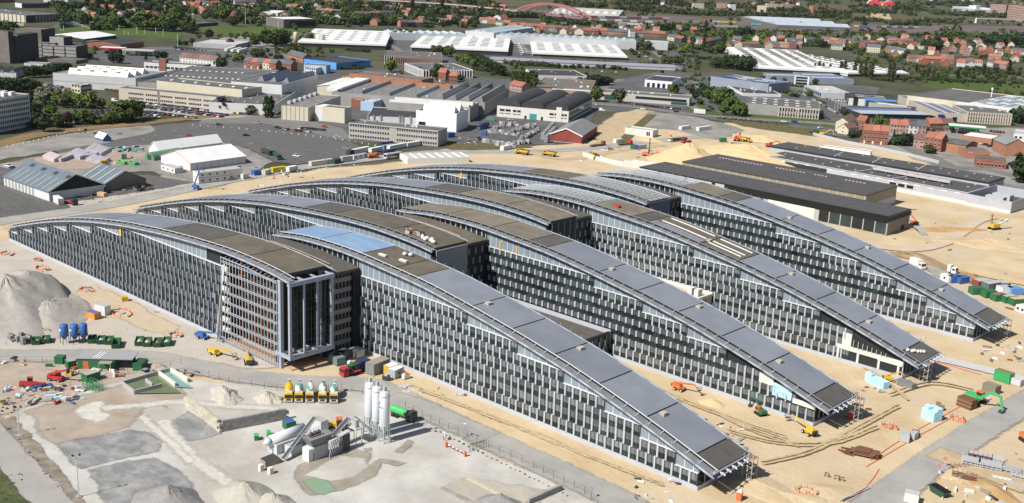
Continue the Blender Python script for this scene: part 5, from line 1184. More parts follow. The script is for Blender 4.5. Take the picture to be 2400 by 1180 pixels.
for i,(x,y)in enumerate(((850,95),(1360,115))):bld('distant pale house on the heath, %s of two'%('left' if not i else 'right'),A5(x,y),A5(x+90,y+8),None,8,lgwall,rpale,D=14,name='house',cat='house',group='pale houses on the heath')
# ---- viaduct, red bridge, road bridge, trains
T=thing('rail_viaduct','grey railway viaduct crossing behind the houses at the top','viaduct',G(*A2(400,40)))
pv=[G(*A2(150,50)),G(*A2(700,78)),G(*A2(1350,118)),G(*A2(1900,165)),G(*A2(2360,215)),G(*A3(60,235))]
o_=Vector(T.location)
b=MB()
for p,q in zip(pv,pv[1:]):b.bar(p-o_+Vector((0,0,9)),q-o_+Vector((0,0,9)),11,1.8,concr)
b.build('deck',T);b=MB()
for p,q in zip(pv,pv[1:]):b.bar(p-o_+Vector((-3,-3,10.5)),q-o_+Vector((-3,-3,10.5)),.5,1.3,redw)
b.build('parapet',T)
for p,q in zip(pv,pv[1:]):
 for k in range(3):b=MB();m=p.lerp(q,(k+.5)/3)-o_;b.box(m.x-1.5,m.x+1.5,m.y-3,m.y+3,0,8.2,concw);b.build('pier',T)
T=thing('arch_bridge','red tied-arch railway bridge in the distance','bridge',G(*A3(10,200)));a=Vector((0,0,0));c=G(*A3(1000,300))-Vector(T.location);redb=M('bridge_red',(.30,.13,.14),rough=.6)
for s in(0,9):
 b=MB();n=16
 for k in range(n):
  t,u=k/n,(k+1)/n;f=lambda t:a.lerp(c,t)+Vector((s,s,5+19*4*t*(1-t)));b.bar(f(t),f(u),2.2,3,redb)
 b.build('arch',T)
 for k in range(1,12):b=MB();t=k/12;m=a.lerp(c,t)+Vector((s,s,0));b.bar(m+Vector((0,0,5)),m+Vector((0,0,5+19*4*t*(1-t))),.6,.6,redb);b.build('hanger',T)
b=MB();b.bar(a+Vector((4,4,5)),c+Vector((4,4,5)),12,1.6,redb);b.build('deck',T)
T=thing('road_bridge','pale concrete road bridge at the far right','bridge',G(*A5(1700,320)));o_=Vector(T.location);a,c=G(*A5(1700,322))-o_,G(*A5(2440,348))-o_;b=MB();b.bar(a+Vector((0,0,10)),c+Vector((0,0,10)),14,1.8,concr);b.build('deck',T)
for k in range(5):b=MB();m=a.lerp(c,k/4.5);b.box(m.x-2,m.x+2,m.y-5,m.y+5,0,9.2,concw if k==0 else concr);b.build('pier',T)
TRM=[M('train_red',(.30,.06,.06),rough=.6),M('train_blue',(.07,.10,.30),rough=.6),M('train_yellow',(.55,.42,.05),rough=.6),lgwall,tawall,M('train_teal',(.05,.28,.32),rough=.6)]
def train(tile_,a,b_,n,mats,label,h=3.6):
 A=G(*tile_(*a));B=G(*tile_(*b_));X=(B-A)/n;T=thing('train',label,'train',A,math.atan2(X.y,X.x),'trains in the rail yard');L_=X.length
 for i in range(n):bb=MB();bb.box(i*L_,(i+.94)*L_,-1.5,1.5,.8,h+.6,mats[i%len(mats)],top=gwall);o=bb.build('wagon',T);bb=MB();bb.box(i*L_+1,(i+.9)*L_,-1.2,1.2,.1,.8,dwall);bb.build('bogie',o)
train(A4,(415,320),(735,332),3,[lgwall,TRM[2],TRM[2]],'train with white and yellow wagons left of the rail shed')
train(A4,(945,355),(1095,365),2,[TRM[5]],'short teal train beside the rail shed')
train(A5,(310,385),(900,400),8,[tawall,lgwall],'long grey train right of the rail shed')
train(A4,(1630,425),(2160,445),7,[TRM[4],TRM[1]],'dark goods train in front of the rail shed')
train(A5,(10,380),(220,390),3,[TRM[2],TRM[1],TRM[1]],'blue and yellow train at the end of the rail shed')
train(A3,(980,250),(2180,275),12,[tawall,TRM[0],lgwall],'long red-brown goods train behind the orange houses')
train(A3,(1000,285),(2050,330),10,[lgwall,tawall],'long pale train nearest the orange houses')
train(A3,(1480,345),(2000,372),5,[lgwall],'pale commuter train beside the dark wood')
train(A4,(260,290),(330,298),1,[TRM[0]],'single red wagon left in the rail yard')
train(A4,(430,385),(760,392),4,[lgwall,lgwall],'white train behind the hedge trees')
def village(where,zone,n,seed):
 r=random.Random(seed);k=0
 for _ in range(n*8):
  if k>=n:break
  P=G(r.uniform(zone[0],zone[2]),r.uniform(zone[1],zone[3]));a=r.choice([.35,.5,1.9,2.2])+r.uniform(-.15,.15)
  if not clear(P,9):continue
  rf=r.choice([tile_o,tile_r,tile_r,tile_b,tile_g,tile_g]);wl=r.choice(HW);w=r.uniform(8,16)
  house('%s of the scattered houses %s, %s-roofed'%(ordw(k),where,{'tile_orange':'orange','tile_red':'red','tile_brown':'brown','slate':'slate'}[rf.name]),P,a,w,9,r.uniform(4.5,6.5),r.uniform(3,4.2),wl,rf,False,r.choice('xy'),'scattered houses '+where);k+=1
village('in the leafy suburb at the top left',(190,2,800,48),46,1);village('left of the viaduct at the top',(810,16,1170,62),26,2);village('above the ridged white sheds',(1700,92,2140,118),24,3);village('along the upper right streets',(2130,94,2400,160),36,4);village('on the far edge at the top right',(1500,2,2400,14),22,5);village('behind the sawtooth works',(1180,66,1640,82),24,6)
# ------------------------------------------------------------------ trees
def leafm(name,c1,c2,rand=.25):
 m=M(name,c1,c2,sc=.5,rough=.85,rand=rand,spec=.15)
 b=m.node_tree.nodes['Principled BSDF']
 return m
LF={'g':leafm('leaf_green',(.036,.062,.013),(.075,.108,.026)),'d':leafm('leaf_dark',(.016,.032,.011),(.036,.058,.02)),'y':leafm('leaf_fresh',(.06,.10,.016),(.11,.15,.035)),'p':leafm('leaf_copper',(.022,.012,.014),(.04,.02,.02)),'o':leafm('leaf_olive',(.055,.062,.028),(.09,.092,.045)),'s':leafm('leaf_silver',(.085,.10,.06),(.14,.15,.10))}
bark=M('bark',(.06,.045,.03),(.09,.07,.05),sc=2,rough=.95)
def crown(shape,nclump,per,size,seed,mat,merged=None,org=(0,0,0),k=1.0):
 r=random.Random(seed);b=merged or MB()
 for c in range(nclump):
  while True:
   p=Vector((r.uniform(-1,1),r.uniform(-1,1),r.uniform(-1,1)))
   if.25<p.length<1:break
  p=p.normalized()*(r.uniform(.45,1.0))if shape not in('col','con')else Vector((p.x,p.y,r.uniform(-1,1)))
  if shape=='round':q=Vector((p.x*.46,p.y*.46,.58+p.z*.42));q*=1
  elif shape=='col':f=.15*(1-abs(p.z)**3*.7);q=Vector((p.x*f,p.y*f,.53+p.z*.46))
  elif shape=='con':z=(p.z+1)/2;f=.24*(1.02-z);q=Vector((p.x*f,p.y*f,.1+z*.88))
  elif shape=='wide':q=Vector((p.x*.62,p.y*.62,.55+p.z*.43))
  else:q=Vector((p.x*.6,p.y*.6,.42+p.z*.45))
  cs=size*r.uniform(.7,1.3)
  for j in range(per):
   d=Vector((r.gauss(0,1),r.gauss(0,1),r.gauss(0,.8)))*cs*.75;m=q+d
   if m.z<.03:m.z=.03
   n=(q-Vector((0,0,.5))).normalized()+Vector((r.uniform(-.9,.9),r.uniform(-.9,.9),r.uniform(-.3,1.0)));n.normalize()
   u=n.cross(Vector((r.uniform(-1,1),r.uniform(-1,1),r.uniform(-1,1)))).normalized();v=n.cross(u);s=cs*r.uniform(.55,1.05)
   P=[m+u*s+v*s*.2,m+v*s-u*s*.15,m-u*s-v*s*.25,m-v*s+u*s*.2]
   b.poly([(org[0]+x.x*k,org[1]+x.y*k,org[2]+x.z*k)for x in P],mat)
 return b
def trunkm(h,r0,limbs,seed):
 b=MB();r=random.Random(seed);b.tube((0,0,-.02),(.01,0,h*.5),r0,bark,6,r0*.6);b.tube((.01,0,h*.5),(0,.01,h),r0*.6,bark,5,r0*.2)
 for i in range(limbs):
  a=r.uniform(0,6.3);z=h*r.uniform(.35,.75);b.tube((0,0,z),(math.cos(a)*.25,math.sin(a)*.25,z+.22),r0*.4,bark,4,r0*.12)
 return b.mesh('trunk')
TP={}
for key,shape,nc,per,sz in(('round','round',90,10,.085),('wide','wide',110,10,.082),('col','col',110,10,.045),('con','con',90,9,.05),('bush','bush',50,10,.12)):
 for mk in 'gdypos':
  if shape in('col','con')and mk in 'ps':continue
  TP[key,mk]=crown(shape,nc,per,sz,hash((key,nc))%1000 if False else sum(map(ord,key+mk)),LF[mk]).mesh('crown')
 TP[key,'t']=trunkm(.75 if shape in('col','con')else.55,.022 if shape!='bush' else.02,5 if shape not in('col','con')else 0,3)
NTREE=[0]
def tree(label,base,hpx,kind='round',mk='g',group=None,name=None,hm=None):
 P=G(*base);h=hm or hpx*scale_at(P)*1.02
 nm=name or{'col':'poplar_tree','con':'conifer_tree','bush':'shrub'}.get(kind,'broadleaf_tree')
 T=thing(nm,label,'shrub' if kind=='bush' else 'tree',P,rnd.uniform(0,6.28),group);w=rnd.uniform(.9,1.12)
 link('crown',TP[kind,mk],T,None,0,(h*w,h*w,h));link('trunk',TP[kind,'t'],T,None,0,(h,h,h))
 NTREE[0]+=1
 return T
def trees(where,tl,lst,kind='round',mk='g',noun='tree'):
 lst=sorted(lst,key=lambda q:q[0])
 for i,q in enumerate(lst):
  k=q[3]if len(q)>3 and q[3]else kind;m=q[4]if len(q)>4 else mk
  lab='%s %s from the left %s'%(ordw(i),noun,where)if len(lst)>1 else '%s %s'%(noun,where)
  tree(lab,tl(q[0],q[1]),q[2]/5.9,k,m,('trees '+where)[:60])
trees('in the bright row along the lane beside the cream depot',A0,[(800,150,90),(860,215,130),(925,255,155),(985,285,165),(1110,322,170,'wide'),(1230,325,125),(1330,332,110),(1430,335,95)],mk='g')
trees('in the willow group before the meadow',A0,[(1590,385,190,'wide'),(1700,380,120),(1840,330,110),(2000,415,255,'wide'),(2120,425,190),(2240,430,190),(2330,440,170)],mk='g')
trees('in the tall poplar group at the top left',A0,[(1205,175,200),(1350,182,195),(1480,225,190),(1655,205,215),(1700,215,170)],'col','d','poplar')
trees('in the dark wood behind the willows',A0,[(1120,120,90),(1780,180,110),(1900,160,120),(2060,170,150),(1760,270,100),(1540,250,70),(2180,200,110),(2290,250,110)],'round','d')
trees('in the dark belt behind the sawtooth warehouse',A0,[(390,1075,160),(470,1075,170),(560,1065,150),(650,1060,160),(740,1060,170),(830,1040,170),(905,1010,140),(960,960,80)],'round','d')
trees('in the thick belt at the left edge',B0,[(20,195,190),(90,205,195),(160,210,190),(235,215,200),(310,218,200),(390,215,190),(460,205,165),(530,190,120)],'round','d')
trees('at the foot of the black office tower',A0,[(190,840,110,'bush','d'),(290,835,150,'round','d')])
trees('in the garden beside the white office block',B0,[(440,420,240,'col','d'),(490,560,210,'round','d'),(620,375,230,'wide','s'),(700,530,130,'wide','y'),(600,760,260,'round','d'),(820,700,190,'round','g'),(940,660,160,'round','p'),(460,700,110,'bush','d')])
trees('in the clump behind the small car park',B0,[(800,400,195),(880,425,175,'round','o'),(960,330,130),(1050,415,180),(1150,430,190),(1260,440,210),(1410,435,130),(1545,445,90)],mk='y')
trees('in the hedge before the small car park',B0,[(1060,640,140),(1150,650,200),(1250,655,150),(1370,655,120,'bush'),(1470,655,130,'bush'),(1570,640,150),(1650,630,200),(1750,625,290,'wide'),(1860,590,250)],mk='g')
tree('dark copper beech before the white wall',B1(750,612),32,'wide','p');tree('tall broad poplar at the corner of the white-walled hall',B1(1330,685),50,'col','g',hm=None)
tree('second trunk of the tall poplar clump by the white-walled hall',B1(1395,690),47,'col','d');tree('pale blossoming tree before the white wall',B1(1120,645),23,'round','s');tree('small conifer before the grey flat hall',B1(150,150),17,'con','d');tree('dark round shrub before the grey flat hall',B1(350,155),13,'bush','d')
trees('in the group at the left end of the pitch',A1,[(40,430,290,'wide'),(130,420,260),(230,455,200),(300,470,150),(60,250,130,'round','y')])
trees('along the far side of the pitch',A1,[(480,290,130),(560,260,170,'round','o'),(640,280,150),(720,300,210,'round','g'),(800,340,90),(880,365,135,'wide','d'),(950,310,140,'round','d'),(1080,290,160,'round','o'),(1170,280,150),(1240,200,130),(1420,365,85,'bush')])
trees('between the bus depot and the white shed',A1,[(1170,650,150),(1300,510,110,'round','y'),(1330,640,200),(1420,640,190),(1500,640,220,'wide','d'),(1570,620,190,'round','d'),(1840,590,140,'round','s'),(1910,600,160,'round','s'),(1730,430,80),(1700,395,70)])
trees('along the hedge of the truck park',A1,[(120,620,70,'bush'),(210,625,70,'bush','d'),(300,610,80),(390,640,60,'bush','d'),(480,650,60,'bush','d'),(530,540,120,'round','p'),(600,655,55,'bush','d'),(690,660,60,'bush','d'),(830,640,100,'round','o')],mk='d')
trees('around the white and red terraces',A1,[(400,875,100,'con','d'),(700,940,130,'wide','d'),(780,820,70),(940,860,120,'wide','y'),(1150,790,110),(1240,800,120,'wide','d'),(1340,740,70),(1440,820,60,'con','d'),(1520,820,60,'con','d'),(1090,930,60,'bush','d'),(1245,980,90,'con','d')])
trees('in the thicket below the curved wall',A1,[(1620,760,110),(1720,760,110,'round','d'),(1810,740,90),(1900,840,80,'round','o'),(2000,860,90,'round','o'),(2090,870,100,'round','o'),(2180,880,80,'bush','o')])
trees('by the filling stations',A0,[(1560,870,130,'round','d'),(1650,880,150,'round','d'),(1250,800,70,'bush','y'),(2020,830,100,'con','d'),(2180,820,110,'round','d'),(2270,820,110,'round','d')])
trees('between the two left white sheds',A2,[(740,540,110),(800,540,120),(900,545,120),(960,540,130),(1020,470,60),(640,450,60,'round','s')],mk='o')
trees('in front of the middle white shed',A2,[(1270,730,100,'round','o'),(1350,740,110,'round','o'),(1430,780,130),(1500,790,150,'round','g'),(1180,720,50,'bush','d')],mk='d')
trees('in the bright thicket beside the dark hedge',A2,[(1600,850,100),(1680,870,120,'wide'),(1760,900,120),(1820,930,110)],mk='y')
trees('in the tall dark hedge running down to the road',A2,[(1780,820,100),(1850,850,110),(1910,880,120),(1970,920,130),(2030,955,140),(2090,990,140),(2140,1020,150),(2190,1050,160)],'round','d')
trees('beside the arched white offices',A2,[(680,1000,175,'round','y'),(1090,1060,130,'col','g'),(1320,1110,210,'round','g'),(1420,1000,80,'bush','d'),(1640,1110,90,'bush','g')])
trees('among the houses left of the viaduct',A2,[(40,130,120),(130,200,120),(60,300,150),(180,310,130),(280,340,150,'round','g'),(400,300,110),(520,330,140),(600,330,120),(700,340,140),(830,310,130),(980,200,190,'col','d'),(1000,215,100,'round','p'),(1060,250,100),(1200,230,110),(1390,190,180,'col','d'),(1400,210,90,'round','g'),(1560,340,100,'round','d'),(1740,240,100),(1950,230,80),(2080,240,90),(2160,250,80)],mk='g')
trees('in front of the sawtooth works',A3,[(60,600,110,'round','s'),(1720,640,100,'round','o'),(1790,680,140,'round','o'),(1870,690,120,'round','o'),(2020,640,90,'round','s')])
trees('of clipped poplars beside the black-roofed hall',B3,[(15,240,195),(60,245,195),(105,250,200),(150,258,205),(195,268,210),(240,285,235),(280,305,260),(320,320,260)],'col','g','poplar')
trees('in the dark grove beside the black-roofed hall',B3,[(1090,230,130),(1150,240,145),(1210,240,140),(1270,235,120),(1320,230,110),(1370,200,80,'bush','o')],'wide','d')
trees('of street trees before the showroom',B3,[(1165,460,190,'round','y'),(1475,480,190,'round','o'),(2240,360,150,'wide','y'),(1270,380,90,'bush','o')])
trees('in front of the long wall building',A3,[(640,940,60),(740,940,50),(840,945,60),(930,940,60),(1040,950,50),(1270,960,70,'round','d'),(1400,965,60),(1490,970,60),(1570,975,50),(2080,1010,40)],'bush','d','shrub')
trees('on the slope at the end of the third white shed',A3,[(1650,720,60),(1700,760,60),(1750,800,60),(1790,700,60),(1830,740,60),(1880,760,50),(2050,760,70)],'bush','o','shrub')
trees('in the clump before the flat white hall',A3,[(2110,880,110),(2180,890,100),(2260,900,120),(2330,900,120),(2350,760,120,'wide','y')],mk='g')
trees('in the dark oval grove before the ridged white shed',A4,[(400,930,110,'round','y'),(480,940,140),(560,945,160),(640,945,175),(720,955,185),(800,970,200),(870,980,200),(920,950,160)],'wide','d')
trees('in the leafy row beside the arched-pier hall',B4,[(110,350,130,'round','o'),(170,430,110,'round','d'),(280,400,170,'round','d'),(380,470,200),(470,500,210),(560,520,240),(640,560,190,'round','y'),(700,640,220,'wide','y'),(780,660,180,'wide','g'),(840,660,130,'round','g'),(240,500,80,'bush','d'),(560,640,150,'round','g')],mk='g')
trees('of slim poplars before the ridged white shed',A4,[(1820,990,110),(1880,985,135),(1940,990,115),(2035,1000,110),(2185,1010,155),(2240,1015,170)],'col','o','poplar')
trees('of tall poplars before the second ridged shed',A5,[(10,1040,200),(90,1060,200),(155,1070,200),(210,1075,170),(245,1080,210),(490,1080,190),(540,1100,225)],'col','o','poplar')
trees('among the gardens behind the huge grey hall',A5,[(420,1090,60,'bush'),(620,1090,60),(700,1080,50,'bush'),(870,1000,110,'col','d'),(960,1060,90),(1030,1080,140,'col','o'),(1110,1090,80,'bush'),(1260,1110,90),(1430,1115,150,'col','d'),(1540,1060,100,'wide'),(1640,1090,80),(1800,1040,140,'col','d'),(1850,1090,100),(2000,1080,80),(2100,1090,70),(1220,1000,60,'bush'),(1300,1010,60,'bush')],mk='g')
trees('among the upper streets at the right',A5,[(1090,740,220,'wide','d'),(1190,600,130,'round','d'),(1340,580,150,'wide','g'),(1450,590,160,'wide','g'),(1250,500,130,'round','s'),(1420,480,130,'wide','s'),(2150,990,160,'con','d'),(2190,1030,70,'bush','d'),(410,520,120,'round','g'),(120,720,70,'bush','g'),(400,800,90,'bush','o'),(500,860,70,'bush','o'),(720,810,100,'round','g'),(880,520,70,'round','o'),(1680,720,70,'bush','g'),(960,330,120,'round','s'),(1010,350,100,'round','d')])
trees('of poplar wood at the right edge',A5,[(1830,620,120),(1890,630,150),(1950,635,150),(2010,640,150),(2070,640,150),(2130,645,150),(2190,650,150),(2250,650,150),(2310,655,150),(2360,655,150)],'round','d')
trees('between the meadow houses and the ridged shed',A4,[(30,590,90,'con','d'),(140,600,90,'round','d'),(290,700,190,'con','d'),(240,680,70,'bush'),(520,740,150,'round','g'),(1660,620,100,'con','d'),(1860,640,130,'round','g'),(1930,660,110,'wide','d'),(560,560,70,'con','d'),(60,720,110,'bush','y')])
trees('in the hedge along the rail yard',A4,[(40,450,120),(120,440,100),(200,440,110),(310,460,110,'round','d'),(400,460,100),(520,470,80),(620,475,90),(700,480,90),(790,490,110,'round','d'),(880,500,130,'round','d'),(960,500,90),(1050,500,80),(1370,500,80),(1460,520,100),(1560,480,50),(1700,500,90),(2260,500,90),(1520,380,70,'round','d'),(1630,375,70,'round','o')],mk='g')
trees('beside the brick apartment row',B5,[(330,830,170,'round','g'),(440,840,130,'round','y'),(20,950,90,'bush','d'),(90,930,80,'round','d'),(560,940,90,'con','d'),(620,1070,150,'wide','d'),(700,1075,170,'wide','d'),(770,1060,150,'round','d'),(540,1060,90,'bush','o'),(1280,1100,120,'bush','g'),(1060,1180,130,'bush','g'),(1020,870,60,'bush','d'),(1085,890,60,'bush','o'),(1075,720,80,'bush','d'),(2110,600,120,'round','d'),(2220,680,150,'round','d'),(2300,760,220,'wide','d'),(1910,570,80,'con','d')])
trees('at the road junction by the yellow house',B4,[(2190,870,120,'round','s'),(2330,960,90,'bush','d'),(2240,650,80,'bush','d'),(1420,350,70,'bush','o'),(1500,390,70,'bush','y'),(1570,400,60,'bush','d'),(1750,390,90,'bush','y'),(1400,200,70,'bush','y'),(1500,250,50,'bush','o'),(1830,230,80,'round','d'),(1100,180,80,'round','o'),(1250,200,80,'round','o'),(1840,920,80,'bush','g')])
tree('leafy tree at the right edge above the container yard',(2398,428),80/1.2,'round','d')
tree('single shrub on the green strip by the concrete office',B2(1900,990),8,'bush','g')
def mass(name,label,tl,spots,mk,hpx,per=7,nc=12):
 b=MB();r=random.Random(len(spots))
 for i,(x,y)in enumerate(spots):
  P=G(*tl(x,y));h=hpx/5.9*scale_at(P)*r.uniform(.75,1.25);crown('bush',nc,per,.2,r.randrange(9999),LF[mk[i%len(mk)]],b,(P.x,P.y,0),h)
 o=b.build(name);return tag(o,label,'wood',None,'stuff')
def along(a,b,n,j):
 return[(a[0]+(b[0]-a[0])*i/n+rnd.uniform(-j,j),a[1]+(b[1]-a[1])*i/n+rnd.uniform(-j,j)*.35)for i in range(n)]
mass('wood','dark green wood on the heath along the upper edge',A3,along((620,60),(1300,110),26,30)+along((1400,70),(2340,60),40,30)+along((1480,140),(2340,190),36,40),'dgo',70)
mass('wood','wooded slope above the rail yard',A4,along((0,200),(700,225),34,30)+along((700,215),(2340,260),60,26)+along((0,90),(1000,120),30,30)+along((1000,150),(2360,200),40,25),'gdo',60)
mass('wood','wooded strip below the red vaulted halls',A5,along((0,170),(560,190),26,20)+along((0,290),(360,300),20,20)+along((500,340),(1050,350),30,30)+along((560,120),(1040,160),22,20)+along((1080,310),(1500,320),18,15)+along((1100,200),(2340,250),60,30)+along((1400,120),(1560,110),8,10)+along((600,90),(1500,60),30,20),'gdo',60)
mass('wood','tree belt below the red arch bridge',A3,along((0,240),(450,260),24,20)+along((430,310),(1100,360),34,20)+along((1100,370),(1420,390),18,20)+along((2000,420),(2360,400),26,25),'gd',80)
mass('wood','leafy gardens among the houses at the top centre',A2,along((0,90),(600,130),24,30)+along((0,330),(800,350),34,20)+along((1000,260),(1300,280),14,20)+along((1620,30),(2100,80),18,25)+along((1900,250),(2360,240),20,15)+along((760,480),(1000,500),8,10),'dg',80)
mass('wood','leafy gardens between the houses at the top left',A1,along((0,120),(340,200),20,30)+along((480,180),(1300,230),36,40)+along((1280,60),(2340,110),40,40)+along((1600,220),(2340,260),34,30)+along((2000,330),(2360,350),14,12)+along((1050,330),(1480,300),16,20)+along((0,20),(1200,30),40,15),'dgo',90)
mass('wood','tree-filled gardens at the top left edge',A0,along((700,90),(1150,120),20,20)+along((1250,200),(1800,230),26,20)+along((1750,120),(2350,160),30,30)+along((0,400),(220,420),12,8)+along((1200,60),(2300,40),36,15)+along((1300,415),(1600,420),12,8),'dg',90)
mass('undergrowth','dark scrub under the belt beside the white office block',B0,along((430,600),(560,740),10,20)+along((700,690),(1000,700),14,10)+along((1100,660),(1900,620),28,10)+along((600,420),(760,440),8,10)+along((1000,430),(1330,440),14,8),'d',60)
mass('hedge','dark hedge between the long wall building and the works',A3,along((0,900),(640,930),34,12)+along((0,880),(500,900),20,8),'do',45)
mass('hedge','scrubby hedges on the plots at the right',A5,along((560,1100),(1300,1120),40,12)+along((1300,1130),(2340,1160),40,18)+along((260,1100),(560,1130),16,12)+along((1500,960),(2340,1050),30,25),'go',50)
mass('hedge','hedges along the gardens of the upper streets',A5,along((0,540),(600,560),30,15)+along((560,640),(900,680),16,15)+along((1230,560),(1800,590),24,12)+along((1400,470),(1800,540),14,20)+along((700,900),(1300,980),18,20)+along((0,480),(1100,500),30,20)+along((1780,790),(1900,820),8,10),'go',45)
mass('hedge','garden hedges behind the ridged white shed',A4,along((560,610),(1500,620),30,12)+along((1280,580),(1500,590),12,10)+along((2220,690),(2350,700),10,10)+along((60,660),(560,740),18,20)+along((1640,640),(2050,650),14,8)+along((20,790),(420,830),16,12),'gd',45)
mass('scrub','scrub on the weedy bank beside the main road',B4,along((480,700),(1100,750),24,10)+along((1100,760),(1500,790),10,8)+along((1750,890),(1880,920),8,10)+along((0,260),(220,330),12,20)+along((30,150),(280,180),10,25),'o',26)
mass('scrub','scrub around the foot of the arched offices and factory',A2,along((1830,960),(2360,1060),26,25)+along((60,700),(400,730),14,10)+along((0,960),(320,960),12,8)+along((2240,870),(2360,900),6,10),'od',40)
mass('scrub','green scrub beside the estate street',B4,along((1450,250),(1750,270),12,6)+along((1830,440),(1990,500),8,8)+along((2160,590),(2290,660),10,12)+along((400,480),(700,560),16,20)+along((560,650),(880,660),12,8)+along((200,300),(420,420),14,20),'gy',30)
mass('weed_tufts','low weeds along the yard fence and basin',tile(0,0,5.9),[(x*5.9,y*5.9)for x,y in[(rnd.uniform(330,470),rnd.uniform(868,886))for _ in range(26)]+[(rnd.uniform(5,120),0)for _ in range(0)]+[(10+i*5.5+rnd.uniform(-3,3),1000+i*6.2+rnd.uniform(-4,4))for i in range(28)]+[(1010+i*11,1006+i*5.4+rnd.uniform(-2,2))for i in range(30)]+[(rnd.uniform(-5,60),rnd.uniform(1110,1180))for _ in range(26)]+[(30+rnd.uniform(-30,10),950+rnd.uniform(-10,20))for _ in range(16)]],'od',26)
def fill(label,zones,mk,hpx,seed,nc=12):
 r=random.Random(seed);b=MB()
 for x0,y0,x1,y1,n in zones:
  for i in range(n):
   P=G(r.uniform(x0,x1),r.uniform(y0,y1))
   if clear(P,4):crown('bush',nc,7,.2,r.randrange(9999),LF[r.choice(mk)],b,(P.x,P.y,0),hpx*scale_at(P)*r.uniform(.6,1.3))
 return tag(b.build('wood'),label,'wood',None,'stuff')
fill('leafy suburb canopy across the top left',[(200,0,810,34,260),(130,36,460,66,60),(560,40,810,62,60),(60,90,200,112,10)],'gdddoy',14,5)
fill('leafy canopy left of and under the viaduct',[(810,8,1180,40,120),(810,44,1140,66,70)],'gddo',14,6)
fill('garden canopy across the upper right streets',[(1600,78,2400,96,150),(1990,100,2400,150,130),(1560,100,1700,130,30),(1180,62,1640,84,70)],'gdoy',11,7)
fill('scrub on the plots behind the huge grey hall',[(2100,160,2400,196,90),(2230,190,2420,240,40),(1990,160,2130,180,24),(1560,140,1640,165,16),(1600,168,1680,205,20)],'ogd',8,8)
fill('heath scrub on the far slope at the top right',[(1280,0,2400,40,260),(1500,46,2400,62,60)],'dog',9,9)
fill('bushes between the works on the left',[(210,112,300,128,14),(420,84,700,92,20),(640,92,700,118,14),(640,118,780,150,40),(500,128,660,150,26),(1100,150,1230,178,24),(930,160,1010,175,8),(1230,148,1560,164,36),(1320,172,1400,196,12)],'dgo',9,10)
# ------------------------------------------------------------------ vehicles, machines, containers
def P_(name,c,rough=.45,**k):
 if name not in MATS and max(c)-min(c)>.12:k=dict(c2=tuple(v*.62+.03 for v in c),sc=.9,lo=.4,hi=.75,**k)
 return MATS.get(name)or M(name,c,rough=rough,**k)
tyre=P_('tyre',(.02,.02,.02),.9);chrome=P_('lamp_glass',(.75,.75,.72),.2);glassc=P_('car_glass',(.015,.02,.025),.08,spec=.7)
yel=P_('machine_yellow',(.66,.43,.04),.5);ora=P_('machine_orange',(.62,.16,.05),.5);grn=P_('skip_green',(.025,.15,.06),.5);blu=P_('machine_blue',(.04,.13,.40),.5)
red=P_('machine_red',(.50,.03,.03),.5);wht=P_('cabin_white',(.68,.68,.65),.6);gry=P_('cabin_grey',(.40,.41,.42),.6);drk=P_('machine_dark',(.05,.05,.055),.6);rust=P_('rust',(.16,.07,.04),.9);brn=P_('ply_brown',(.24,.16,.09),.85);dgr=P_('dark_green',(.03,.08,.05),.6);lgr=P_('bright_green',(.06,.45,.12),.5);navy=P_('navy',(.03,.04,.12),.5)
blockm=M('block_grey',(.20,.21,.22),(.28,.285,.29),sc=1.2,rough=.9,rand=.15);blockp=M('block_pale',(.42,.40,.40),(.52,.50,.50),sc=1.2,rough=.9,rand=.12);mauve=M('pallet_mauve',(.33,.31,.38),(.48,.46,.50),sc=1.0,rough=.6,rand=.12);pinkp=M('pallet_pink',(.50,.40,.42),(.6,.53,.53),sc=1.0,rough=.7,rand=.1)
CARC=[P_('car_black',(.02,.02,.022),.25,coat=.5),P_('car_silver',(.42,.43,.45),.3,metal=.4,coat=.5),P_('car_white',(.72,.72,.72),.3,coat=.5),P_('car_blue',(.03,.05,.13),.25,coat=.5),P_('car_grey',(.11,.115,.12),.25,coat=.5),P_('car_red',(.35,.03,.03),.3,coat=.5),P_('car_dark',(.04,.045,.05),.25,coat=.5)]
def wheel(b,x,y,r=.32,w=.22):
 b.tube((x,y-w/2,r),(x,y+w/2,r),r,tyre,10);b.tube((x,y-w/2-.01,r),(x,y+w/2+.01,r),r*.55,P_('rim',(.35,.35,.36),.4),8)
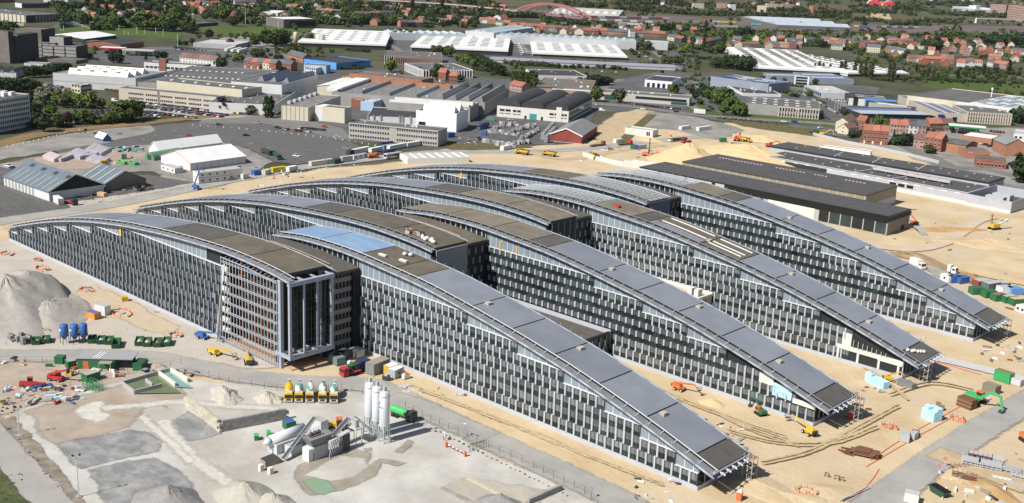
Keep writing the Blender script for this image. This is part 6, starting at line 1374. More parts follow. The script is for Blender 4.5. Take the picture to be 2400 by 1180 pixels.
def car_parts(col,van=False):
 L,Wd=(4.9,1.9)if van else(4.3,1.76);y0,y1=-Wd/2,Wd/2;H=1.95 if van else 1.45
 body=MB()
 pr=[(-L/2,.3),(L/2,.3),(L/2,.62),(L*.47,.8),(L*.24,.92),(-L*.36,.98),(-L/2,.9)]if not van else[(-L/2,.3),(L/2,.3),(L/2,.75),(L*.36,1.05),(-L/2,1.1)]
 o=[(a,z)for a,z in pr];body.ext([(a,z)for a,z in o],y0,y1,col,axis='y')
 top=[(-L*.42,.96),(L*.22,.92),(L*.06,H),(-L*.30,H)]if not van else[(-L/2,1.1),(L*.36,1.05),(L*.22,H),(-L/2+.05,H)]
 cab=MB();cab.ext(top,y0+.12,y1-.12,glassc,axis='y')
 body.box(top[3][0]+.03,top[2][0]-.03,y0+.14,y1-.14,H-.02,H+.05,col)
 for x in(top[3][0],(top[2][0]+top[3][0])/2):body.bar((x,y0+.13,.95),(x+.04,y0+.13,H),.07,.05,col);body.bar((x,y1-.13,.95),(x+.04,y1-.13,H),.07,.05,col)
 if van:body.box(-L/2,-L*.02,y0+.1,y1-.1,1.05,H,col)
 for s in(-1,1):body.box(L/2-.04,L/2+.02,s*Wd*.36-.16,s*Wd*.36+.16,.6,.76,chrome);body.box(-L/2-.02,-L/2+.04,s*Wd*.38-.12,s*Wd*.38+.12,.66,.84,red)
 wh=[]
 for x in(-L*.31,L*.31):
  for s in(-1,1):wh.append((x,s*(Wd/2-.12)))
 return body,cab,wh
def merge(dst,src):
 o=len(dst.v);dst.v+=src.v
 for f,i in zip(src.f,src.mi):dst.f.append(tuple(k+o for k in f));dst.mi.append(dst.mat(src.ms[i]))
CARME=[]
for i,c in enumerate(CARC):
 b,cb_,wh=car_parts(c);merge(b,cb_)
 for x,y in wh:wheel(b,x,y)
 CARME.append(b.mesh('car'))
VANME=[]
for c in(CARC[2],CARC[3],CARC[1]):
 b,cb_,wh=car_parts(c,True);merge(b,cb_)
 for x,y in wh:wheel(b,x,y)
 VANME.append(b.mesh('van'))
CN=['black','silver','white','blue','grey','red','dark']
def car(label,px,rz,ci=None,van=None,group=None,off=(0,0)):
 ci=rnd.choice([0,0,6,3,1,1,4,4,2,2,5,3])if ci is None else ci
 P=G(*px);me=CARME[ci]if van is None else VANME[van]
 P=P+Vector((off[0],off[1],SHEETZ[0]*0))
 o=link('van' if van is not None else 'car',me,None,P,rz);return tag(o,label,'van' if van is not None else 'car',group)
def car_row(where,a,b,n,turn=math.pi/2,skip=.06,cols=None,group=None):
 A=G(*a);B=G(*b);d=math.atan2(B.y-A.y,B.x-A.x)
 for i in range(n):
  if rnd.random()<skip:continue
  p=A.lerp(B,i/(n-1)if n>1 else 0);ci=rnd.choice(cols)if cols else None
  o=link('car',CARME[ci if ci is not None else rnd.choice([0,0,6,6,3,3,4,4,1,2,5,0])],None,p+Vector((rnd.uniform(-.2,.2),rnd.uniform(-.2,.2),0)),d+turn+(math.pi if rnd.random()<.4 else 0)+rnd.uniform(-.03,.03))
  tag(o,'%s car from the left %s'%(ordw(i),where),'car',group or('cars '+where)[:60])
def box_at(a,b):
 A=G(*a);B=G(*b);X=B-A;return A,math.atan2(X.y,X.x),X.length
def cont(label,a,b,m,W=2.5,H=2.6,roof=None,name='container',group=None,win=0,z=0.0,door=None,ribs_=True):
 A,rz,L=box_at(a,b);A.z=z;T=thing(name,label,{'container':'container','site_cabin':'cabin'}.get(name,name.replace('_',' ')),A,rz,group)
 bb=MB();bb.box(0,L,0,W,.12,H,m,top=roof or m);bb.build('body',T)
 if ribs_:
  n=max(3,int(L/.9));bb=MB()
  for i in range(n+1):x=i*L/n;bb.box(max(x-.07,-.03),min(x+.07,L+.03),-.05,0,.2,H-.1,m)
  for i in range(4):y=i*W/3;bb.box(-.05,0,max(y-.06,-.02),min(y+.06,W+.02),.2,H-.1,m);bb.box(L,L+.05,max(y-.06,-.02),min(y+.06,W+.02),.2,H-.1,m)
  bb.box(-.06,L+.06,-.06,.05,H-.12,H+.04,m);bb.box(-.06,.05,-.06,W+.06,H-.12,H+.05,m);bb.build('ribs',T)
 bb=MB();bb.box(-.03,L+.03,.1,W-.1,0,.14,drk);bb.build('base_frame',T)
 for i in range(win):me=wmesh(1.1,1.0,None,gry);link('window',me,T,(L*(i+.5)/win-.55,-.06,1.0))
 if door is not None:bb=MB();bb.box(L*door,L*door+.9,-.07,.02,.15,2.1,gry);bb.build('door',T)
 return T
def skip(label,px,rz,fill=None,sx=1.0,group='green skips',col=None):
 g=col or grn;T=thing('skip',label,'skip',G(*px),rz,group);L,Wd,H=5.2*sx,2.3,1.7;b=MB()
 for s in(0,1):
  y=0 if s==0 else Wd-.1
  b.hexa([(.5,y,.2),(L-.4,y,.2),(L-.4,y+.1,.2),(.5,y+.1,.2),(0,y,H),(L,y,H),(L,y+.1,H),(0,y+.1,H)],g)
 b.hexa([(.5,.1,.2),(.6,.1,.2),(.6,Wd-.1,.2),(.5,Wd-.1,.2),(0,.1,H),(.1,.1,H),(.1,Wd-.1,H),(0,Wd-.1,H)],g);b.hexa([(L-.5,.1,.2),(L-.4,.1,.2),(L-.4,Wd-.1,.2),(L-.5,Wd-.1,.2),(L-.1,.1,H),(L,.1,H),(L,Wd-.1,H),(L-.1,Wd-.1,H)],g)
 b.build('shell',T);b=MB();b.box(.5,L-.4,0,Wd,.15,.25,g);b.build('floor',T)
 for i in range(4):b=MB();x=.9+i*(L-1.9)/3;b.box(x,x+.12,-.08,0,.2,H-.05,g);b.build('rib',T)
 b=MB();b.bar((.05,.5,.3),(-.05,.9,H-.2),.12,.1,drk);b.bar((.05,Wd-.5,.3),(-.05,Wd-.9,H-.2),.12,.1,drk);b.build('hook_frame',T)
 if fill:
  o=heap_mesh(L*.43,Wd*.42,.7,fill,3+int(px[0])%7,8,4);link('rubble',o,T,(L/2,Wd/2,1.0))
 return T
def heap_mesh(rx,ry,h,m,seed,n=28,rings=9,rough=.18,peaks=1):
 r=random.Random(seed);b=MB();i=b.mat(m);ph=[(r.uniform(0,6.3),r.uniform(.5,1.5),k)for k in(2,3,5,7)]
 pk=[(0,0,1)]+[(r.uniform(-.5,.5),r.uniform(-.4,.4),r.uniform(.5,.9))for _ in range(peaks-1)]
 def ht(x,y,e):
  d=max(q[2]*max(0,1-math.hypot((x-q[0])/(1-.6*abs(q[0])),(y-q[1])/(1-.6*abs(q[1]))))for q in pk)
  return d
 b.v.append((0,0,h*ht(0,0,0)))
 for k in range(1,rings+1):
  f=k/rings
  for j in range(n):
   a=2*math.pi*j/n;e=1+sum(rough*.4*q[1]*math.sin(a*q[2]+q[0])for q in ph)/2
   x,y=f*math.cos(a),f*math.sin(a);z=h*ht(x,y,e)*(1+r.uniform(-rough,rough)*.5*(k<rings))if k<rings else-.03
   b.v.append((x*rx*e,y*ry*e,max(z,-.03)))
 for j in range(n):b.f.append((0,1+j,1+(j+1)%n));b.mi.append(i)
 for k in range(rings-1):
  for j in range(n):p=1+k*n;b.f.append((p+j,p+n+j,p+n+(j+1)%n,p+(j+1)%n));b.mi.append(i)
 return b.mesh('heap',smooth=rings>5)
def heap(label,px,rx,ry,h,m,rz=0,seed=1,name='heap',peaks=1,rough=.18,cat='heap'):
 o=link(name,heap_mesh(rx,ry,h,m,seed,40,14,rough,peaks),None,G(*px),rz);return tag(o,label,cat)
def boom_lift(label,px,rz,m,boom=8.0,lift=.25,scale=1.0,fold=False):
 T=thing('boom_lift',label,'boom lift',G(*px),rz,'boom lifts');T.scale=(scale,)*3
 b=MB();b.box(-1.6,1.6,-.85,.85,.55,1.0,m);b.build('chassis',T)
 for x in(-1.2,1.2):
  for s in(-1,1):b=MB();b.tube((x,s*1.1-.2,.52),(x,s*1.1+.2,.52),.52,tyre,12);b.tube((x,s*1.1-.22,.52),(x,s*1.1+.22,.52),.26,wht,8);b.build('wheel',T)
 b=MB();b.hexa([(-2.3,-1,1.05),(.9,-1,1.05),(.9,1,1.05),(-2.3,1,1.05),(-2.4,-.9,2.1),(.3,-.9,2.0),(.3,.9,2.0),(-2.4,.9,2.1)],m);b.build('turntable',T)
 b=MB();b.box(-2.7,-2.2,-.9,.9,1.1,1.9,drk);b.build('counterweight',T)
 p0=Vector((-1.9,0,2.2));p1=p0+Vector((boom*math.cos(lift),0,boom*math.sin(lift)))
 b=MB();b.bar(p0,p1,.42,.5,m);b.bar(p0.lerp(p1,.55),p1+(p1-p0).normalized()*boom*.18,.3,.36,m);b.build('boom',T)
 p2=p1+(p1-p0).normalized()*boom*.18;b=MB();b.bar(p2,p2+Vector((1.2,0,-.9)),.25,.3,m);b.build('jib',T);q=p2+Vector((1.3,0,-1.5))
 b=MB()
 for z in(0,.55,1.1):
  for a,c in(((0,-.9),(0,.9)),((0,.9),(1,.9)),((1,.9),(1,-.9)),((1,-.9),(0,-.9))):b.bar(q+Vector((a[0],a[1],z)),q+Vector((c[0],c[1],z)),.07,.07,drk if z else gry)
 b.box(q.x,q.x+1,q.y-.9,q.y+.9,q.z-.05,q.z,drk);b.build('basket',T)
 return T
def excavator(label,px,rz,m,s=1.0,cab=None,lift=.9,swing=0):
 T=thing('excavator',label,'excavator',G(*px),rz,'excavators');T.scale=(s,)*3
 for y in(-1.15,1.15):
  b=MB();b.ext([(-2.0,.35),(-1.6,.02),(1.6,.02),(2.0,.35),(1.8,.8),(-1.8,.8)],y-.32,y+.32,tyre,axis='y');b.build('track',T)
 b=MB();b.hexa([(-2.2,-1.3,1.0),(1.2,-1.3,1.0),(1.2,1.3,1.0),(-2.2,1.3,1.0),(-2.2,-1.2,2.1),(.8,-1.2,2.0),(.8,1.2,2.0),(-2.2,1.2,2.1)],m);b.build('house',T)
 b=MB();b.box(-.3,1.4,.2,1.3,1.1,2.9,cab or m);b.box(-.1,1.45,.16,1.34,1.8,2.7,glassc);b.build('cab',T)
 p0=Vector((1.0,-.3,1.6));p1=p0+Vector((3.0,0,2.6));p2=p1+Vector((2.4,0,-.5));p3=p2+Vector((.7,0,-2.9))
 b=MB();b.bar(p0,p1,.4,.6,m);b.bar(p1,p2,.38,.5,m);b.build('boom',T);b=MB();b.bar(p2+Vector((-.4,0,.4)),p3,.32,.42,m);b.build('stick',T)
 b=MB();b.ext([(p3.x-.9,p3.z-.6),(p3.x+.1,p3.z-.9),(p3.x+.3,p3.z),(p3.x-.5,p3.z+.3)],p3.y-.5,p3.y+.5,drk,axis='y');b.build('bucket',T)
 b=MB();b.bar(p0+Vector((.6,0,-.1)),p1+Vector((-.6,0,-.5)),.14,.14,gry);b.build('cylinder',T)
 return T
def dumper(label,px,rz,m=None):
 m=m or yel;T=thing('dump_truck',label,'dump truck',G(*px),rz,'articulated dumpers')
 for x in(-3.4,-1.7,2.8):
  for s in(-1,1):b=MB();b.tube((x,s*1.25-.3,.85),(x,s*1.25+.3,.85),.85,tyre,12);b.tube((x,s*1.25-.33,.85),(x,s*1.25+.33,.85),.4,m,8);b.build('wheel',T)
 b=MB();b.box(-4.4,4,-.6,.6,.8,1.3,drk);b.build('chassis',T)
 b=MB();b.hexa([(-4.3,-1.4,1.4),(.6,-1.4,1.5),(.6,1.4,1.5),(-4.3,1.4,1.4),(-5.2,-1.6,2.8),(1.0,-1.6,3.0),(1.0,1.6,3.0),(-5.2,1.6,2.8)],m,top=drk);b.build('dump_body',T)
 b=MB();b.box(1.3,2.7,-1.0,1.0,1.3,3.2,m);b.box(1.4,2.75,-1.04,1.04,2.2,3.0,glassc);b.build('cab',T);b=MB();b.hexa([(2.7,-1,1.1),(4.4,-.9,1.0),(4.4,.9,1.0),(2.7,1,1.1),(2.7,-.9,2.1),(4.3,-.8,1.8),(4.3,.8,1.8),(2.7,.9,2.1)],m);b.build('bonnet',T)
 return T
def lorry(label,a,b,body,cabm,H=3.0,flat=False,name='lorry',group=None,tank=None):
 """a: rear end on the ground, b: front end"""
 A=G(*a);B=G(*b);X=B-A;L=X.length;T=thing(name,label,'lorry',A,math.atan2(X.y,X.x),group)
 for x in(1.2,2.5,L-1.3):
  for s in(-1,1):bb=MB();bb.tube((x,s*1.0-.18,.5),(x,s*1.0+.18,.5),.5,tyre,10);bb.build('wheel',T)
 bb=MB();bb.box(0,L-.3,-.5,.5,.55,.9,drk);bb.build('chassis',T)
 bb=MB()
 if tank:bb.tube((.3,0,1.9),(L-2.4,0,1.9),1.05,tank,14)
 else:bb.box(0,L-2.3,-1.25,1.25,.95,1.2 if flat else H+.6,body)
 bb.build('load_body',T)
 bb=MB();bb.hexa([(L-2,-1.2,.6),(L,-1.2,.6),(L,1.2,.6),(L-2,1.2,.6),(L-2,-1.15,2.9),(L-.25,-1.15,2.9),(L-.25,1.15,2.9),(L-2,1.15,2.9)],cabm);bb.build('cab',T)
 bb=MB();bb.box(L-.28,L-.02,-1.05,1.05,1.7,2.6,glassc);bb.box(L-1.6,L-.5,-1.22,1.22,1.75,2.55,glassc);bb.build('windscreen',T)
 return T
def fence(label,pts,h=2.0,step=3.0,m=None,group=None,rails=3,infill=True,panel=None,pw=.07):
 m=m or galv;P=[G(*p)for p in pts];T=thing('fence',label,'fence',P[0],0,group);o=P[0]
 ps=[]
 for a,b in zip(P,P[1:]):
  n=max(1,int((b-a).length/step))
  for i in range(n):ps.append(a.lerp(b,i/n)-o)
 ps.append(P[-1]-o)
 me=MB();me.bar((0,0,0),(0,0,h),pw,pw,m);me=me.mesh('post')
 for p in ps:link('post',me,T,p)
 b=MB()
 for p,q in zip(ps,ps[1:]):
  if panel:b.bar(p+Vector((0,0,h*.5)),q+Vector((0,0,h*.5)),.05,h*.9,panel)
  else:
   for k in range(rails):z=h*(.1+.88*k/(rails-1));b.bar(p+Vector((0,0,z)),q+Vector((0,0,z)),.025,.03,m)
 b.build('wire_mesh' if not panel else 'panels',T)
 return T
def pole(label,px,h,m=None,r=.12,head='flood',rz=0,group=None,name='lamp_post'):
 m=m or galv;T=thing(name,label,'lamp post',G(*px),rz,group);b=MB();b.tube((0,0,0),(0,0,h),r,m,8,r*.6);b.build('pole',T);b=MB()
 if head=='flood':b.bar((-.9,0,h),(.9,0,h),.1,.1,m);b.box(-.95,-.45,-.2,.2,h-.05,h+.35,drk);b.box(.45,.95,-.2,.2,h-.05,h+.35,drk)
 elif head=='mast':b.box(-1.6,1.6,-.2,.2,h-1.2,h+.2,gry)
 else:b.bar((0,0,h),(1.2,0,h+.15),.1,.1,m);b.box(.9,1.6,-.15,.15,h+.08,h+.22,wht)
 b.build('lamp_head',T)
 b=MB();b.box(-.6,.6,-.45,.45,0,.45,concr);b.build('footing',T)
 return T
def stack(name,label,px,rz,nx,ny,nz,u,m,group=None,cat='stack',gap=.06,drop=0.0):
 """a pile of like units, each its own piece"""
 T=thing(name,label,cat,G(*px),rz,group);me=MB();me.box(0,u[0]-gap,0,u[1]-gap,0,u[2]-gap*.6,m);me=me.mesh('unit')
 for i in range(nx):
  for j in range(ny):
   top=nz-(1 if rnd.random()<drop else 0)
   for k in range(top):link('unit',me,T,(i*u[0]+rnd.uniform(-.04,.04),j*u[1]+rnd.uniform(-.04,.04),k*u[2]))
 return T
# ------------------------------------------------------------------ finished service buildings right of the wings
cladw=M('clad_silver',(.38,.39,.43),(.43,.44,.48),sc=.3,rough=.5);blackm=M('clad_black',(.018,.018,.02),rough=.5);blackr=M('roof_tar',(.062,.060,.062),(.085,.082,.082),sc=.25,rough=.85)
T=bld('long black-roofed service hall with tall glazing at its near end',(2083,508.5),(2134.7,491.5),(1540,384.7),8.9,concr,blackr,name='service_hall',cat='building',par=.7)
W,D,h=dims(T)
b=MB();b.box(-.5,W+.4,-.4,D+.4,h-.15,h+.25,blackm);b.box(0.2,W-.2,.2,D-.2,h-.1,h+.27,blackr);
for i in range(5):z=h-.9-i*.42;b.box(-.5,0,-.4,D*.62,z,z+.26,blackm);b.box(-.4,W+.4,-.45,0,z,z+.26,blackm)
b.build('louvre_band',T)
b=MB();b.box(-.12,.05,0,D*.62,h-3.3,h-.3,blackm);b.build('dark_backing',T)
for i in range(6):
 y=D*.245*i/6;b=MB();b.box(-.25,.05,y+.3,y+D*.245/6-.25,.5,h-3.3,darkg);b.build('glazing',T);b=MB();b.box(-.45,0,y-.1,y+.3,.3,h-3.2,cladw);b.build('mullion',T)
for i in range(9):
 y=D*(.62+.38*i/9);b=MB();b.box(-.25,.05,y+.25,y+D*.042,h*.42,h-.4,cladw);b.build('cladding_panel',T)
 b=MB();b.box(-.15,.05,y+.25,y+D*.042,.5,h*.4,glassw);b.build('window',T)
for y in(.66,.78,.90):b=MB();b.box(-.4,.1,D*y,D*y+2.0,h*.35,h-.2,blackm);b.build('louvre',T)
b=MB();b.box(-.2,.05,D*.26,D*.44,.4,h-3.2,concw);b.build('bare_wall',T);b=MB();b.box(-.3,.05,D*.46,D*.49,.4,h*.6,black);b.build('doorway',T)
slab(T,'bare_wall',W,D,'R',.05,.95,.3,h-3.2,M('raw_wall',(.23,.20,.16),(.28,.25,.2),sc=.5,rough=.9));slab(T,'doorway',W,D,'R',.62,.78,.3,2.6,black,.2)
T=bld('brown-black roofed hall with tan cladding behind the long service hall',(2031,459),(2103,436.4),(1648,370),9.2,M('clad_tan',(.27,.245,.17),(.31,.28,.20),sc=.3,rough=.7),blackr,name='service_hall',cat='building',par=.7)
W,D,h=dims(T);b=MB();b.box(-.3,W+.3,-.3,D+.3,h-.2,h+.3,M('clad_brown',(.07,.06,.05),rough=.6));b.box(.3,W-.3,.3,D-.3,h,h+.33,blackr);b.build('roof_edge',T)
for i in range(22):slab(T,'panel_joint',W,D,'L',.005+i*.045,.009+i*.045,1,h-.2,cladw,.1)
for a,c in((.12,.24),(.32,.40),(.44,.62),(.68,.96)):
 for y in range(int((c-a)*D/2.0)):b=MB();b.box(W*.72,W*.72+1.2,D*a+y*2,D*a+y*2+1.2,h+.3,h+.6,M('pad_pink',(.45,.33,.33),rough=.8)if 'pad_pink' not in MATS else MATS['pad_pink']);b.build('roof_pad',T)
slab(T,'grey_skirt',W,D,'R',0,1,0,h*.45,cladw);
T=bld('long silver-walled hall with grey roof and a raised white duct',(2269,452.5),(2336,433),(1832,357),6.2,cladw,blackr,name='service_hall',cat='building',par=.4)
W,D,h=dims(T);b=MB();b.box(-.3,W+.3,-.3,D+.3,h-.2,h+.15,cladw);b.box(.5,W-.5,.5,D-.5,h,h+.2,blackr);b.build('roof_edge',T)
for i in range(16):slab(T,'white_panel',W,D,'L',.03+i*.06,.055+i*.06,h-1.2-(i%3)*.2,h-.8-(i%3)*.2,trimw,.15)
slab(T,'concrete_base',W,D,'L',0,.7,0,1.7,concw,.35);slab(T,'glazing',W,D,'L',.66,.88,1.2,h-1.2,glassw,.15)
for i in range(3):slab(T,'opening',W,D,'L',.24+i*.04,.27+i*.04,h*.45,h*.72,black,.12)
b=MB();b.box(W*.3,W*.38,D*.12,D*.48,h+1.1,h+2.3,rpale);b.build('duct',T)
for i in range(8):b=MB();y=D*(.12+.36*i/7.2);b.bar((W*.31,y,h),(W*.31,y,h+1.2),.2,.2,galv);b.build('duct_leg',T);b=MB();b.box(W*.3,W*.37,y+.4,y+2.6,h+2.3,h+2.55,MATS['pad_pink']);b.build('duct_pad',T)
for v in(.34,.52):
 b=MB()
 for k in range(8):b.bar((W*k/8,D*(v-.03*math.sin(k/8*1.6)),h+.3),(W*(k+1)/8,D*(v-.03*math.sin((k+1)/8*1.6)),h+.3),.7,.3,rpale)
 b.build('roof_kerb',T)
grid(T,'skylight',W,D,h+.2,.15,.9,4,.05,.95,12,1.8,1.2,.35,gwall,.45)
T=bld('narrow silver hall with black roof edge behind the one with the raised duct',(2318,430),(2354,418),(1843,336),8,cladw,blackr,name='service_hall',cat='building',par=.4)
W,D,h=dims(T);b=MB();b.box(-.4,W+.4,-.4,D+.4,h-.2,h+.4,blackm);b.box(.4,W-.4,.4,D-.4,h+.2,h+.45,blackr);b.build('roof_edge',T);grid(T,'skylight',W,D,h+.4,.3,.8,2,.04,.96,14,1.8,1.2,.35,gwall,.4)
for v in(.3,.5,.68):b=MB();b.bar((.5,D*v,h+.6),(W-.5,D*(v+.03),h+.6),.6,.3,rpale);b.build('roof_kerb',T)
T=bld('open-topped silver plant yard with chillers at the end of the long hall',(2372,474),(2440,452),(2271,453),6,cladw,blackr,name='plant_yard',cat='building',par=4.5)
W,D,h=dims(T)
for i in range(2):b=MB();b.box(W*.25+i*9,W*.25+i*9+5,D*.35,D*.75,1,5.2,galv);b.build('chiller',T)
slab(T,'concrete_base',W,D,'L',0,1,0,1.4,concw,.3)
T=bld('low strip building with a white wall below the brick houses',(2040,356),(2046,352),(1944,330),3.5,trimw,rflat,name='garage',W=6)
T=bld('roofless pale concrete block shell on the far sand',B3(1950,868),B3(2025,845),B3(1632,800),None,concw,concr,b=B3(1948,962),name='block_shell',cat='building',par=.6)
W,D,h=dims(T)
for i in range(2):slab(T,'opening',W,D,'L',.1+.07*i,.15+.07*i,.8,h*.75,black)
T=thing('retaining_wall','stepped white concrete wall on the sand behind the trusses','wall',G(1370,366));o_=Vector(T.location)
for i,(a,c,hh)in enumerate((((1366,366),(1405,378),2.4),((1405,378),(1462,391),2.6),((1462,391),(1482,393),3.8),((1482,393),(1545,402),4.6))):
 n=4
 for k in range(n):p,q=G(*a).lerp(G(*c),k/n)-o_,G(*a).lerp(G(*c),(k+.97)/n)-o_;b=MB();b.bar(p+Vector((0,0,hh/2)),q+Vector((0,0,hh/2)),.4,hh,concw);b.build('wall_panel',T)
T=bld('white flat shed with panelled roof beside the haul road',(955,372),(1100,368),None,3.2,wht,rpale,D=16,name='shed');W,D,h=dims(T)
for i in range(7):b=MB();b.box(W*(.02+.14*i),W*(.02+.14*i)+.4,.2,D-.2,h-.6,h+.05,trimw);b.build('roof_rib',T)
cont('bright blue container beside the white flat shed',(957,374),(981,372),blu)
# ------------------------------------------------------------------ heaps
gsand=M('heap_grey',(.33,.31,.28),(.40,.375,.345),sc=.3,bump=.12,bsc=1.2,rough=.95,spec=.1);gdark=M('heap_basalt',(.22,.21,.21),(.28,.27,.26),sc=.5,bump=.08,bsc=2,rough=.95,spec=.1);gyel=M('heap_sand',(.52,.39,.22),(.58,.45,.27),sc=.3,bump=.1,bsc=1.5,rough=.95,spec=.1);gpale=M('heap_rubble',(.42,.39,.33),(.50,.47,.41),sc=1.5,bump=.4,bsc=2,rough=.95,spec=.1);ggr=M('heap_gravel',(.36,.34,.29),(.42,.40,.35),sc=.4,bump=.1,bsc=2,rough=.95,spec=.1)
heap('huge grey gravel mound at the left edge beside the front wing',(18,722),38,20,11,gsand,-.35,4,'gravel_mound',4,.14);heap('lower grey gravel mound joining the huge one at the left edge',(115,742),23,13,5.2,gsand,-.5,9,'gravel_mound',3,.14)
heap('tall yellow sand heap behind the black-roofed service hall',(1612,382),26,22,12,gyel,.2,5,'sand_heap');heap('long yellow sand heap between the black-roofed halls',(1745,378),52,24,10.5,gyel,.05,8,'sand_heap',4);heap('low sand heap at the end of the long sand ridge',(1855,392),20,12,6,gyel,0,3,'sand_heap',2)
heap('dark grey aggregate heap at the bottom edge',(395,1178),9.5,6.5,4.0,gdark,.2,6,'gravel_heap');heap('pale sandy aggregate heap beside the conveyor hopper',(575,1166),9,6.5,3.6,ggr,-.3,2,'gravel_heap',2);heap('second pale aggregate heap at the bottom edge',(640,1186),6.5,5,3.0,ggr,.1,12,'gravel_heap',2)
heap('white rubble heap behind the mixer trucks, the larger one',(530,932),7.2,4.2,2.6,gpale,-.3,7,'rubble_heap',3,.4);heap('white rubble heap next to the yellow mixer truck',(628,938),4.6,3.4,2.4,gpale,0,15,'rubble_heap',2,.4);heap('dark grey pile at the bottom edge before the bay wall',(1172,1182),6,4,2.4,gdark,.4,18,'gravel_heap')
heap('brown sand heap beside the orange boom lift',(1668,946),3.8,2.6,1.6,gyel,.1,21,'sand_heap');heap('sand heap beside the fallen concrete stair',(2004,588),6,3.4,2.2,gyel,-.3,22,'sand_heap',2);heap('brown earth heap on the gravel before the front wing',(82,652),5,2.6,1.0,sandd,-.4,23,'earth_heap');heap('sand heap on the far plot before the block shell',(1525,330),10,7,2.2,gyel,0,24,'sand_heap',2)
heap('long sand hump on the far site by the dumpers',(1790,328),24,12,3.0,gyel,0,25,'sand_heap',3);heap('flat earth heap at the lower right below the steel racks',(2330,1150),8,3,1.0,sandd,-.4,26,'earth_heap',2);heap('small brown heap inside the yard tracks',(382,957),3.2,1.8,.5,yardbrown,0,27,'earth_heap');heap('brown earth heap by the yard fence and the silver car',(372,862),4,2.2,1.4,yardbrown,.2,28,'earth_heap',2)
heap('rough sandy hummock right of the plant yard',(2330,575),26,10,2.6,sand,.5,29,'sand_hummock',4,.3);heap('sandy spoil bank beside the curved track',(2215,540),20,4,1.5,sandd,.9,30,'spoil_bank',3,.3);heap('low sand spill along the front wing foundation',(1290,1034),16,1.6,.5,sand2,.02,31,'sand_spill',3,.4)
for i,(x,y,rx,ry,h_)in enumerate(((1780,1140,12,6,1.0),(1850,1165,9,4,.9),(1930,1150,8,4,.8),(2240,1110,5,3,.8),(1700,900,0,0,0),(1480,905,5,2,.6),(2290,1075,4,3,.7),(2150,720,14,3,.8))):
 if rx:heap('%s low trampled sand hump %s'%(['broad','flat','small','round','','narrow','bare','long'][i],['before the portable toilet','at the bottom centre-right edge','beside the rails at the corner','by the brown racks','','behind the front wing','beside the steel racks','along the farthest wing'][i]),(x,y),rx,ry,h_,sand,.4*i,40+i,'sand_hump',3,.3)
# ------------------------------------------------------------------ concrete batching plant
def wall_blocks(label,a,c,n,rows,m,name='block_wall'):
 A=G(*a);C=G(*c);X=C-A;L=X.length;T=thing(name,label,'wall',A,math.atan2(X.y,X.x));w=L/n;me=MB();me.box(.01,w-.01,0,.8,0,.77,m);me=me.mesh('block')
 for r in range(rows):
  for i in range(n-(1 if r%2 else 0)):link('block',me,T,(i*w+(w/2 if r%2 else 0)+rnd.uniform(-.03,.03),rnd.uniform(-.04,.04),r*.79))
 return T
blkw=M('lego_block',(.24,.235,.225),(.30,.295,.28),sc=.8,rough=.9,rand=.12);blk_sunlit=M('lego_block_lit',(.42,.39,.32),(.48,.45,.37),sc=.8,rough=.9,rand=.12)  # second block colour has the sunlit yellow of one wall face painted in
wall_blocks('grey concrete block wall dividing the batching yard',(516,1016),(678,984),13,4,blkw);wall_blocks('block wall coloured yellowish as if sunlit, meeting the grey one at a corner',(432,950),(514,1017),8,4,blk_sunlit)
wall_blocks('low block wall at the bottom right of the batching yard',(1236,1188),(1320,1150),9,2,blkw);wall_blocks('low timber-faced bay wall at the bottom of the yard',(1032,1150),(1120,1192),7,1,blkw);wall_blocks('second low bay wall right of the timber-faced one',(1094,1126),(1170,1166),6,1,M('bay_block',(.46,.41,.31),rough=.9))
T=thing('settling_basin','twin concrete settling basins with green and turquoise water','basin',G(370,900));o_=Vector(T.location)
def bwall(a,c,hh=1.5,t=.35,m=None):b=MB();p,q=G(*a)-o_,G(*c)-o_;b.bar(p+Vector((0,0,hh/2)),q+Vector((0,0,hh/2)),t,hh,m or concr);b.build('basin_wall',T)
for a,c in(((287,906),(372,881)),((372,881),(400,874)),((315,927),(380,911)),((287,906),(315,927)),((342,899),(358,911))):bwall(a,c)
for a,c in(((372,881),(412,910)),((400,874),(441,898))):bwall(a,c,1.5,.5,concw)
for nm,p,m,z in(('green_water',[(287,906),(372,881),(424,925),(315,927)],basin_g,.5),('turquoise_water',[(374,881),(399,875),(452,914),(412,911)],basin_t,.5)):
 b=MB();b.poly([G(*q)-o_+Vector((0,0,z))for q in reversed(p)],m);b.build(nm,T)
T=thing('cement_silos','three tall white cement silos on steel legs at the batching plant','silo',G(884,1026));o_=Vector(T.location)
silow=M('silo_white',(.66,.69,.73),(.58,.61,.64),sc=.25,rough=.45)
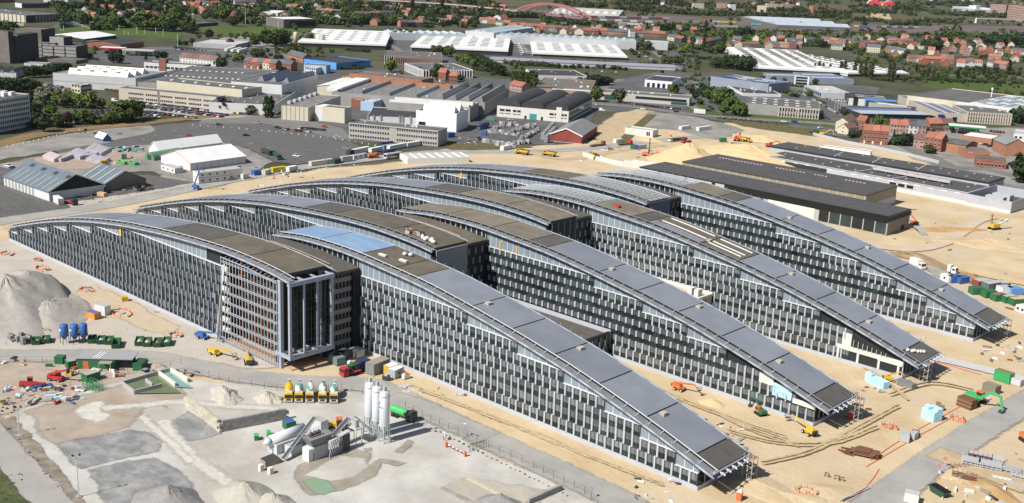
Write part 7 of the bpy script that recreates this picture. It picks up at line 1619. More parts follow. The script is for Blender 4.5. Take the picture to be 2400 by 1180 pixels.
for i,(x,y)in enumerate(((866,1014),(883,1024),(900,1037))):
 p=G(x,y)-o_;s=link('silo',None,T,p);s.empty_display_size=.3
 b=MB();b.lathe([(.35,2.4),(1.28,4.4),(1.28,13.0),(1.1,13.4),(.3,13.7)],silow,20);b.build('shell',s,True)
 b=MB();b.lathe([(1.36,12.4),(1.36,12.6)],gry,20);b.build('hoop',s);b=MB();b.lathe([(1.36,4.4),(1.36,4.7)],gry,20);b.build('hoop',s);b=MB();b.box(-.3,.3,-.3,.3,13.6,14.8,gry);b.build('filter',s);b=MB()
 for k in range(10):
  a=k*.628;b.bar((1.3*math.cos(a),1.3*math.sin(a),13.1),(1.3*math.cos(a),1.3*math.sin(a),14.1),.06,.06,galv);b.bar((1.3*math.cos(a),1.3*math.sin(a),14.1),(1.3*math.cos(a+.628),1.3*math.sin(a+.628),14.1),.05,.05,galv)
 b.build('top_rail',s)
 for a in(-1,1):
  for c in(-1,1):b=MB();b.bar((a*1.0,c*1.0,0),(a*1.0,c*1.0,4.8),.22,.22,galv);b.bar((a,c,0.3),(-a,c,3.9),.1,.1,galv);b.build('leg',s)
 if i==2:
  b=MB();b.poly([(-.55,-1.31,10.4),(-.1,-1.31,10.4),(-.1,-1.31,11.1),(-.55,-1.31,11.1)],P_('emblem_grey',(.2,.22,.26)));b.build('emblem',s)
  for k in range(7):b=MB();b.box(-.75+k*.2,-.62+k*.2,-1.33,-1.27,9.55,9.8,MATS['emblem_grey']);b.build('letter',s)
 b=MB();b.bar((1.45,.4,0),(1.45,.4,13.6),.08,.08,galv);b.bar((1.45,-.1,0),(1.45,-.1,13.6),.08,.08,galv)
 for k in range(18):b.bar((1.45,-.1,.6+k*.72),(1.45,.4,.6+k*.72),.05,.05,galv)
 b.build('ladder',s)
for i,(x,y)in enumerate(((872,1016),(904,1036))):
 T2=thing('flag','small green flag on the %s cement silo'%('left' if i==0 else 'right'),'flag',G(x,y)+Vector((0,0,13.4)),0,'green flags');b=MB();b.bar((0,0,0),(0,0,2.6),.06,.06,galv);b.build('pole',T2);b=MB()
 for k in range(3):b.poly([(.03+k*.28,.04*(-1)**k,1.7),(.31+k*.28,.04*(-1)**(k+1),1.65),(.31+k*.28,.04*(-1)**(k+1),2.5),(.03+k*.28,.04*(-1)**k,2.55)],lgr)
 b.build('cloth',T2)
T=thing('mixing_plant','grey concrete mixing plant with hopper tower and conveyors','machine',G(752,1075));o_=Vector(T.location)
L_=lambda x,y,z=0:G(x,y)-o_+Vector((0,0,z))
A_,rz_,ln_=box_at((736,1083),(770,1070));
tow=link('tower',None,T,A_-o_,rz_);tow.empty_display_size=.3
for i in range(2):b=MB();b.box(i*ln_/2+.03,(i+1)*ln_/2-.03,0,2.8,0,3.6,gry);b.build('wall_panel',tow)
b=MB();b.box(-1.4,-.1,.2,2.6,0,3.4,wht);b.build('control_cabin',tow)
b=MB();b.hexa([(0,.3,3.6),(ln_,.3,3.6),(ln_,2.6,3.6),(0,2.6,3.6),(-1.3,-.3,5.8),(ln_+1.4,-.3,5.8),(ln_+1.4,3.2,5.8),(-1.3,3.2,5.8)],P_('hopper_grey',(.2,.2,.205),.7));b.build('hopper',tow)
b=MB()
for k in range(9):x=-1.2+k*(ln_+2.4)/8;b.bar((x,-.25,5.8),(x,-.25,6.8),.06,.06,galv);b.bar((x,3.1,5.8),(x,3.1,6.8),.06,.06,galv)
for y in(-.25,3.1):b.bar((-1.2,y,6.8),(ln_+1.2,y,6.8),.06,.06,galv);b.bar((-1.2,y,6.3),(ln_+1.2,y,6.3),.05,.05,galv)
b.build('railing',tow)
for i,(dx,m)in enumerate(((.3,drk),(1.4,rust),(2.5,drk))):b=MB();b.lathe([(.5,5.8),(.55,6.7),(.2,7.1)],m,10,(dx,1.4));b.build('mixer_drum',tow)
def conveyor(a,za,c,zc,w=.9):
 p,q=L_(*a,za),L_(*c,zc);b=MB();b.bar(p,q,w,.18,P_('belt',(.06,.06,.065),.8));n=(q-p).normalized();sd=n.cross(Vector((0,0,1))).normalized()*w*.55
 for s in(-1,1):b.bar(p+sd*s,q+sd*s,.12,.35,galv)
 b.build('conveyor',T)
 b=MB();m=p.lerp(q,.55)
 for s in(-1,1):b.bar(Vector((m.x,m.y,0))+sd*s,m+sd*s,.14,.14,galv)
 b.build('trestle',T)
conveyor((664,1084),1.0,(738,1036),6.6);conveyor((782,1052),3.6,(818,1032),6.0,1.2);conveyor((832,1032),6.2,(868,1030),2.6,.8)
b=MB();q=[L_(*p)for p in((622,1098),(655,1088),(640,1078),(610,1090))];b.hexa([v+Vector((0,0,.2))for v in q]+[v+Vector((0,0,1.7))for v in q],P_('hopper_rust',(.30,.24,.2),.9),top=drk);b.build('feed_hopper',T)
for p in((612,1105),(634,1112)):b=MB();v=L_(*p);b.box(v.x-.5,v.x+.5,v.y-.5,v.y+.5,0,1.7,concw);b.build('ramp_block',T)
for i in range(9):
 b=MB();p,q=L_(772+i*5,1076-i*2.6,.3),L_(777+i*5,1073-i*2.6,4.2);b.bar(p,q,.14,.14,galv);b.bar(Vector((p.x,p.y,4.2)),Vector((q.x,q.y,.3)),.14,.14,galv);b.build('lattice',T)
b=MB();b.bar(L_(772,1074,4.3),L_(818,1050,4.6),1.2,.3,galv);b.build('gangway',T)
b=MB();v=L_(808,1055);b.box(v.x-.9,v.x+.9,v.y-.9,v.y+.9,0,4.4,P_('lattice_dark',(.10,.09,.08),.9));b.build('drive_tower',T)
b=MB();v=L_(832,1040);b.box(v.x-1.6,v.x+1.6,v.y-1,v.y+1,4.2,4.5,galv)
for a in(-1.5,1.5):
 for c in(-.9,.9):b.bar((v.x+a,v.y+c,0),(v.x+a,v.y+c,7.0),.14,.14,galv)
b.box(v.x-.8,v.x+.8,v.y-.6,v.y+.6,4.5,6.4,gry);b.bar((v.x-1.5,v.y-.9,7),(v.x+1.5,v.y-.9,7),.1,.1,galv);b.bar((v.x-1.5,v.y+.9,7),(v.x+1.5,v.y+.9,7),.1,.1,galv);b.build('screen_tower',T)
T=thing('storage_tank','long white horizontal tank at the batching plant','tank',G(668,1052));o_=Vector(T.location);b=MB();p,q=G(632,1062)-o_+Vector((0,0,3.0)),G(712,1034)-o_+Vector((0,0,3.4));d=(q-p).normalized();b.tube(p,q,1.35,silow,20);b.tube(q,q+d*.5,1.35,silow,20,.8);b.tube(p,p-d*1.6,1.35,silow,20,.3);b.build('shell',T,True)
for t in(.1,.9):b=MB();m=p.lerp(q,t);b.box(m.x-.9,m.x+.9,m.y-.9,m.y+.9,0,1.9,galv);b.build('saddle',T)
cont('long white container under the horizontal tank',(649,1068),(706,1047),P_('cont_white',(.55,.57,.60),.6),H=2.6,roof=P_('cont_roof',(.35,.34,.32),.8));cont('short white container under the conveyor',(684,1072),(708,1062),MATS['cont_white'],H=2.5,roof=MATS['cont_roof']);cont('white plant container on the upper side of the mixer',(729,1012),(752,1022),MATS['cont_white'],H=3.6,roof=MATS['cont_roof'])
cont('small green and blue container behind the white tank',(672,1012),(694,1007),grn,H=2.2,roof=blu)
T=thing('generator','small green generator set beside the white tank','generator',G(630,1022),-.5);b=MB();b.box(-.8,.8,-.5,.5,.2,1.3,lgr);b.build('housing',T);b=MB();b.box(-.9,.9,-.6,.6,0,.2,drk);b.build('skid',T)
T=thing('generator','green bin at the left end of the white tank','bin',G(601,1032),-.5);b=MB();b.box(-.8,.8,-.5,.5,.1,1.4,grn);b.build('housing',T);b=MB();b.box(-.85,.85,-.55,.55,1.4,1.5,lgr);b.build('lid',T)
T=thing('wheel_loader','yellow wheel loader parked behind the mixing plant','loader',G(793,1008),.9)
for x in(-1.5,1.5):
 for s in(-1,1):b=MB();b.tube((x,s*1.1-.3,.8),(x,s*1.1+.3,.8),.8,tyre,12);b.build('wheel',T)
b=MB();b.box(-2.6,-.4,-1,1,.9,2.1,yel);b.build('engine',T);b=MB();b.box(-.5,1,-.8,.8,1.2,3.1,glassc);b.box(-.6,1.1,-.9,.9,3.0,3.25,ora);b.build('cab',T);b=MB();b.bar((.8,-.7,1.6),(3,-.7,.7),.25,.35,yel);b.bar((.8,.7,1.6),(3,.7,.7),.25,.35,yel);b.build('arms',T);b=MB();b.ext([(2.9,.1),(4,.1),(3.2,1.3),(2.8,1.2)],-1.4,1.4,drk,axis='y');b.build('bucket',T)
drumg=P_('drum_green',(.13,.33,.26),.5);mixy=P_('truck_yellow',(.70,.42,.01),.4)
def mixer(label,px,i):
 A=G(*px);B=G(px[0]+4,px[1]-40);X=A-B;T=thing('mixer_truck',label,'mixer truck',A,math.atan2(X.y,X.x),'concrete mixer trucks')
 for x in(-1.4,-3.2,-6.2,-7.5):
  for s in(-1,1):b=MB();b.tube((x,s*1.0-.18,.5),(x,s*1.0+.18,.5),.5,tyre,10);b.build('wheel',T)
 b=MB();b.box(-8.4,-.6,-.45,.45,.6,1.0,drk);b.build('chassis',T)
 T.scale=(.9,.9,.9);c=link('cab',None,T);c.empty_display_size=.3
 b=MB();b.hexa([(-2.1,-1.22,.7),(0,-1.22,.7),(0,1.22,.7),(-2.1,1.22,.7),(-2.1,-1.2,3.0),(-.35,-1.2,3.0),(-.35,1.2,3.0),(-2.1,1.2,3.0)],mixy);b.build('shell',c)
 b=MB();b.hexa([(-.14,-1.12,1.75),(.0,-1.12,1.75),(.0,1.12,1.75),(-.14,1.12,1.75),(-.36,-1.1,2.6),(-.26,-1.1,2.6),(-.26,1.1,2.6),(-.36,1.1,2.6)],glassc);b.build('windscreen',c)
 b=MB();b.box(-.1,.06,-.6,.6,.95,1.45,drk);b.box(-.2,.12,-1.22,1.22,.45,.85,gry);b.build('grille',c)
 for s in(-1,1):b=MB();b.box(-.05,.1,s*.95-.2,s*.95+.2,.9,1.15,chrome);b.build('headlight',c)
 b=MB();b.box(-2.0,-.3,-1.1,1.1,3.0,3.25,P_('cab_roof',(.75,.55,.3),.5));b.build('roof_spoiler',c)
 p,q=Vector((-2.6,0,2.5)),Vector((-8.0,0,3.3));d=q-p;prof=[(0,.55),(.1,.95),(.35,1.22),(.62,1.18),(.85,.85),(1,.5)];b=MB();n=16
 u=Vector((0,1,0));t=d.normalized().cross(u)
 i1=b.mat(P_('drum_white',(.68,.69,.66),.45)if i else mixy);i2=b.mat(drumg if i else mixy);o=0
 for f,r in prof:
  for k in range(n):a=2*math.pi*k/n;v=p+d*f+u*(r*math.cos(a))+t*(r*math.sin(a));b.v.append(tuple(v))
 for j in range(len(prof)-1):
  for k in range(n):l=(k+1)%n;b.f.append((j*n+k,j*n+l,(j+1)*n+l,(j+1)*n+k));b.mi.append(i2 if((k+j*1.6+i*3)%8)<3.4 else i1)
 b.f.append(tuple(range(n)));b.mi.append(i1);b.f.append(tuple((len(prof)-1)*n+k for k in reversed(range(n))));b.mi.append(i1);b.build('drum',T)
 b=MB();b.bar((-8.0,-.6,1.0),(-8.0,-.6,3.2),.15,.15,drk);b.bar((-8.0,.6,1.0),(-8.0,.6,3.2),.15,.15,drk);b.lathe([(.3,3.6),(.8,4.4)],gry,8,(-8.1,0));b.build('hopper',T)
 b=MB();b.bar((-8.2,0,2.8),(-9.3,0,1.6),.5,.12,galv);b.build('chute',T)
for i,(x,l)in enumerate(((676,'plain yellow mixer truck with a yellow drum, leftmost in the line'),(700,'mixer truck with green-striped drum next to the yellow-drum one'),(725.5,'middle one of the five parked mixer trucks'),(755.5,'mixer truck with green-striped drum, second from the right'),(782,'rightmost of the five parked mixer trucks'))):mixer(l,(x,946+i*.5),i)
lorry('green slurry tanker trailer behind the cement silos',(918,972),(972,992),grn,drk,tank=lgr,name='tanker')
# ------------------------------------------------------------------ around the portal
lorry('dark blue curtain trailer beside the front right wing',(862,864),(824,876),navy,dgr,H=2.6);lorry('red low loader with black wheels behind the tractor',(842,874),(800,886),red,red,flat=True)
cont('large grey container by the foot of the front right wing',(876,882),(914,866),P_('cont_grey',(.22,.23,.24),.6),H=3.4,roof=P_('cont_tan',(.26,.24,.21),.8),W=3.2)
cont('yellow-ended site hut beside the large grey container',(914,882),(934,874),P_('hut_yellow',(.62,.42,.05),.6),H=2.7,roof=wht,name='site_cabin');cont('grey site hut with white roof next to the yellow-ended one',(925,890),(946,880),gry,H=2.6,roof=wht,name='site_cabin',win=1)
T=thing('tractor','green tractor in front of the dark blue trailer','tractor',G(818,876),2.6)
for x,r in((-1,.85),(1.3,.55)):
 for s in(-1,1):b=MB();b.tube((x,s*.95-.25,r),(x,s*.95+.25,r),r,tyre,12);b.build('wheel',T)
b=MB();b.box(.2,2,-.45,.45,.8,1.6,grn);b.build('bonnet',T);b=MB();b.box(-1.3,.3,-.8,.8,1,2.7,glassc);b.box(-1.4,.4,-.9,.9,2.65,2.8,grn);b.build('cab',T)
for i,(a,c,m,l)in enumerate((((790,852),(812,844),P_('chiller_dark',(.07,.09,.11),.5),'dark ventilation unit in the shadow of the portal'),((806,846),(824,838),MATS['chiller_dark'],'second dark ventilation unit beside the portal'),((818,834),(836,842),gry,'white-ended ventilation unit nearest the front right wing'),((770,850),(790,860),P_('teal_unit',(.14,.2,.2),.5),'teal box unit under the portal edge'))):cont(l,a,c,m,H=2.4,W=3,name='ventilation_unit',ribs_=False)
T=thing('pallet_truck','grey hand machine with white drum beside the ventilation units','machine',G(825,862),.4);b=MB();b.box(-1.4,1.4,-.7,.7,.4,.8,gry);b.build('bed',T);b=MB();b.box(-1.3,-.5,-.6,.6,.8,1.9,wht);b.build('tank',T)
for i,(x,y)in enumerate(((905,892),(951,888))):T=thing('generator','%s compact generator near the site huts'%('grey' if i==0 else 'white and orange'),'generator',G(x,y),.5+i);b=MB();b.box(-1,1,-.6,.6,.3,1.5,drk if i==0 else wht);b.build('housing',T);b=MB();b.box(-.5,.5,-.62,.62,1.5,1.8,gry if i==0 else ora);b.build('cover',T)
for i,(x,y,s)in enumerate(((932,910,.5),(942,922,.8),(965,912,.3),(950,908,1.2))):stack('pallet_stack','%s flat pile of steel parts by the haul road'%ordw(i),(x,y),s,2,2,1,(1.2,.7,.35),galv,'steel parts by the haul road')
boom_lift('yellow boom lift with long lowered boom before the steel lattice',(583,853),2.62,yel,9,-.12,1.0);boom_lift('second yellow boom lift left of the first at the lattice',(505,833),.25,yel,7,.06,.9);boom_lift('blue boom lift folded beside the front left wing',(476,795),.35,blu,6,.1,.95)
boom_lift('orange boom lift between the first two right wings',(1592,915),.1,ora,6,.15,.9);boom_lift('yellow boom lift by the tip of the second right wing',(1895,1018),2.75,yel,8,.04,.95);boom_lift('yellow boom lift beside the blue foam stack',(2085,894),.6,yel,5,.3,.8);boom_lift('orange boom lift at the corner of the long service hall',(2142,527),2.5,ora,6,.3,1.0);boom_lift('blue boom lift with raised red arm at the second left wing tip',(462,445),.2,blu,9,1.1,1.0)
excavator('small green excavator with orange cab at the second right wing',(1782,972),2.7,grn,.8,ora);excavator('green crawler excavator among the formwork crates',(2285,945),-.25,lgr,1.25,ora);excavator('orange excavator cut by the right edge',(2408,1036),-.6,ora,1.0);excavator('yellow excavator on the road by the junction house',(1928,318),.4,yel,1.1);excavator('red excavator on the far sand before the service halls',(1803,345),.1,red,1.1);excavator('orange excavator beside the tall drilling rig',(1527,370),.1,ora,1.0);excavator('dark red excavator between the dumpers on the far sand',(1727,331),1.9,red,1.2)
dumper('yellow dumper on the haul road behind the white flat shed',(1222,362),3.4);dumper('yellow dumper farther right on the haul road',(1285,366),3.4);dumper('yellow dumper beside the white retaining wall',(1393,372),2.6);dumper('yellow dumper on the far sand near the main road',(1748,333),.1)
T=thing('drilling_rig','orange drilling rig with a tall dark mast on the sand','drilling rig',G(1514,366),.2)
for y in(-1,1):b=MB();b.box(-2,2,y-.3,y+.3,0,.8,tyre);b.build('track',T)
b=MB();b.box(-2,1.5,-1.2,1.2,.9,2.2,ora);b.build('house',T);b=MB();b.bar((1.9,0,.3),(1.9,0,11),.5,.5,drk);b.bar((1.2,0,1.8),(1.9,0,7),.25,.25,drk);b.build('mast',T)
T=thing('crawler_crane','yellow crawler machine with raised ramp on the sand at the right','machine',G(2330,538),1.2)
for y in(-1.3,1.3):b=MB();b.box(-2.6,2.6,y-.4,y+.4,0,1.0,tyre);b.build('track',T)
b=MB();b.box(-2.4,2,-1.5,1.5,1.1,2.8,yel);b.build('house',T);b=MB();b.bar((-1.5,.8,2.6),(-1.9,.8,7.5),.8,.5,P_('rust_mast',(.35,.2,.1),.8));b.build('mast',T);b=MB();b.bar((1.2,0,1.8),(7.5,-1,4.8),1.2,.5,galv);b.build('ramp',T)
T=thing('stair_unit','grey concrete stair unit lying on the sand by the service hall','stair',G(2140,540),-.75);b=MB();b.box(0,3,0,3,1.6,2.2,concr);b.build('landing',T)
for i in range(8):b=MB();b.box(3+i*.8,3.8+i*.8,0,3,1.6-i*.2,2.1-i*.22,concr);b.build('step',T)
b=MB();b.box(.2,.6,.2,2.8,0,1.6,concr);b.box(8,9.2,.2,2.8,0,.4,concr);b.build('support',T)
# ------------------------------------------------------------------ skips, blue silos, green workshop
for i,(x,y)in enumerate(((70,808),(93,811),(116,808))):skip('%s green skip left of the blue silos'%ordw(i),(x,y),ang(G(x,y),G(x+7,y-20)),brn if i!=1 else None,.75)
for i,(x,y)in enumerate(((224,808),(245,810),(264,811),(280,820))):skip('%s green skip right of the blue silos'%ordw(i),(x,y),ang(G(x,y),G(x+7,y-20)),(None,gpale,brn,None)[i],.85 if i<3 else 1.15)
for i,(x,y)in enumerate(((334,814),(353,816),(377,817),(398,815))):skip('%s green skip in the row of four filled with rubble'%ordw(i),(x,y),ang(G(x,y),G(x+7,y-20)),gpale if i!=2 else brn,1.0)
T=thing('blue_silos','group of three blue dry-mortar silos beside the gravel mound','silo',G(172,805));o_=Vector(T.location)
for i,(x,y)in enumerate(((152,806),(176,806),(197,804))):
 p=G(x,y)-o_;s=link('silo',None,T,p);s.empty_display_size=.3;b=MB();b.lathe([(.2,1.3),(1.2,2.6),(1.2,5.8),(.9,6.1),(.3,6.2)],blu,16);b.build('shell',s,True)
 for a in(-1,1):
  for c in(-1,1):b=MB();b.bar((a*.9,c*.9,0),(a*.9,c*.9,3),.14,.14,navy);b.build('leg',s)
 b=MB();b.box(-.6,.6,-1.24,-1.18,4.3,4.7,trimw);b.build('label_plate',s)
T=thing('workshop_hut','long green container workshop with grey roof behind the haul road','workshop',G(190,870));A,rz,L=box_at((182,866),(270,868));o=link('main_body',None,T,A-Vector(T.location),rz);o.empty_display_size=.3
b=MB();b.box(0,L,0,6,0,3.2,grn);b.build('wall',o);b=MB();b.box(-.2,L+5,-.2,6.2,3.2,3.4,P_('hut_roof',(.30,.31,.32),.7));b.build('roof',o);b=MB();b.box(L,L+4.8,.5,6,2.9,3.1,grn);b.build('canopy',o)
for i in range(3):b=MB();b.bar((L*.42+i*.8,.3,3.45),(L*.52+i*.8,5,3.5),.35,.08,trimw);b.build('roof_light',o)
b=MB();b.box(L*.15,L*.3,-.1,0,.1,2.4,ora);b.box(L*.62,L*.95,-2.2,0,2.6,2.75,P_('awning',(.3,.26,.22),.9));b.build('gate',o)
b=MB()
for x in(L*.63,L*.94):b.bar((x,-2.1,0),(x,-2.1,2.6),.12,.12,gry)
b.build('awning_post',o)
cont('small green store left of the green workshop',(128,855),(147,856),grn,H=2.2);cont('green store full of timber between the workshop and small store',(160,868),(180,864),grn,H=2.4,roof=P_('litter',(.3,.3,.3),.9));cont('open green container beside the yard fence',(204,900),(236,890),grn,H=2.4,roof=P_('litter2',(.34,.33,.3),.9));cont('tilted green rubbish container beside the silver car',(332,872),(346,858),grn,H=2.3,roof=dgr);cont('small green bin by the workshop',(309,850),(316,850),grn,W=1.2,H=1.3)
T=thing('formwork_rack','green lattice formwork rack at the yard fence','rack',G(195,912),.2);
for i in range(5):
 for j in range(3):b=MB();b.bar((i*1.2,j*1.2,0),(i*1.2,j*1.2,2.6),.12,.12,lgr);b.build('post',T)
for j in range(3):
 for z in(.8,1.7,2.6):b=MB();b.bar((0,j*1.2,z),(4.8,j*1.2,z),.12,.12,grn);b.build('rail',T)
def telehandler(label,px,rz,up):
 T=thing('telehandler',label,'telehandler',G(*px),rz,'red telehandlers')
 for x in(-1.4,1.4):
  for s in(-1,1):b=MB();b.tube((x,s*1.0-.2,.55),(x,s*1.0+.2,.55),.55,tyre,12);b.tube((x,s*1-.22,.55),(x,s*1+.22,.55),.26,gry,8);b.build('wheel',T)
 b=MB();b.hexa([(-2.3,-1,.6),(2.3,-1,.6),(2.3,1,.6),(-2.3,1,.6),(-2.3,-.9,1.6),(2.0,-.9,1.3),(2.0,.9,1.3),(-2.3,.9,1.6)],red);b.build('body',T);b=MB();b.box(-.4,.9,.2,1.0,1.3,2.6,glassc);b.box(-.5,1,.15,1.05,2.55,2.7,red);b.build('cab',T)
 b=MB();b.bar((-2.1,-.5,1.8),(4.2,-.5,1.6+up),.4,.5,red);b.build('boom',T);b=MB();b.box(4.1,4.4,-1.1,.1,.6+up,1.7+up,drk);b.build('fork',T)
telehandler('red telehandler with raised boom',(132,893),.5,2.4);telehandler('red telehandler with lowered boom at the left',(68,908),.9,-.4)
T=thing('forklift','small yellow forklift beside the red telehandler','forklift',G(163,882),.6);b=MB();b.box(-1,.9,-.6,.6,.3,1.2,yel);b.build('body',T);b=MB();b.box(-.6,.5,-.5,.5,2.1,2.25,drk);b.bar((-.5,-.5,1.2),(-.5,-.5,2.1),.1,.1,drk);b.bar((.5,.5,1.2),(.5,.5,2.1),.1,.1,drk);b.build('guard',T);b=MB();b.bar((1,-.4,0),(1,-.4,2.6),.12,.12,drk);b.bar((1,.4,0),(1,.4,2.6),.12,.12,drk);b.build('mast',T)
P=G(343,878);body,cab,wh=car_parts(CARC[1]);T=thing('car','silver estate car parked by the green rubbish container','car',P,.1);body.build('body',T);cab.build('windows',T)
for x,y in wh:b=MB();wheel(b,x,y);b.build('wheel',T)
cont('purple-roofed orange and white site hut before the gravel mound',(200,745),(222,752),P_('hut_orange',(.65,.30,.05),.6),H=2.2,roof=P_('hut_purple',(.14,.13,.30),.6),name='site_cabin');cont('white site hut behind the orange one',(222,736),(246,742),wht,H=3.2,roof=gry,name='site_cabin')
cont('yellow generator box beside the front left wing',(287,709),(300,708),P_('gen_yellow',(.6,.36,.03),.5),W=2,H=1.6,name='generator');
T=thing('ladder_frame','yellow steel ladder lying against the gravel mound','ladder',G(112,778),-.9);b=MB()
for y in(0,1.6):b.bar((0,y,.2),(3.6,y,2.6),.14,.14,yel)
b.build('stile',T)
for i in range(3):b=MB();b.bar((.5+i*1.2,0,.5+i*.8),(.5+i*1.2,1.6,.5+i*.8),.12,.12,yel);b.build('rung',T)
for i in range(14):stack('block_stack','%s grey paving stack at the left edge below the mound'%ordw(i),(8+i*3.6+rnd.uniform(-1,1),806+rnd.uniform(-7,6)),rnd.uniform(0,1.5),1,1,rnd.randint(1,3),(1.1,1.1,.9),blockm,'paving stacks below the mound')
SCRAP=MB()
MNAME={'galvanised':'grey steel','cabin_grey':'grey','cabin_white':'white','ply_brown':'brown','rust':'rusty','machine_dark':'black','block_grey':'dark grey','concrete_white':'pale concrete','timber':'yellow timber','machine_red':'red','machine_blue':'blue','foam_blue':'light blue','skip_green':'green','machine_orange':'orange','dark_green':'dark green','wall_blue_grey':'blue-grey','teal_paint':'teal','wall_dark':'black','wall_taupe':'taupe'}
def litter(where,area,n,mats,zmax=.7,lens=(.6,2.6),noun='',group=None):
 for i in range(n):
  x=rnd.uniform(area[0],area[2]);y=rnd.uniform(area[1],area[3]);m=rnd.choice(mats);b=MB();l=rnd.uniform(*lens);w_=rnd.uniform(.25,.9);h_=rnd.uniform(.12,zmax);k=rnd.random();kd='lump'
  if k<.3:
   kd='pipes'
   for j in range(3):b.tube((0,j*w_*.4,h_*.4),(l,j*w_*.4+rnd.uniform(-.1,.1),h_*.4),h_*.35,m,6)
  elif k<.6:
   kd='boards'
   for j in range(3):b.box(j*.06,l-j*.08,j*.03,w_,j*h_/3,(j+1)*h_/3-.02,m)
  else:b.hexa([(0,0,0),(l*.7,.05,0),(l*.7,w_,0),(0,w_*.9,0),(.05,.05,h_),(l*.6,.1,h_*.9),(l*.65,w_*.9,h_),(.05,w_*.8,h_*.8)],m)
  P=G(x,y);a=rnd.uniform(0,6.2);R_=Matrix.Rotation(a,3,'Z')
  if kd=='lump' or i%2:
   b.v=[tuple(R_@Vector(v)+P)for v in b.v];merge(SCRAP,b);continue
  nm='pipe_bundle' if kd=='pipes' else 'board_pile'
  tag(b.build(nm,None,loc=P,rz=a),'small bundle of %s %s %s'%(MNAME.get(m.name,'grey'),kd,where),kd.rstrip('s'),('%s %s'%(kd,where))[:60])
MIX=[galv,gry,wht,brn,rust,drk,blockm,concw,wood]
litter('in the littered strip behind the yard fence',(5,905,190,950),75,MIX+[red,blu,foamb],1.1,(.8,3.5));litter('by the green workshop',(110,845,300,885),34,MIX+[grn,ora],1.3,(.8,3));litter('at the far left of the haul road',(-5,838,62,858),10,MIX,1,(1,3))
litter('under the tip of the second right wing',(1990,960,2050,985),8,MIX,.6);litter('on the sand beyond the farthest wing tip',(2290,800,2400,850),26,MIX+[dgr,red],.9,(.8,3));litter('on the sand before the third wing tip',(1940,890,2130,925),10,MIX,.5);litter('between the first two right wings',(1640,990,1760,1060),22,MIX+[red],.6,(.8,3.4));litter('along the foot of the front right wing',(960,905,1100,930),10,MIX,.4);litter('by the bottom haul road',(1480,1120,1580,1175),16,[gry,wht,drk,galv],.6);litter('around the steel racks at the lower right',(2200,1060,2390,1150),20,MIX,.6);litter('on the gravel before the front left wing',(20,590,420,790),26,MIX+[ora],.5,(.5,2))
litter('on the sand along the farthest right wing',(2050,730,2280,800),24,[wht,galv,red,gry,concw],.6,(.8,3));litter('on the sand near the service halls',(2050,470,2390,600),26,[gry,wht,drk,brn],.6,(.8,3));litter('on the far sand',(1330,345,1680,385),40,MIX+[red,ora],.9,(1,4));litter('behind the wing roofs by the haul road',(560,408,1000,440),36,[wht,ora,gry,brn,concw],.6,(.8,3));litter('in the sandy corner at the bottom right',(2180,1140,2400,1180),16,MIX,.8,(.8,2.5));litter('around the farthest container camp',(2140,640,2400,760),26,MIX+[blu,red],.8,(.8,3))
net=P_('safety_net',(.78,.24,.10),.8)
def netting(label,px,r,n=9):
 T=thing('safety_fence',label,'safety netting',G(*px),0,'orange safety netting');P0=None;me=MB();me.bar((0,0,0),(0,0,1.1),.1,.1,drk);me=me.mesh('post')
 for i in range(n+1):
  a=2*math.pi*i/n*.9;rr=r*rnd.uniform(.7,1.15);p=Vector((rr*math.cos(a),rr*math.sin(a)*.7,0));link('post',me,T,p)
  if P0 is not None:
   b=MB();z0,z1=rnd.uniform(.0,.2),rnd.uniform(.5,1.0);b.poly([P0+Vector((0,0,z0)),p+Vector((0,0,z0)),p+Vector((.3,0,z1*.8)),P0+Vector((.25,0,z1))],net);b.build('net',T)
  P0=p
 b=MB();b.lathe([(r*.35,0),(r*.3,.5)],concr,10);b.build('manhole',T);return T
for i,(x,y,r,l)in enumerate(((14,597,3.5,'nearest the left end of the front wing'),(100,632,3.8,'second along the front left wing'),(203,682,3.2,'in the middle of the gravel apron'),(282,736,5.0,'sprawling beside the white site hut'),(412,788,2.6,'at the end of the paved bed'),(90,612,2.0,'beside the white pipe at the front wing'),(2085,1003,2.0,'along the trench left of the haul road'),(2245,985,2.2,'beside the trench by the right-hand haul road'),(1890,1155,2.6,'at the trampled hump before the rails'))):netting('torn orange safety netting '+l,(x,y),r)
for i,p in enumerate(([(2040,1080),(2130,1020),(2230,965),(2290,930)],[(2030,1095),(2140,1030),(2240,975)],[(2180,845),(2240,862),(2300,880)],[(1990,1180),(2040,1130),(2060,1100)])):
 P0=[G(*q)for q in p];P0=smooth_line(P0,5);o=P0[0];b=MB()
 for a,c in zip(P0,P0[1:]):b.tube(a-o+Vector((0,0,.1)),c-o+Vector((0,0,.1)),.13,net if i!=2 else red,5)
 tag(b.build('cable_conduit',None,loc=o),'orange cable conduit, %s of four, lying along the sandy trench'%ordw(i),'pipe','orange conduits')
stack('foam_stack','stacks of pale blue insulation foam before the third wing end',(2026,893),-.35,6,2,4,(1.25,1.25,.75),foamb,'blue foam stacks','foam stack',drop=.5);stack('foam_stack','single cluster of pale blue foam stacks on the open sand',(2158,978),-.35,4,3,5,(1.1,1.1,.75),foamb,'blue foam stacks','foam stack',drop=.4)
for i,(x,y)in enumerate(((2192,955),(2200,962))):stack('crate','%s small brown crate behind the foam cluster'%('left' if not i else 'right'),(x,y),.2,1,1,2,(1.3,1.3,.7),brn,'brown crates','crate')
T=thing('formwork_pile','rust-brown pile of formwork panels on the sand','formwork',G(2020,1066),.3)
for i in range(9):b=MB();b.box(rnd.uniform(-3,-1),rnd.uniform(2,4.5),rnd.uniform(-2,-1),rnd.uniform(.8,2),.12+i*.17,.26+i*.17,rust if i%3 else brn);o=b.build('panel',T);o.rotation_euler=(0,0,rnd.uniform(-.12,.12))
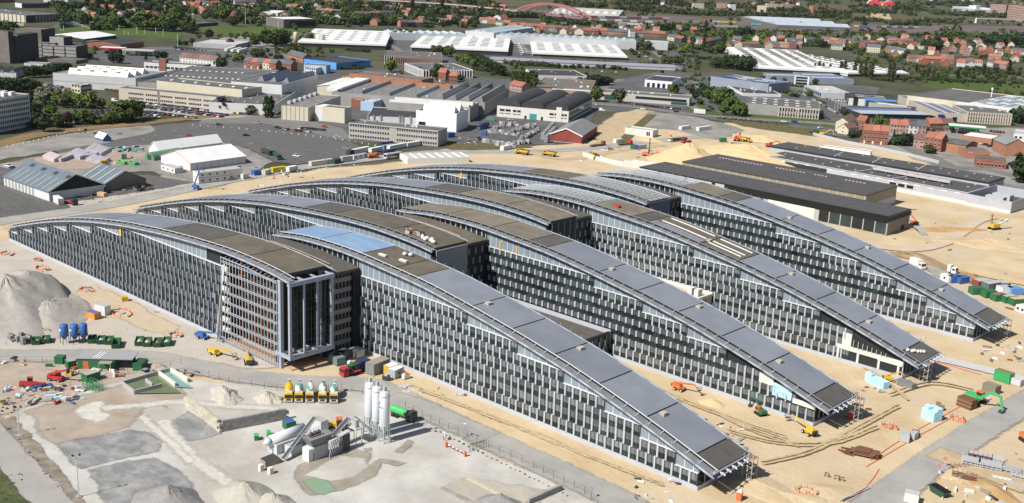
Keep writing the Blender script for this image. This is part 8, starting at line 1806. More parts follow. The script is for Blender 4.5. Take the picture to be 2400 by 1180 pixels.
for i in range(7):b=MB();b.bar((-5+rnd.uniform(-1,1),-2+i*.6,.15),(-2+rnd.uniform(0,1),-2.4+i*.7,.2),.2,.12,rust);b.build('loose_board',T)
T=thing('formwork_stack','brown formwork box with open side beside the green excavator','formwork',G(2240,950),-.2)
for i in range(5):b=MB();b.box(0,4.6,i*.05,3.2,.1+i*.55,.55+i*.55,brn if i%2 else rust);b.build('panel',T)
T=thing('formwork_stack','stack of grey-brown formwork panels behind the green excavator','formwork',G(2300,917),-.2)
for i in range(7):b=MB();b.box(0,4.2,0,3,.1+i*.36,.4+i*.36,M('form_grey',(.22,.2,.17),rough=.8)if i==0 else MATS['form_grey']);b.build('panel',T)
b=MB();b.box(.1,4.1,.1,2.9,2.62,2.75,P_('form_top',(.26,.22,.13),.9));b.build('top_panel',T)
T=thing('formwork_sheet','flat brown formwork sheet on the sand beside the stack','formwork',G(2262,922),-.2);b=MB();b.box(0,4.5,0,3,.05,.3,brn);b.build('sheet',T);b=MB();b.box(4.6,7,-.6,2.2,.05,.5,galv);b.build('grating',T)
cont('long bright green container beside the pale site road',(2328,890),(2364,902),P_('cont_green',(.03,.36,.10),.5),H=3.2,W=2.8,roof=brn);cont('pale grey unit next to the long green container',(2366,900),(2390,908),P_('unit_silver',(.5,.52,.54),.4),H=2.0,name='ventilation_unit',ribs_=False)
cont('silver duct crate on the sand left of the right-hand road',(2107,1036),(2130,1040),P_('duct_silver',(.42,.43,.44),.4),W=3,H=2.2,name='duct_crate',ribs_=False);cont('second silver duct crate beside the first',(2130,1030),(2142,1034),MATS['duct_silver'],W=2.6,H=1.9,name='duct_crate',ribs_=False);cont('dark crate beside the silver duct crates',(2134,1022),(2150,1026),P_('crate_dark',(.12,.12,.13),.7),W=2.2,H=1.2,name='duct_crate',ribs_=False)
cont('long grey steel crate at the foot of the third wing tip',(2101,902),(2136,916),P_('crate_grey',(.19,.19,.2),.6),W=2.2,H=1.8,name='steel_crate')
def rack(label,px,rz,nx,ny,nz,m,top=None):
 T=thing('steel_rack',label,'rack',G(*px),rz,'steel racks at the lower right')
 for k in range(nz):
  for j in range(ny):b=MB();b.bar((0,j*.9,.3+k*.55),(nx*1.1,j*.9,.3+k*.55),.14,.16,m);b.build('beam',T)
 for i in range(nx+1):b=MB();b.bar((i*1.1,-.1,.1),(i*1.1,(ny-1)*.9+.1,.1),.12,.12,rust);b.bar((i*1.1,0,0),(i*1.1,0,nz*.55+.4),.1,.1,m);b.bar((i*1.1,(ny-1)*.9,0),(i*1.1,(ny-1)*.9,nz*.55+.4),.1,.1,m);b.build('upright',T)
 if top:b=MB();b.box(.1,nx*1.1-.1,.05,(ny-1)*.9-.05,nz*.55-.1,nz*.55+.05,top);b.build('load',T)
for i,a in enumerate((((2252,1090),.3,4,4,3,galv,gry),((2290,1098),.3,5,4,3,galv,gry),((2335,1105),.3,5,4,2,galv,P_('rack_load',(.35,.36,.38),.6)),((2230,1118),.3,5,3,2,rust,None),((2268,1075),.3,5,3,3,rust,gry),((2305,1082),.3,4,3,3,galv,None),((2325,1122),.3,4,2,1,galv,wht),((2368,1120),.2,3,2,2,galv,gry),((2362,1136),.2,4,2,1,galv,gry),((2232,1098),.9,4,2,1,rust,None))):rack('%s steel storage rack in the group at the lower right'%ordw(i),*a)
T=thing('open_skip','open dark green skip at the bottom right of the sand','skip',G(2180,1152),-.4);b=MB();b.hexa([(0,0,.1),(3.6,0,.1),(3.6,2,.1),(0,2,.1),(-.6,-.2,1.6),(4.4,-.2,1.6),(4.4,2.2,1.6),(-.6,2.2,1.6)],dgr,top=black);b.build('shell',T);b=MB();b.box(-.7,4.5,-.3,-.15,1.5,1.65,dgr);b.build('rim',T)
cont('white site hut cut by the bottom edge at the right',(2118,1178),(2150,1186),wht,H=2.4,roof=rpale,name='site_cabin')
def toilet(label,px,m,rz=.3):
 T=thing('portable_toilet',label,'portable toilet',G(*px),rz,'portable toilets');b=MB();b.box(-.6,.6,-.6,.6,0,2.1,m);b.build('cabin',T);b=MB();b.hexa([(-.65,-.65,2.1),(.65,-.65,2.1),(.65,.65,2.1),(-.65,.65,2.1),(-.4,-.5,2.4),(.4,-.5,2.4),(.4,.5,2.4),(-.4,.5,2.4)],wht);b.build('roof',T);b=MB();b.box(-.45,.45,-.66,-.6,.1,1.9,m);b.build('door',T)
toilet('orange portable toilet near the tip of the front wing',(1732,1172),ora);toilet('red portable toilet under the roof of the second wing tip',(1993,982),red);toilet('orange portable toilet beside the far block shell',(1571,322),ora)
def scaffold(label,P,w,d,h,group='scaffold towers'):
 T=thing('scaffold_tower',label,'scaffold',P,0,group);n=int(h/2)
 for x in(0,w/2,w):
  for y in(0,d):b=MB();b.bar((x,y,0),(x,y,h),.11,.11,galv);b.build('standard',T)
 for k in range(1,n+1):
  b=MB()
  for y in(0,d):b.bar((0,y,k*2),(w,y,k*2),.09,.09,galv);b.bar((0,y,k*2-2),(w,y,k*2),.08,.08,galv)
  for x in(0,w/2,w):b.bar((x,0,k*2),(x,d,k*2),.09,.09,galv)
  b.build('ledger',T);b=MB();b.box(0,w,.1,d-.1,k*2+.05,k*2+.12,brn);b.build('platform',T)
for k,l in enumerate(('front','second','third','farthest')):
 wg=WINGS['R',k];scaffold('scaffold tower at the tip of the %s right wing'%l,Vector((4.2+wg['dx'],wg['y']+(12.5 if k!=2 else 2.5),0)),2.4,2.4,7 if k!=2 else 6)
def roofpt(side,k,x,yy):wg=WINGS[side,k];return Vector((x,wg['y']+yy,zroof(wg,x)+1.02))
for i in range(16):
 x=-137+i*.95+rnd.uniform(-.4,.4);yy=3+rnd.uniform(-.8,1.6);b=MB();r=rnd.uniform(.7,1.0)
 if i>8:b.lathe([(r*.7,0),(r,r*.5),(r*.7,r*1.1),(.15,r*1.3)],P_('big_bag',(.62,.62,.60),.9),9);nm,lb,ct='big_bag','%s white big bag in the pile on the second left wing roof'%ordw(i-9),'bag'
 else:b.box(-r,r,-r*.7,r*.7,0,rnd.uniform(.5,1.3),[drk,brn,wood,gry][i%4]);b.box(-r*.8,r*.8,-r*.5,r*.5,1.3,1.4,drk)if i%2 else None;nm,lb,ct='pallet','%s pallet in the pile on the second left wing roof'%ordw(i),'pallet'
 tag(b.build(nm,None,i>8,loc=roofpt('L',1,x,yy),rz=rnd.uniform(0,1)),lb,ct,nm.replace('_',' ')+'s on the roof')
for i,(x,yy)in enumerate(((-114,10.5),(-112.6,11.6),(-117,4.5),(-110,6.4))):
 b=MB();
 if i<2:b.lathe([(.5,0),(.8,.5),(.5,1)],MATS['big_bag'],9)
 else:b.box(-1.6,1.6,-.5,.5,0,.5,galv);b.box(-1.5,1.5,-.4,.4,.5,.6,wht)
 tag(b.build('big_bag' if i<2 else 'duct_section',None,i<2,loc=roofpt('R',0,x,yy)),('%s white bag on the brown part of the front right roof' if i<2 else '%s grey duct piece on the brown part of the front right roof')%ordw(i%2),'bag' if i<2 else 'duct')
for i in range(6):
 b=MB();r=.6;b.lathe([(r*.8,0),(r,.4),(r*.5,.9)],MATS['big_bag'],8);tag(b.build('big_bag',None,True,loc=roofpt('R',2,1.2+i*.5+rnd.uniform(-.3,.3),3+i*1.0)),'%s white bag on the roof tip of the third right wing'%ordw(i),'bag','bags on the third wing tip')
tag((lambda b:(b.box(-1,1,-.7,.7,0,.8,red),b.build('tool_box',None,loc=roofpt('R',2,-112,5)))[1])(MB()),'small red tool box on the tan roof of the third right wing','tool box')
for i,(x,y)in enumerate(((1938,1118),(1961,1124),(1972,1128))):
 T=thing('trestle','%s small dark trestle on the sand near the bottom right'%ordw(i),'trestle',G(x,y),.3*i,'dark trestles');b=MB();b.bar((-.6,0,1.0),(.6,0,1.0),.16,.16,drk);b.build('beam',T)
 for s in(-.5,.5):
  for t in(-.35,.35):b=MB();b.bar((s,0,1),(s,t,0),.1,.1,drk);b.build('leg',T)
for i in range(3):P0,P1=G(1968+i*8,1176),G(2034+i*6,1141+i*5);b=MB();b.bar((0,0,.15),P1-P0+Vector((0,0,.15)),.25,.25,drk if i%2 else galv);tag(b.build('steel_rail',None,loc=P0),'%s long steel rail lying beside the haul road corner'%ordw(i),'rail','steel rails')
# ------------------------------------------------------------------ fences and lamps
fence('wire fence along the haul road behind the rubble heaps',[(420,880),(490,886),(560,902),(650,918),(740,922),(800,916),(850,926)],2.0,3,drk);fence('wire fence between the batching yard and the bottom haul road',[(950,960),(1030,1000),(1140,1050)],2.2,3,drk);fence('wire fence at the lower right of the batching yard',[(1145,1052),(1250,1100),(1370,1160),(1400,1190)],2.2,3,drk);fence('wire fence behind the littered strip',[(20,950),(110,926),(220,898),(300,878),(400,862),(425,856)],2.0,3.2,drk);fence('wire fence along the left haul road',[(0,852),(60,852),(140,852)],2.0,4,drk)
T=thing('barrier_gate','red and white lifting barrier with dark gate at the yard entrance','gate',G(1046,1050));o_=Vector(T.location);b=MB();p,q=G(1046,1050)-o_,G(1090,1072)-o_
n=10
for i in range(n):bb=MB();bb.bar(p.lerp(q,i/n)+Vector((0,0,1.0)),p.lerp(q,(i+1)/n)+Vector((0,0,1.0)),.16,.2,trimw if i%2 else redp);bb.build('barrier_arm',T)
for v in(p,q):bb=MB();bb.box(v.x-.25,v.x+.25,v.y-.25,v.y+.25,0,1.5,ora);bb.build('barrier_post',T)
r_=G(1136,1052)-o_;s_=G(1100,1062)-o_
for i in range(12):bb=MB();m=s_.lerp(r_,i/11);bb.bar(m,m+Vector((0,0,2.2)),.07,.07,drk);bb.build('gate_bar',T)
bb=MB();bb.bar(s_+Vector((0,0,2.2)),r_+Vector((0,0,2.2)),.1,.1,drk);bb.build('gate_rail',T)
T=thing('sign','small white notice board by the yard entrance','sign',G(1041,1034),-.4);b=MB();b.box(-.6,.6,-.05,.05,1.4,2.4,trimw);b.build('board',T);b=MB();b.bar((-.5,0,0),(-.5,0,1.4),.08,.08,drk);b.bar((.5,0,0),(.5,0,1.4),.08,.08,drk);b.build('posts',T);b=MB();b.box(-.35,.35,-.08,-.05,1.75,2.1,P_('sign_blue',(.05,.1,.35),.5));b.build('panel',T)
def roadsign(label,px,rz=.3,m=None):
 T=thing('road_sign',label,'road sign',G(*px),rz,'round road signs');b=MB();b.bar((0,0,0),(0,0,2.6),.09,.09,galv);b.build('post',T);b=MB();b.tube((0,-.05,2.5),(0,-.02,2.5),.42,m or redp,14);b.build('disc',T);b=MB();b.box(-.25,.25,-.08,-.05,2.44,2.56,trimw);b.build('bar',T)
roadsign('red no-entry sign at the right-hand haul road',(2213,1097));roadsign('second round sign beside the haul road corner',(2198,1115));roadsign('blue-rimmed round sign by the bottom haul road',(1090,1025),-.4,MATS['sign_blue']);roadsign('round sign by the bottom edge of the haul road',(1386,1170),-.4,MATS['sign_blue'])
pole('twin-headed floodlight pole beside the left service road',(46.4,1024),7.6,rz=1.2,group='floodlight poles');pole('twin-headed floodlight pole near the bottom left corner',(184.8,1167),10,rz=1.2,group='floodlight poles');pole('thin lamp post by the dark gate at the yard entrance',(1081,1030),4.5,head='arm',r=.07)
for i,(t,x,y,hp)in enumerate(((A1,1035,365,300),(A1,312,345,150),(A1,1487,410,155),(A1,1720,330,90),(A0,2285,262,175),(A1,97,640,165),(A1,1346,90,110))):
 p=G(*t(x,y));pole('tall pale floodlight mast, %s of the group around the playing field'%ordw(i),t(x,y),hp/5.9*scale_at(p),wht,.28,'mast' if i<5 else 'arm',.6,'floodlight masts','floodlight_mast')
for i,(x,y,hp)in enumerate(((880,430,75),(1140,395,45),(1645,430,50),(1718,480,60),(1775,485,50),(1893,470,85),(1998,470,60),(2155,470,85),(2257,500,85),(840,430,40))):
 p=G(*A0(x,y));T=thing('net_post','%s white goal-net post across the meadow'%ordw(i),'post',p,0,'white posts on the meadow');b=MB();b.tube((0,0,0),(0,0,hp/5.9*scale_at(p)),.22,wht,6);b.build('post',T);b=MB();b.box(-.4,.4,-.4,.4,0,.3,concr);b.build('footing',T)
fence('wire mesh fence along the car park edge',[(500,334),(560,350),(600,362),(640,376),(690,384)],2.4,4,drk);fence('wire fence between the storage yard and the shed yard',[(330,405),(400,412),(470,428)],2.2,4,drk);fence('wire fence along the shed yard',[(0,500),(90,494),(180,486)],2.2,4,drk);fence('wire fence along the shed apron',[(180,482),(260,468),(340,456),(420,444),(480,434)],2.2,4,drk)
fence('grey panel fence below the brick houses',[(1905,318),(1985,338),(2060,352),(2140,370),(2200,385)],2.4,3,gry,panel=gry);fence('grey panel fence along the right-hand street',[(2200,385),(2280,400),(2345,425)],2,4,drk,rails=4);fence('wire fence on the far sand by the main road',[(1620,314),(1700,318),(1800,314),(1900,326)],2,5,gry)
# ------------------------------------------------------------------ car-park and camp on the left
def jersey(where,pts,n):
 P=[G(*p)for p in pts];L=[0]
 for a,c in zip(P,P[1:]):L.append(L[-1]+(c-a).length)
 me=MB();me.ext([(-.3,0),(.3,0),(.12,.7),(-.12,.7)],-.5,.5,concr);me=me.mesh('barrier')
 for i in range(n):
  s=L[-1]*i/(n-1);k=max(j for j in range(len(L)-1)if L[j]<=s+1e-6);t=(s-L[k])/(L[k+1]-L[k]);p=P[k].lerp(P[k+1],t);tag(link('concrete_barrier',me,None,p,rnd.uniform(0,1.5)),'%s white concrete block from the left %s'%(ordw(i),where),'concrete block',('blocks '+where)[:60])
jersey('along the upper edge of the big car park',[(452,294),(560,302),(680,314),(800,328),(880,342)],26);jersey('along the dry bank by the blue tent',[(5,348),(60,336),(120,322),(160,310),(200,304)],18);jersey('along the haul road by the cabin camp',[(572,424),(660,412),(760,396),(830,388)],9)
T=bld('long dark blue-roofed shed with white walls and grey doors at the left',tile(100,330,7.87)(115,955),tile(100,330,7.87)(1125,815),(5,415),None,white_w,M('roof_steel_blue',(.115,.15,.18),(.14,.175,.205),sc=.2,rough=.6),b=tile(100,330,7.87)(118,1125),name='shed',gable='y',rise=6.5)
W,D,h=dims(T);ribs(MATS['roof_steel_blue'],(1,0,0),1.0,.03,.9)
b=MB();b.ext([(.1,h),(W/2,h+6.3),(W-.1,h)],-.06,-.02,black,axis='y');b.build('dark_gable',T)
for i in range(9):slab(T,'door',W,D,'L',.33+.075*i,.365+.075*i,0,h*.85,gwall,.1)
for i in range(8):b=MB();y=D*(.04+.12*i);b.bar((.3,y,h+.5),(W*.30,y,h+.5+6.5*.58),.5,.12,rpale);b.build('rooflight',T)
for i in range(4):b=MB();y=D*(.02+.26*i);b.bar((W*.36,y+1,h+.5+6.5*.7),(W*.43,y+1,h+.5+6.5*.84),3,.12,rdark);b.build('roof_hatch',T)
T=bld('smaller dark-roofed wooden shed beside the long white-walled one',tile(100,330,7.87)(1150,805),tile(100,330,7.87)(1905,705),tile(100,330,7.87)(690,650),None,M('wall_board',(.15,.14,.13),(.20,.185,.17),sc=.8,rough=.9,stretch=((6,6,.3),0)),MATS['roof_steel_blue'],b=tile(100,330,7.87)(1160,950),name='shed',gable='y',rise=5)
W,D,h=dims(T)
for i in range(4):b=MB();y=D*(.06+.27*i);b.bar((.3,y,h+.45),(W*.46,y,h+.45+5*.92),.8,.12,rpale);b.build('rooflight',T)
Q=tile(100,330,7.87)
stack('timber_stack','stack of yellow timber at the white shed wall',Q(930,1005),.3,2,1,3,(3.4,2,.9),wood,cat='timber',drop=.6);litter('in the dark heap beside the wooden shed',(275,440,352,448),26,[drk,dwall,brn,tawall],1.6,(1.5,4),'scrap');cont('white box trailer beside the long shed',(125,474),(137,482),wht,H=3,W=2.4)
lorry('low red trailer beside the white box trailer',(160,476),(178,483),red,drk,flat=True)
def tent(label,c0,c1,c2,b,rise,wall,roof,trim=None,gable='y'):
 T=bld(label,c0,c1,c2,None,wall,roof,b=b,name='storage_tent',cat='tent',gable=gable,rise=rise);W,D,h=dims(T)
 bb=MB();n=8
 for i in range(n+1):
  t=i/n
  if gable=='y':bb.bar((-.05,D*t,0),(-.05,D*t,h),.12,.12,trim or gry)
  else:bb.bar((W*t,-.05,0),(W*t,-.05,h),.12,.12,trim or gry)
 bb.build('frame_leg',T)
 if trim:bb=MB();(bb.bar((-.3,-.3,h+.1),(W/2,-.3,h+rise+.2),.2,.2,trim),bb.bar((W/2,-.3,h+rise+.2),(W+.3,-.3,h+.1),.2,.2,trim))if gable=='y' else(bb.bar((-.3,-.3,h+.1),(-.3,D/2,h+rise+.2),.2,.2,trim),bb.bar((-.3,D/2,h+rise+.2),(-.3,D+.3,h+.1),.2,.2,trim));bb.build('edge_trim',T)
 return T
tent('large white storage tent with orange edge trim',(446,383.5),(575.5,366.5),(400,362),(446,401),4.5,wht,rwhite,net,'x');tent('long white storage tent behind the orange-edged one',(372,353),(520,334),(335,349),(372,366),4.0,wht,rwhite,None,'x');tent('small blue tent with a white roof on the gravel lot',B0(1425,860),B0(1535,850),B0(1197,838),B0(1428,900),2.6,blu,rwhite,None,'y')
T=thing('tunnel_tent','green barrel-roofed tunnel tent below the long white tent','tent',G(355,376));A,rz,L=box_at((362,378),(432,366));o=link('skin',None,T,A-Vector(T.location),rz);b=MB();g_=P_('tent_green',(.12,.26,.17),.7);b.ext([(8*(.5-.5*math.cos(math.pi*k/10)),4.2*math.sin(math.pi*k/10))for k in range(11)],0,L,g_);b.build('cover',o);b=MB();b.box(-.1,0,2.5,5.5,0,3,dgr);b.build('door',o)
cont('lower of the stacked white cabins beside the haul road',(466,432),(536,424),wht,W=6,H=2.8,roof=gry,name='site_cabin',win=4,group='white cabin camp');T=cont('upper of the stacked white cabins beside the haul road',(466,432),(536,424),wht,W=6,H=2.8,roof=gry,name='site_cabin',win=4,z=2.85,group='white cabin camp')
cont('two-storey white cabin with outside stair beside the stacked cabins',(535,423),(568,419),wht,W=6,H=5.4,roof=gry,name='site_cabin',win=2,group='white cabin camp');cont('white site cabin before the large tent',(378,399),(410,408),wht,W=5,H=2.8,roof=gry,name='site_cabin',win=3,group='white cabin camp');cont('dark green container next to the white cabin by the tent',(407,402),(427,402),grn,H=2.4)
for i,(a,c,m,l,k)in enumerate((((570,421),(583,418),concw,'pale box with open top in the camp',{}),((596,413),(622,409),blu,'blue container in the camp by the haul road',{}),((622,412),(636,408),cream,'cream box beside the blue container',{}),((640,406),(672,402),P_('cont_yellow',(.68,.50,.02),.5),'yellow container beside the haul road',{}),((678,404),(698,400),wht,'white container next to the yellow one',{}),((730,391),(768,386),P_('cont_cream',(.55,.53,.46),.6),'cream container at the left end of the camp row',{}),((762,386),(782,384),P_('cont_pale',(.45,.5,.5),.6),'pale grey container in the camp row',{}),((784,386),(800,383),dgr,'dark green container in the camp row',{}),((803,382),(827,379),gry,'tall grey container in the camp row',{'H':3.2}),((829,376),(861,370),wht,'white office cabin with windows in the camp row',{'name':'site_cabin','win':3,'roof':gry}),((831,362),(867,354),wht,'long white cabin behind the camp row',{}),((871,359),(897,354),wht,'white container beside the orange truck',{}),((914,353),(955,345),wht,'long white container behind the bus',{}),((955,346),(985,341),wht,'white container nearest the concrete office',{}),((820,365),(830,362),drk,'dark gate box at the camp row',{}),((901,363),(926,358),navy,'dark blue shelter beside the bus',{'H':2.2}),((894,345),(922,341),navy,'dark blue shelter at the car park corner',{'H':2.4}),((900,352),(925,348),P_('cont_teal',(.2,.3,.33),.6),'teal container behind the bus',{}))):cont(l,a,c,m,**k)
lorry('orange tank truck beside the white office cabin',(862,372),(886,370),ora,ora,tank=ora)
T=thing('bus','white city bus parked by the haul road','bus',G(*tile(560,330,6)(2075,265)),ang(G(*tile(560,330,6)(2075,265)),G(*tile(560,330,6)(2300,235))));L=12;b=MB();b.box(0,L,0,2.5,.4,3.0,P_('bus_cream',(.62,.62,.55),.5));b.build('body',T)
for i in range(7):b=MB();b.box(.5+i*1.62,1.95+i*1.62,-.04,.02,1.5,2.5,glassc);b.build('window',T)
b=MB();b.box(-.04,.02,.2,2.3,1.2,2.6,glassc);b.build('windscreen',T);b=MB();b.box(1,L-1,.4,2.1,3.0,3.2,rpale);b.build('roof_unit',T)
for x in(2,9.4):
 for y in(.2,2.3):b=MB();b.tube((x,y-.2,.48),(x,y+.2,.48),.48,tyre,10);b.build('wheel',T)
lorry('dark truck parked at the edge of the big car park',(616,358),(636,366),drk,dgr,H=2);lorry('dark green truck beside the dark one at the car park edge',(640,362),(656,376),dgr,dgr,H=1.6)
for i,(a,c,m,l,k)in enumerate((((2203,656),(2222,664),wht,'white cabin with a small window at the camp end',{'win':1,'name':'site_cabin'}),((2218,660),(2230,665),blu,'left of the two dark blue containers',{'W':5}),((2236,662),(2250,667),blu,'right of the two dark blue containers',{'W':5}),((2268,686),(2279,692),grn,'first green container, littered on top',{'W':5}),((2297,694),(2310,700),grn,'second green container, scraps on its roof',{'W':5}),((2319,702),(2333,708),grn,'third green container with a brown roof',{'W':5,'roof':brn}),((2341,705),(2356,712),grn,'fourth green container with a grey roof',{'W':5,'roof':gry}),((2359,711),(2374,718),grn,'fifth green container with a tan roof, nearest',{'W':5,'roof':wood}),((2298,678),(2316,684),P_('shed_green',(.1,.14,.12),.7),'dark workshop box with grey roof behind the green containers',{'W':7,'roof':gry,'H':3}),((2276,668),(2292,675),redw,'dark red box behind the green containers',{'W':6,'roof':gry}),((2333,684),(2349,691),wht,'white cabin with grey roof behind the green containers',{'W':5,'roof':gry}),((2356,686),(2371,693),P_('cont_sky',(.12,.3,.6),.5),'sky blue container behind the green ones',{'W':5}),((2379,730),(2400,738),wht,'white hut with two small windows at the right edge',{'win':2,'name':'site_cabin','W':4}),((2318,672),(2334,680),drk,'black open shelter in the camp',{'W':6,'roof':gry}))):cont(l,a,c,m,**k)
lorry('white box truck beyond the farthest wing roof',(2136,622),(2164,634),wht,wht);lorry('white trailer truck at the top of the container camp',(2222,640),(2242,645),wht,wht)
for i,(a,c,m,l)in enumerate((((1477,350),(1488,351),grn,'green container on the far sand'),((1488,351),(1497,351),blu,'blue container on the far sand'),((1498,351),(1515,349),gry,'grey container on the far sand'),((1444,337),(1460,335),wht,'white cabin on the far sand road'),((1597,306),(1619,303),wht,'white cabin at the gravel lot edge'),((1638,308),(1667,304),wht,'white and black cabin on the gravel lot'),((1689,334),(1703,334),grn,'green bin on the far sand'),((1714,345),(1741,346),grn,'flat green container on the far sand'),((1180,354),(1198,350),wht,'small white container on the dirt by the dumpers'))):cont(l,a,c,m,name='container')
lorry('dark red flatbed on the far sand road',(1450,342),(1480,339),rust,red,flat=True);lorry('black tanker truck on the far sand road',(1608,330),(1568,333),drk,wht,H=1.6);lorry('red flatbed beside the black tanker',(1618,333),(1598,336),red,red,flat=True);lorry('rusty flatbed on the haul road before the barn',(1384,345),(1416,341),rust,rust,flat=True)
V=tile(1020,270,5.227)
for i,(a,c,n)in enumerate((((650,215),(1000,260),12),((860,240),(1090,160),14),((640,200),(790,150),8),((790,130),(980,130),9),((560,330),(860,390),14),((880,380),(1130,340),12),((1090,280),(1240,200),14),((1010,310),(1100,280),6),((1100,150),(1200,150),6),((720,370),(940,400),9))):
 for j in range(n):
  x=a[0]+(c[0]-a[0])*j/(n-1)+rnd.uniform(-8,8);y=a[1]+(c[1]-a[1])*j/(n-1)+rnd.uniform(-6,6);T=stack('block_stack','%s grey block stack in row %s of the yard by the red barn'%(ordw(j),['one','two','three','four','five','six','seven','eight','nine','ten'][i]),V(x,y),.5+rnd.uniform(-.1,.1),1,1,rnd.randint(1,2),(2.2,1.6,1.3),rnd.choice([blockm,blockm,blockp]),'block stacks by the red barn')
for i in range(8):stack('block_stack','%s tall block stack against the barn end'%ordw(i),V(1290+i*18,310-i*20),.5,1,2,4,(2.4,1.8,1.2),blockm,'tall block stacks by the barn')
for i in range(6):stack('block_stack','%s dark block stack in the last row before the barn'%ordw(i),V(1330+i*20,340-i*22),.5,1,2,4,(2.4,1.8,1.2),blockm,'dark block stacks by the barn')
litter('on the blue-grey strip before the concrete office',(1060,318,1120,340),24,[blu,galv,rust,gry],.8,(1,3));cont('blue container under the big white hall',V(560,245),V(620,250),blu);cont('blue truck box behind the concrete office',V(160,280),V(240,270),blu,H=3);lorry('blue lorry beside the big white hall',V(640,150),V(530,180),navy,blu);cont('green container on the factory yard',V(625,70),V(725,75),P_('cont_moss',(.15,.25,.2),.6))
for i,(a,c,nr,m,nm)in enumerate((((0,330),(160,395),3,pinkp,'pink-white'),((290,390),(450,330),2,mauve,'grey-mauve'),((460,290),(640,350),4,mauve,'mauve'),((660,330),(900,310),2,mauve,'pale mauve'),((800,200),(1030,280),4,mauve,'violet'),((800,380),(1060,440),3,mauve,'dark mauve'))):
 for r in range(nr):
  n=7
  for j in range(n):
   x=a[0]+(c[0]-a[0])*j/(n-1)+r*44;y=a[1]+(c[1]-a[1])*j/(n-1)-r*26;stack('wrapped_pallet','%s pallet from the left in row %s of the %s block'%(ordw(j),['one','two','three','four'][r],nm),Q(x,y),.35,1,1,2,(2.0,2.4,1.0),m,('%s pallets in the storage yard'%nm),'pallet stack',.1)
litter('in the dark pipe store behind the pallets',(225,346,340,358),46,[bgwall,galv,drk,rust,tealp],1.8,(1.5,5));litter('on the gravel by the blue tent',(190,306,300,316),14,[drk,rust,brn],1.2,(1,3));litter('among the storage yard skips',(245,368,330,388),16,[gry,brn,dgr,galv],1.3,(1,3));litter('in the cabin camp',(540,392,720,420),30,MIX+[foamb,blu],1.3,(1,3));litter('beside the long shed',(180,452,240,474),12,[drk,dgr,brn],1,(1,3))
skip('green skip in the storage yard',Q(1370,430),.35,gyel,1,'storage yard skips',lgr);skip('second, brighter green skip in the storage yard',Q(1580,440),.2,None,1,'storage yard skips',lgr);cont('yellow open container in the storage yard',Q(1090,470),Q(1200,460),P_('cont_ochre',(.5,.3,.03),.6));cont('dark green box in the storage yard',Q(1460,350),Q(1540,350),grn)
# ------------------------------------------------------------------ cars
car_row('in the row nearest the cream office',(320,241),(480,260),32);car_row('in the short row before the white wall',(490,261),(584,270),16);car_row('in the second row of the packed car park',(324,249),(530,272),36,skip=.05);car_row('in the third row of the packed car park',(326,252.5),(520,275.5),34,skip=.08);car_row('in the front row of the packed car park',(346,264),(458,278),20);car_row('in the lower left corner of the packed car park',(330,262),(352,272),4)
car_row('in the lot behind the small cream office',B0(590,115),B0(860,150),10,cols=[2,1,3]);car_row('in the second lot row behind the small cream office',B0(620,170),B0(890,195),10,cols=[2,1,3]);car_row('along the foot of the sawtooth warehouse',B0(1280,170),B0(1640,205),9,turn=0);car_row('in the small car park behind the hedge',B0(1040,480),B0(1480,470),7);car_row('in the lower row of the small car park',B0(1000,570),B0(1400,510),6)
car_row('in the group beside the small white sheds',B1(1790,840),B1(2120,865),9);car_row('in the second group row beside the white sheds',B1(1610,860),B1(1920,890),6,skip=.2);car_row('before the long glazed showroom',B3(1560,490),B3(1950,540),12);car_row('in the display row under the showroom',B3(1990,545),B3(2350,580),11,cols=[0,0,6,2])
for i,(t,x,y,c,l)in enumerate(((B1,665,790,4,'dark car driving along the white blocks'),(B1,1205,765,1,'silver car alone on the upper lot'),(B1,260,950,5,'dark red car near the white tent'),(B1,1045,940,0,'black car alone on the big car park'),(B1,2130,822,5,'red car at the end of the upper lot'),(B1,1480,835,0,'black car beside the upper lot row'),(B1,2300,965,2,'white car by the lot corner'),(tile(560,330,6),810,225,2,'white car alone in the middle of the big car park'),(tile(560,330,6),1515,115,1,'silver car on the big car park near the shelter'),(B3,1190,512,2,'white car on the main road by the street trees'),(B3,1810,572,2,'white car on the main road before the showroom'),(B3,1660,550,1,'silver car on the main road'),(B3,2270,612,0,'dark car leaving the gravel lot'),(B4,380,545,0,'black car in the lane by the leafy row'),(B4,415,580,0,'second black car in the lane by the leafy row'),(B4,285,595,6,'dark car at the mouth of the lane'),(B4,355,597,0,'black car at the mouth of the lane'),(B4,1400,745,2,'white car on the main road by the lawn'),(B4,1905,830,2,'white car at the road junction'),(B4,2090,885,4,'grey car beside the junction house'),(tile(1400,330,4.9),85,118,2,'white car on the far sand beside the dark red load'),(tile(1400,330,4.9),150,105,1,'silver car on the far sand road'),(tile(0,300,2.95),60,270,2,'white car at the left shed yard'),(tile(0,300,2.95),90,285,3,'blue car at the left shed yard'),(V,925,65,2,'pale car on the factory yard'))):car(l,t(x,y),.3 if i%3 else 1.2,c)
car('white van on the lot beside the vaulted hall',B3(1250,590),.2,van=0);car('blue van on the main road by the lawn',B4(1550,760),.25,van=1);car('white minibus at the edge of the packed car park',(368,276),.3,van=0);car('white van at the small office lot',B0(1590,340),.3,van=0)
car_row('parked along the estate street',B4(1600,330),B4(1900,490),9,turn=0,skip=.2);car_row('parked at the lower end of the estate street',B4(1950,530),B4(2260,700),9,turn=0,skip=.25);car_row('parked beside the arched-pier hall',B4(1905,620),B4(2010,710),7);car_row('in front of the modern office',B4(1570,240),B4(1740,255),6);car_row('before the pale flat hall',B4(1990,440),B4(2290,470),8,cols=[2,2,1,3]);car_row('in the black car park below the striped brick hall',B5(1680,1020),B5(1890,1090),7,cols=[0,6,4,2]);car_row('beside the striped brick hall',B5(1900,880),B5(2080,900),5)
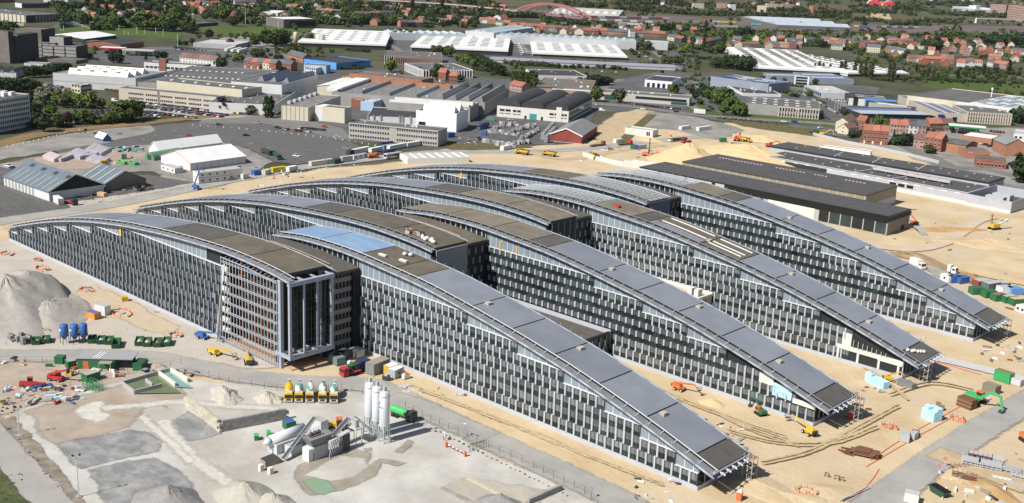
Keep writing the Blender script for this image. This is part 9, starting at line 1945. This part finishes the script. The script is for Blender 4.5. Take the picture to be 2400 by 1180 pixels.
car_row('along the sports fields lot',A1(80,690),A1(470,710),16,cols=[3,0,1]);car_row('in the dealer lot behind the white terrace',A1(60,660),A1(330,690),12,cols=[3,0,6]);car_row('at the filling stations',A0(1240,820),A0(1350,835),3);car_row('beside the brick office',A1(560,990),A1(720,1000),5);car_row('between the long wall building and the workshop',A3(1050,985),A3(1500,1010),8,skip=.2,cols=[2,2,4]);car_row('on the lot at the end of the third white shed',A3(1740,740),A3(1960,840),7,cols=[2,4,1])
for i,(a,c,l)in enumerate((((760,725),(895,685),'leftmost white lorry in the truck park'),((845,735),(980,700),'second white lorry in the truck park'),((930,740),(1060,705),'third white lorry in the truck park'))):lorry(l,A1(*a),A1(*c),wht,wht,group='white lorries in the truck park')
for i in range(6):lorry('%s white trailer docked beside the third white shed'%ordw(i),A3(250-i*26,762-i*24),A3(130-i*10,768-i*24),wht,gry,group='trailers docked at the white shed')
for i in range(4):cont('%s white tank trailer at the cream depot'%ordw(i),A0(-40+i*90,350+i*4),A0(60+i*90,352+i*4),wht,H=3)
cont('green container by the cream depot lane',A0(815,345),A0(930,350),grn);cont('teal container by the cream depot lane',A0(930,355),A0(1010,355),MATS['teal_paint']);cont('teal container on the meadow',A0(1265,415),A0(1320,415),MATS['teal_paint'])
T=thing('billboard','long white billboard strip beside the main road','billboard',G(*B4(150,640)),ang(G(*B4(150,640)),G(*B4(310,655))));L=(G(*B4(310,655))-G(*B4(150,640))).length;
for i in range(7):b=MB();b.box(L*i/7+.1,L*(i+1)/7-.1,-.1,.1,1.2,4.6,wht);b.build('board',T)
for i in range(4):b=MB();b.bar((L*i/3.2+.3,.2,0),(L*i/3.2+.3,.2,4.4),.2,.2,drk);b.build('post',T)
T=thing('flagpoles','row of white flagpoles before the black-fronted building','flagpole',G(*B4(2100,580)));
for i in range(5):b=MB();b.tube((i*2.2,i*.6,0),(i*2.2,i*.6,11),.1,wht,6);b.build('pole',T)
tag(SCRAP.build('scattered_scrap'),'scattered scraps of building material lying about the whole site','scrap',None,'stuff')
# ------------------------------------------------------------------ the summer haze over the town
b=MB();hz=bpy.data.materials.new('haze_air');hz.use_nodes=True;N=hz.node_tree.nodes;N.remove(N['Principled BSDF']);v=N.new('ShaderNodeVolumePrincipled');v.inputs['Color'].default_value=(0.78,0.86,1.0,1);v.inputs['Density'].default_value=0.000018;v.inputs['Anisotropy'].default_value=0.2
hz.node_tree.links.new(v.outputs[0],N['Material Output'].inputs['Volume'])
b.box(-9500,9500,-3000,17000,-1.5,135,hz);tag(b.build('haze'),'thin summer haze lying over the far town and rail yard','haze',None,'stuff')
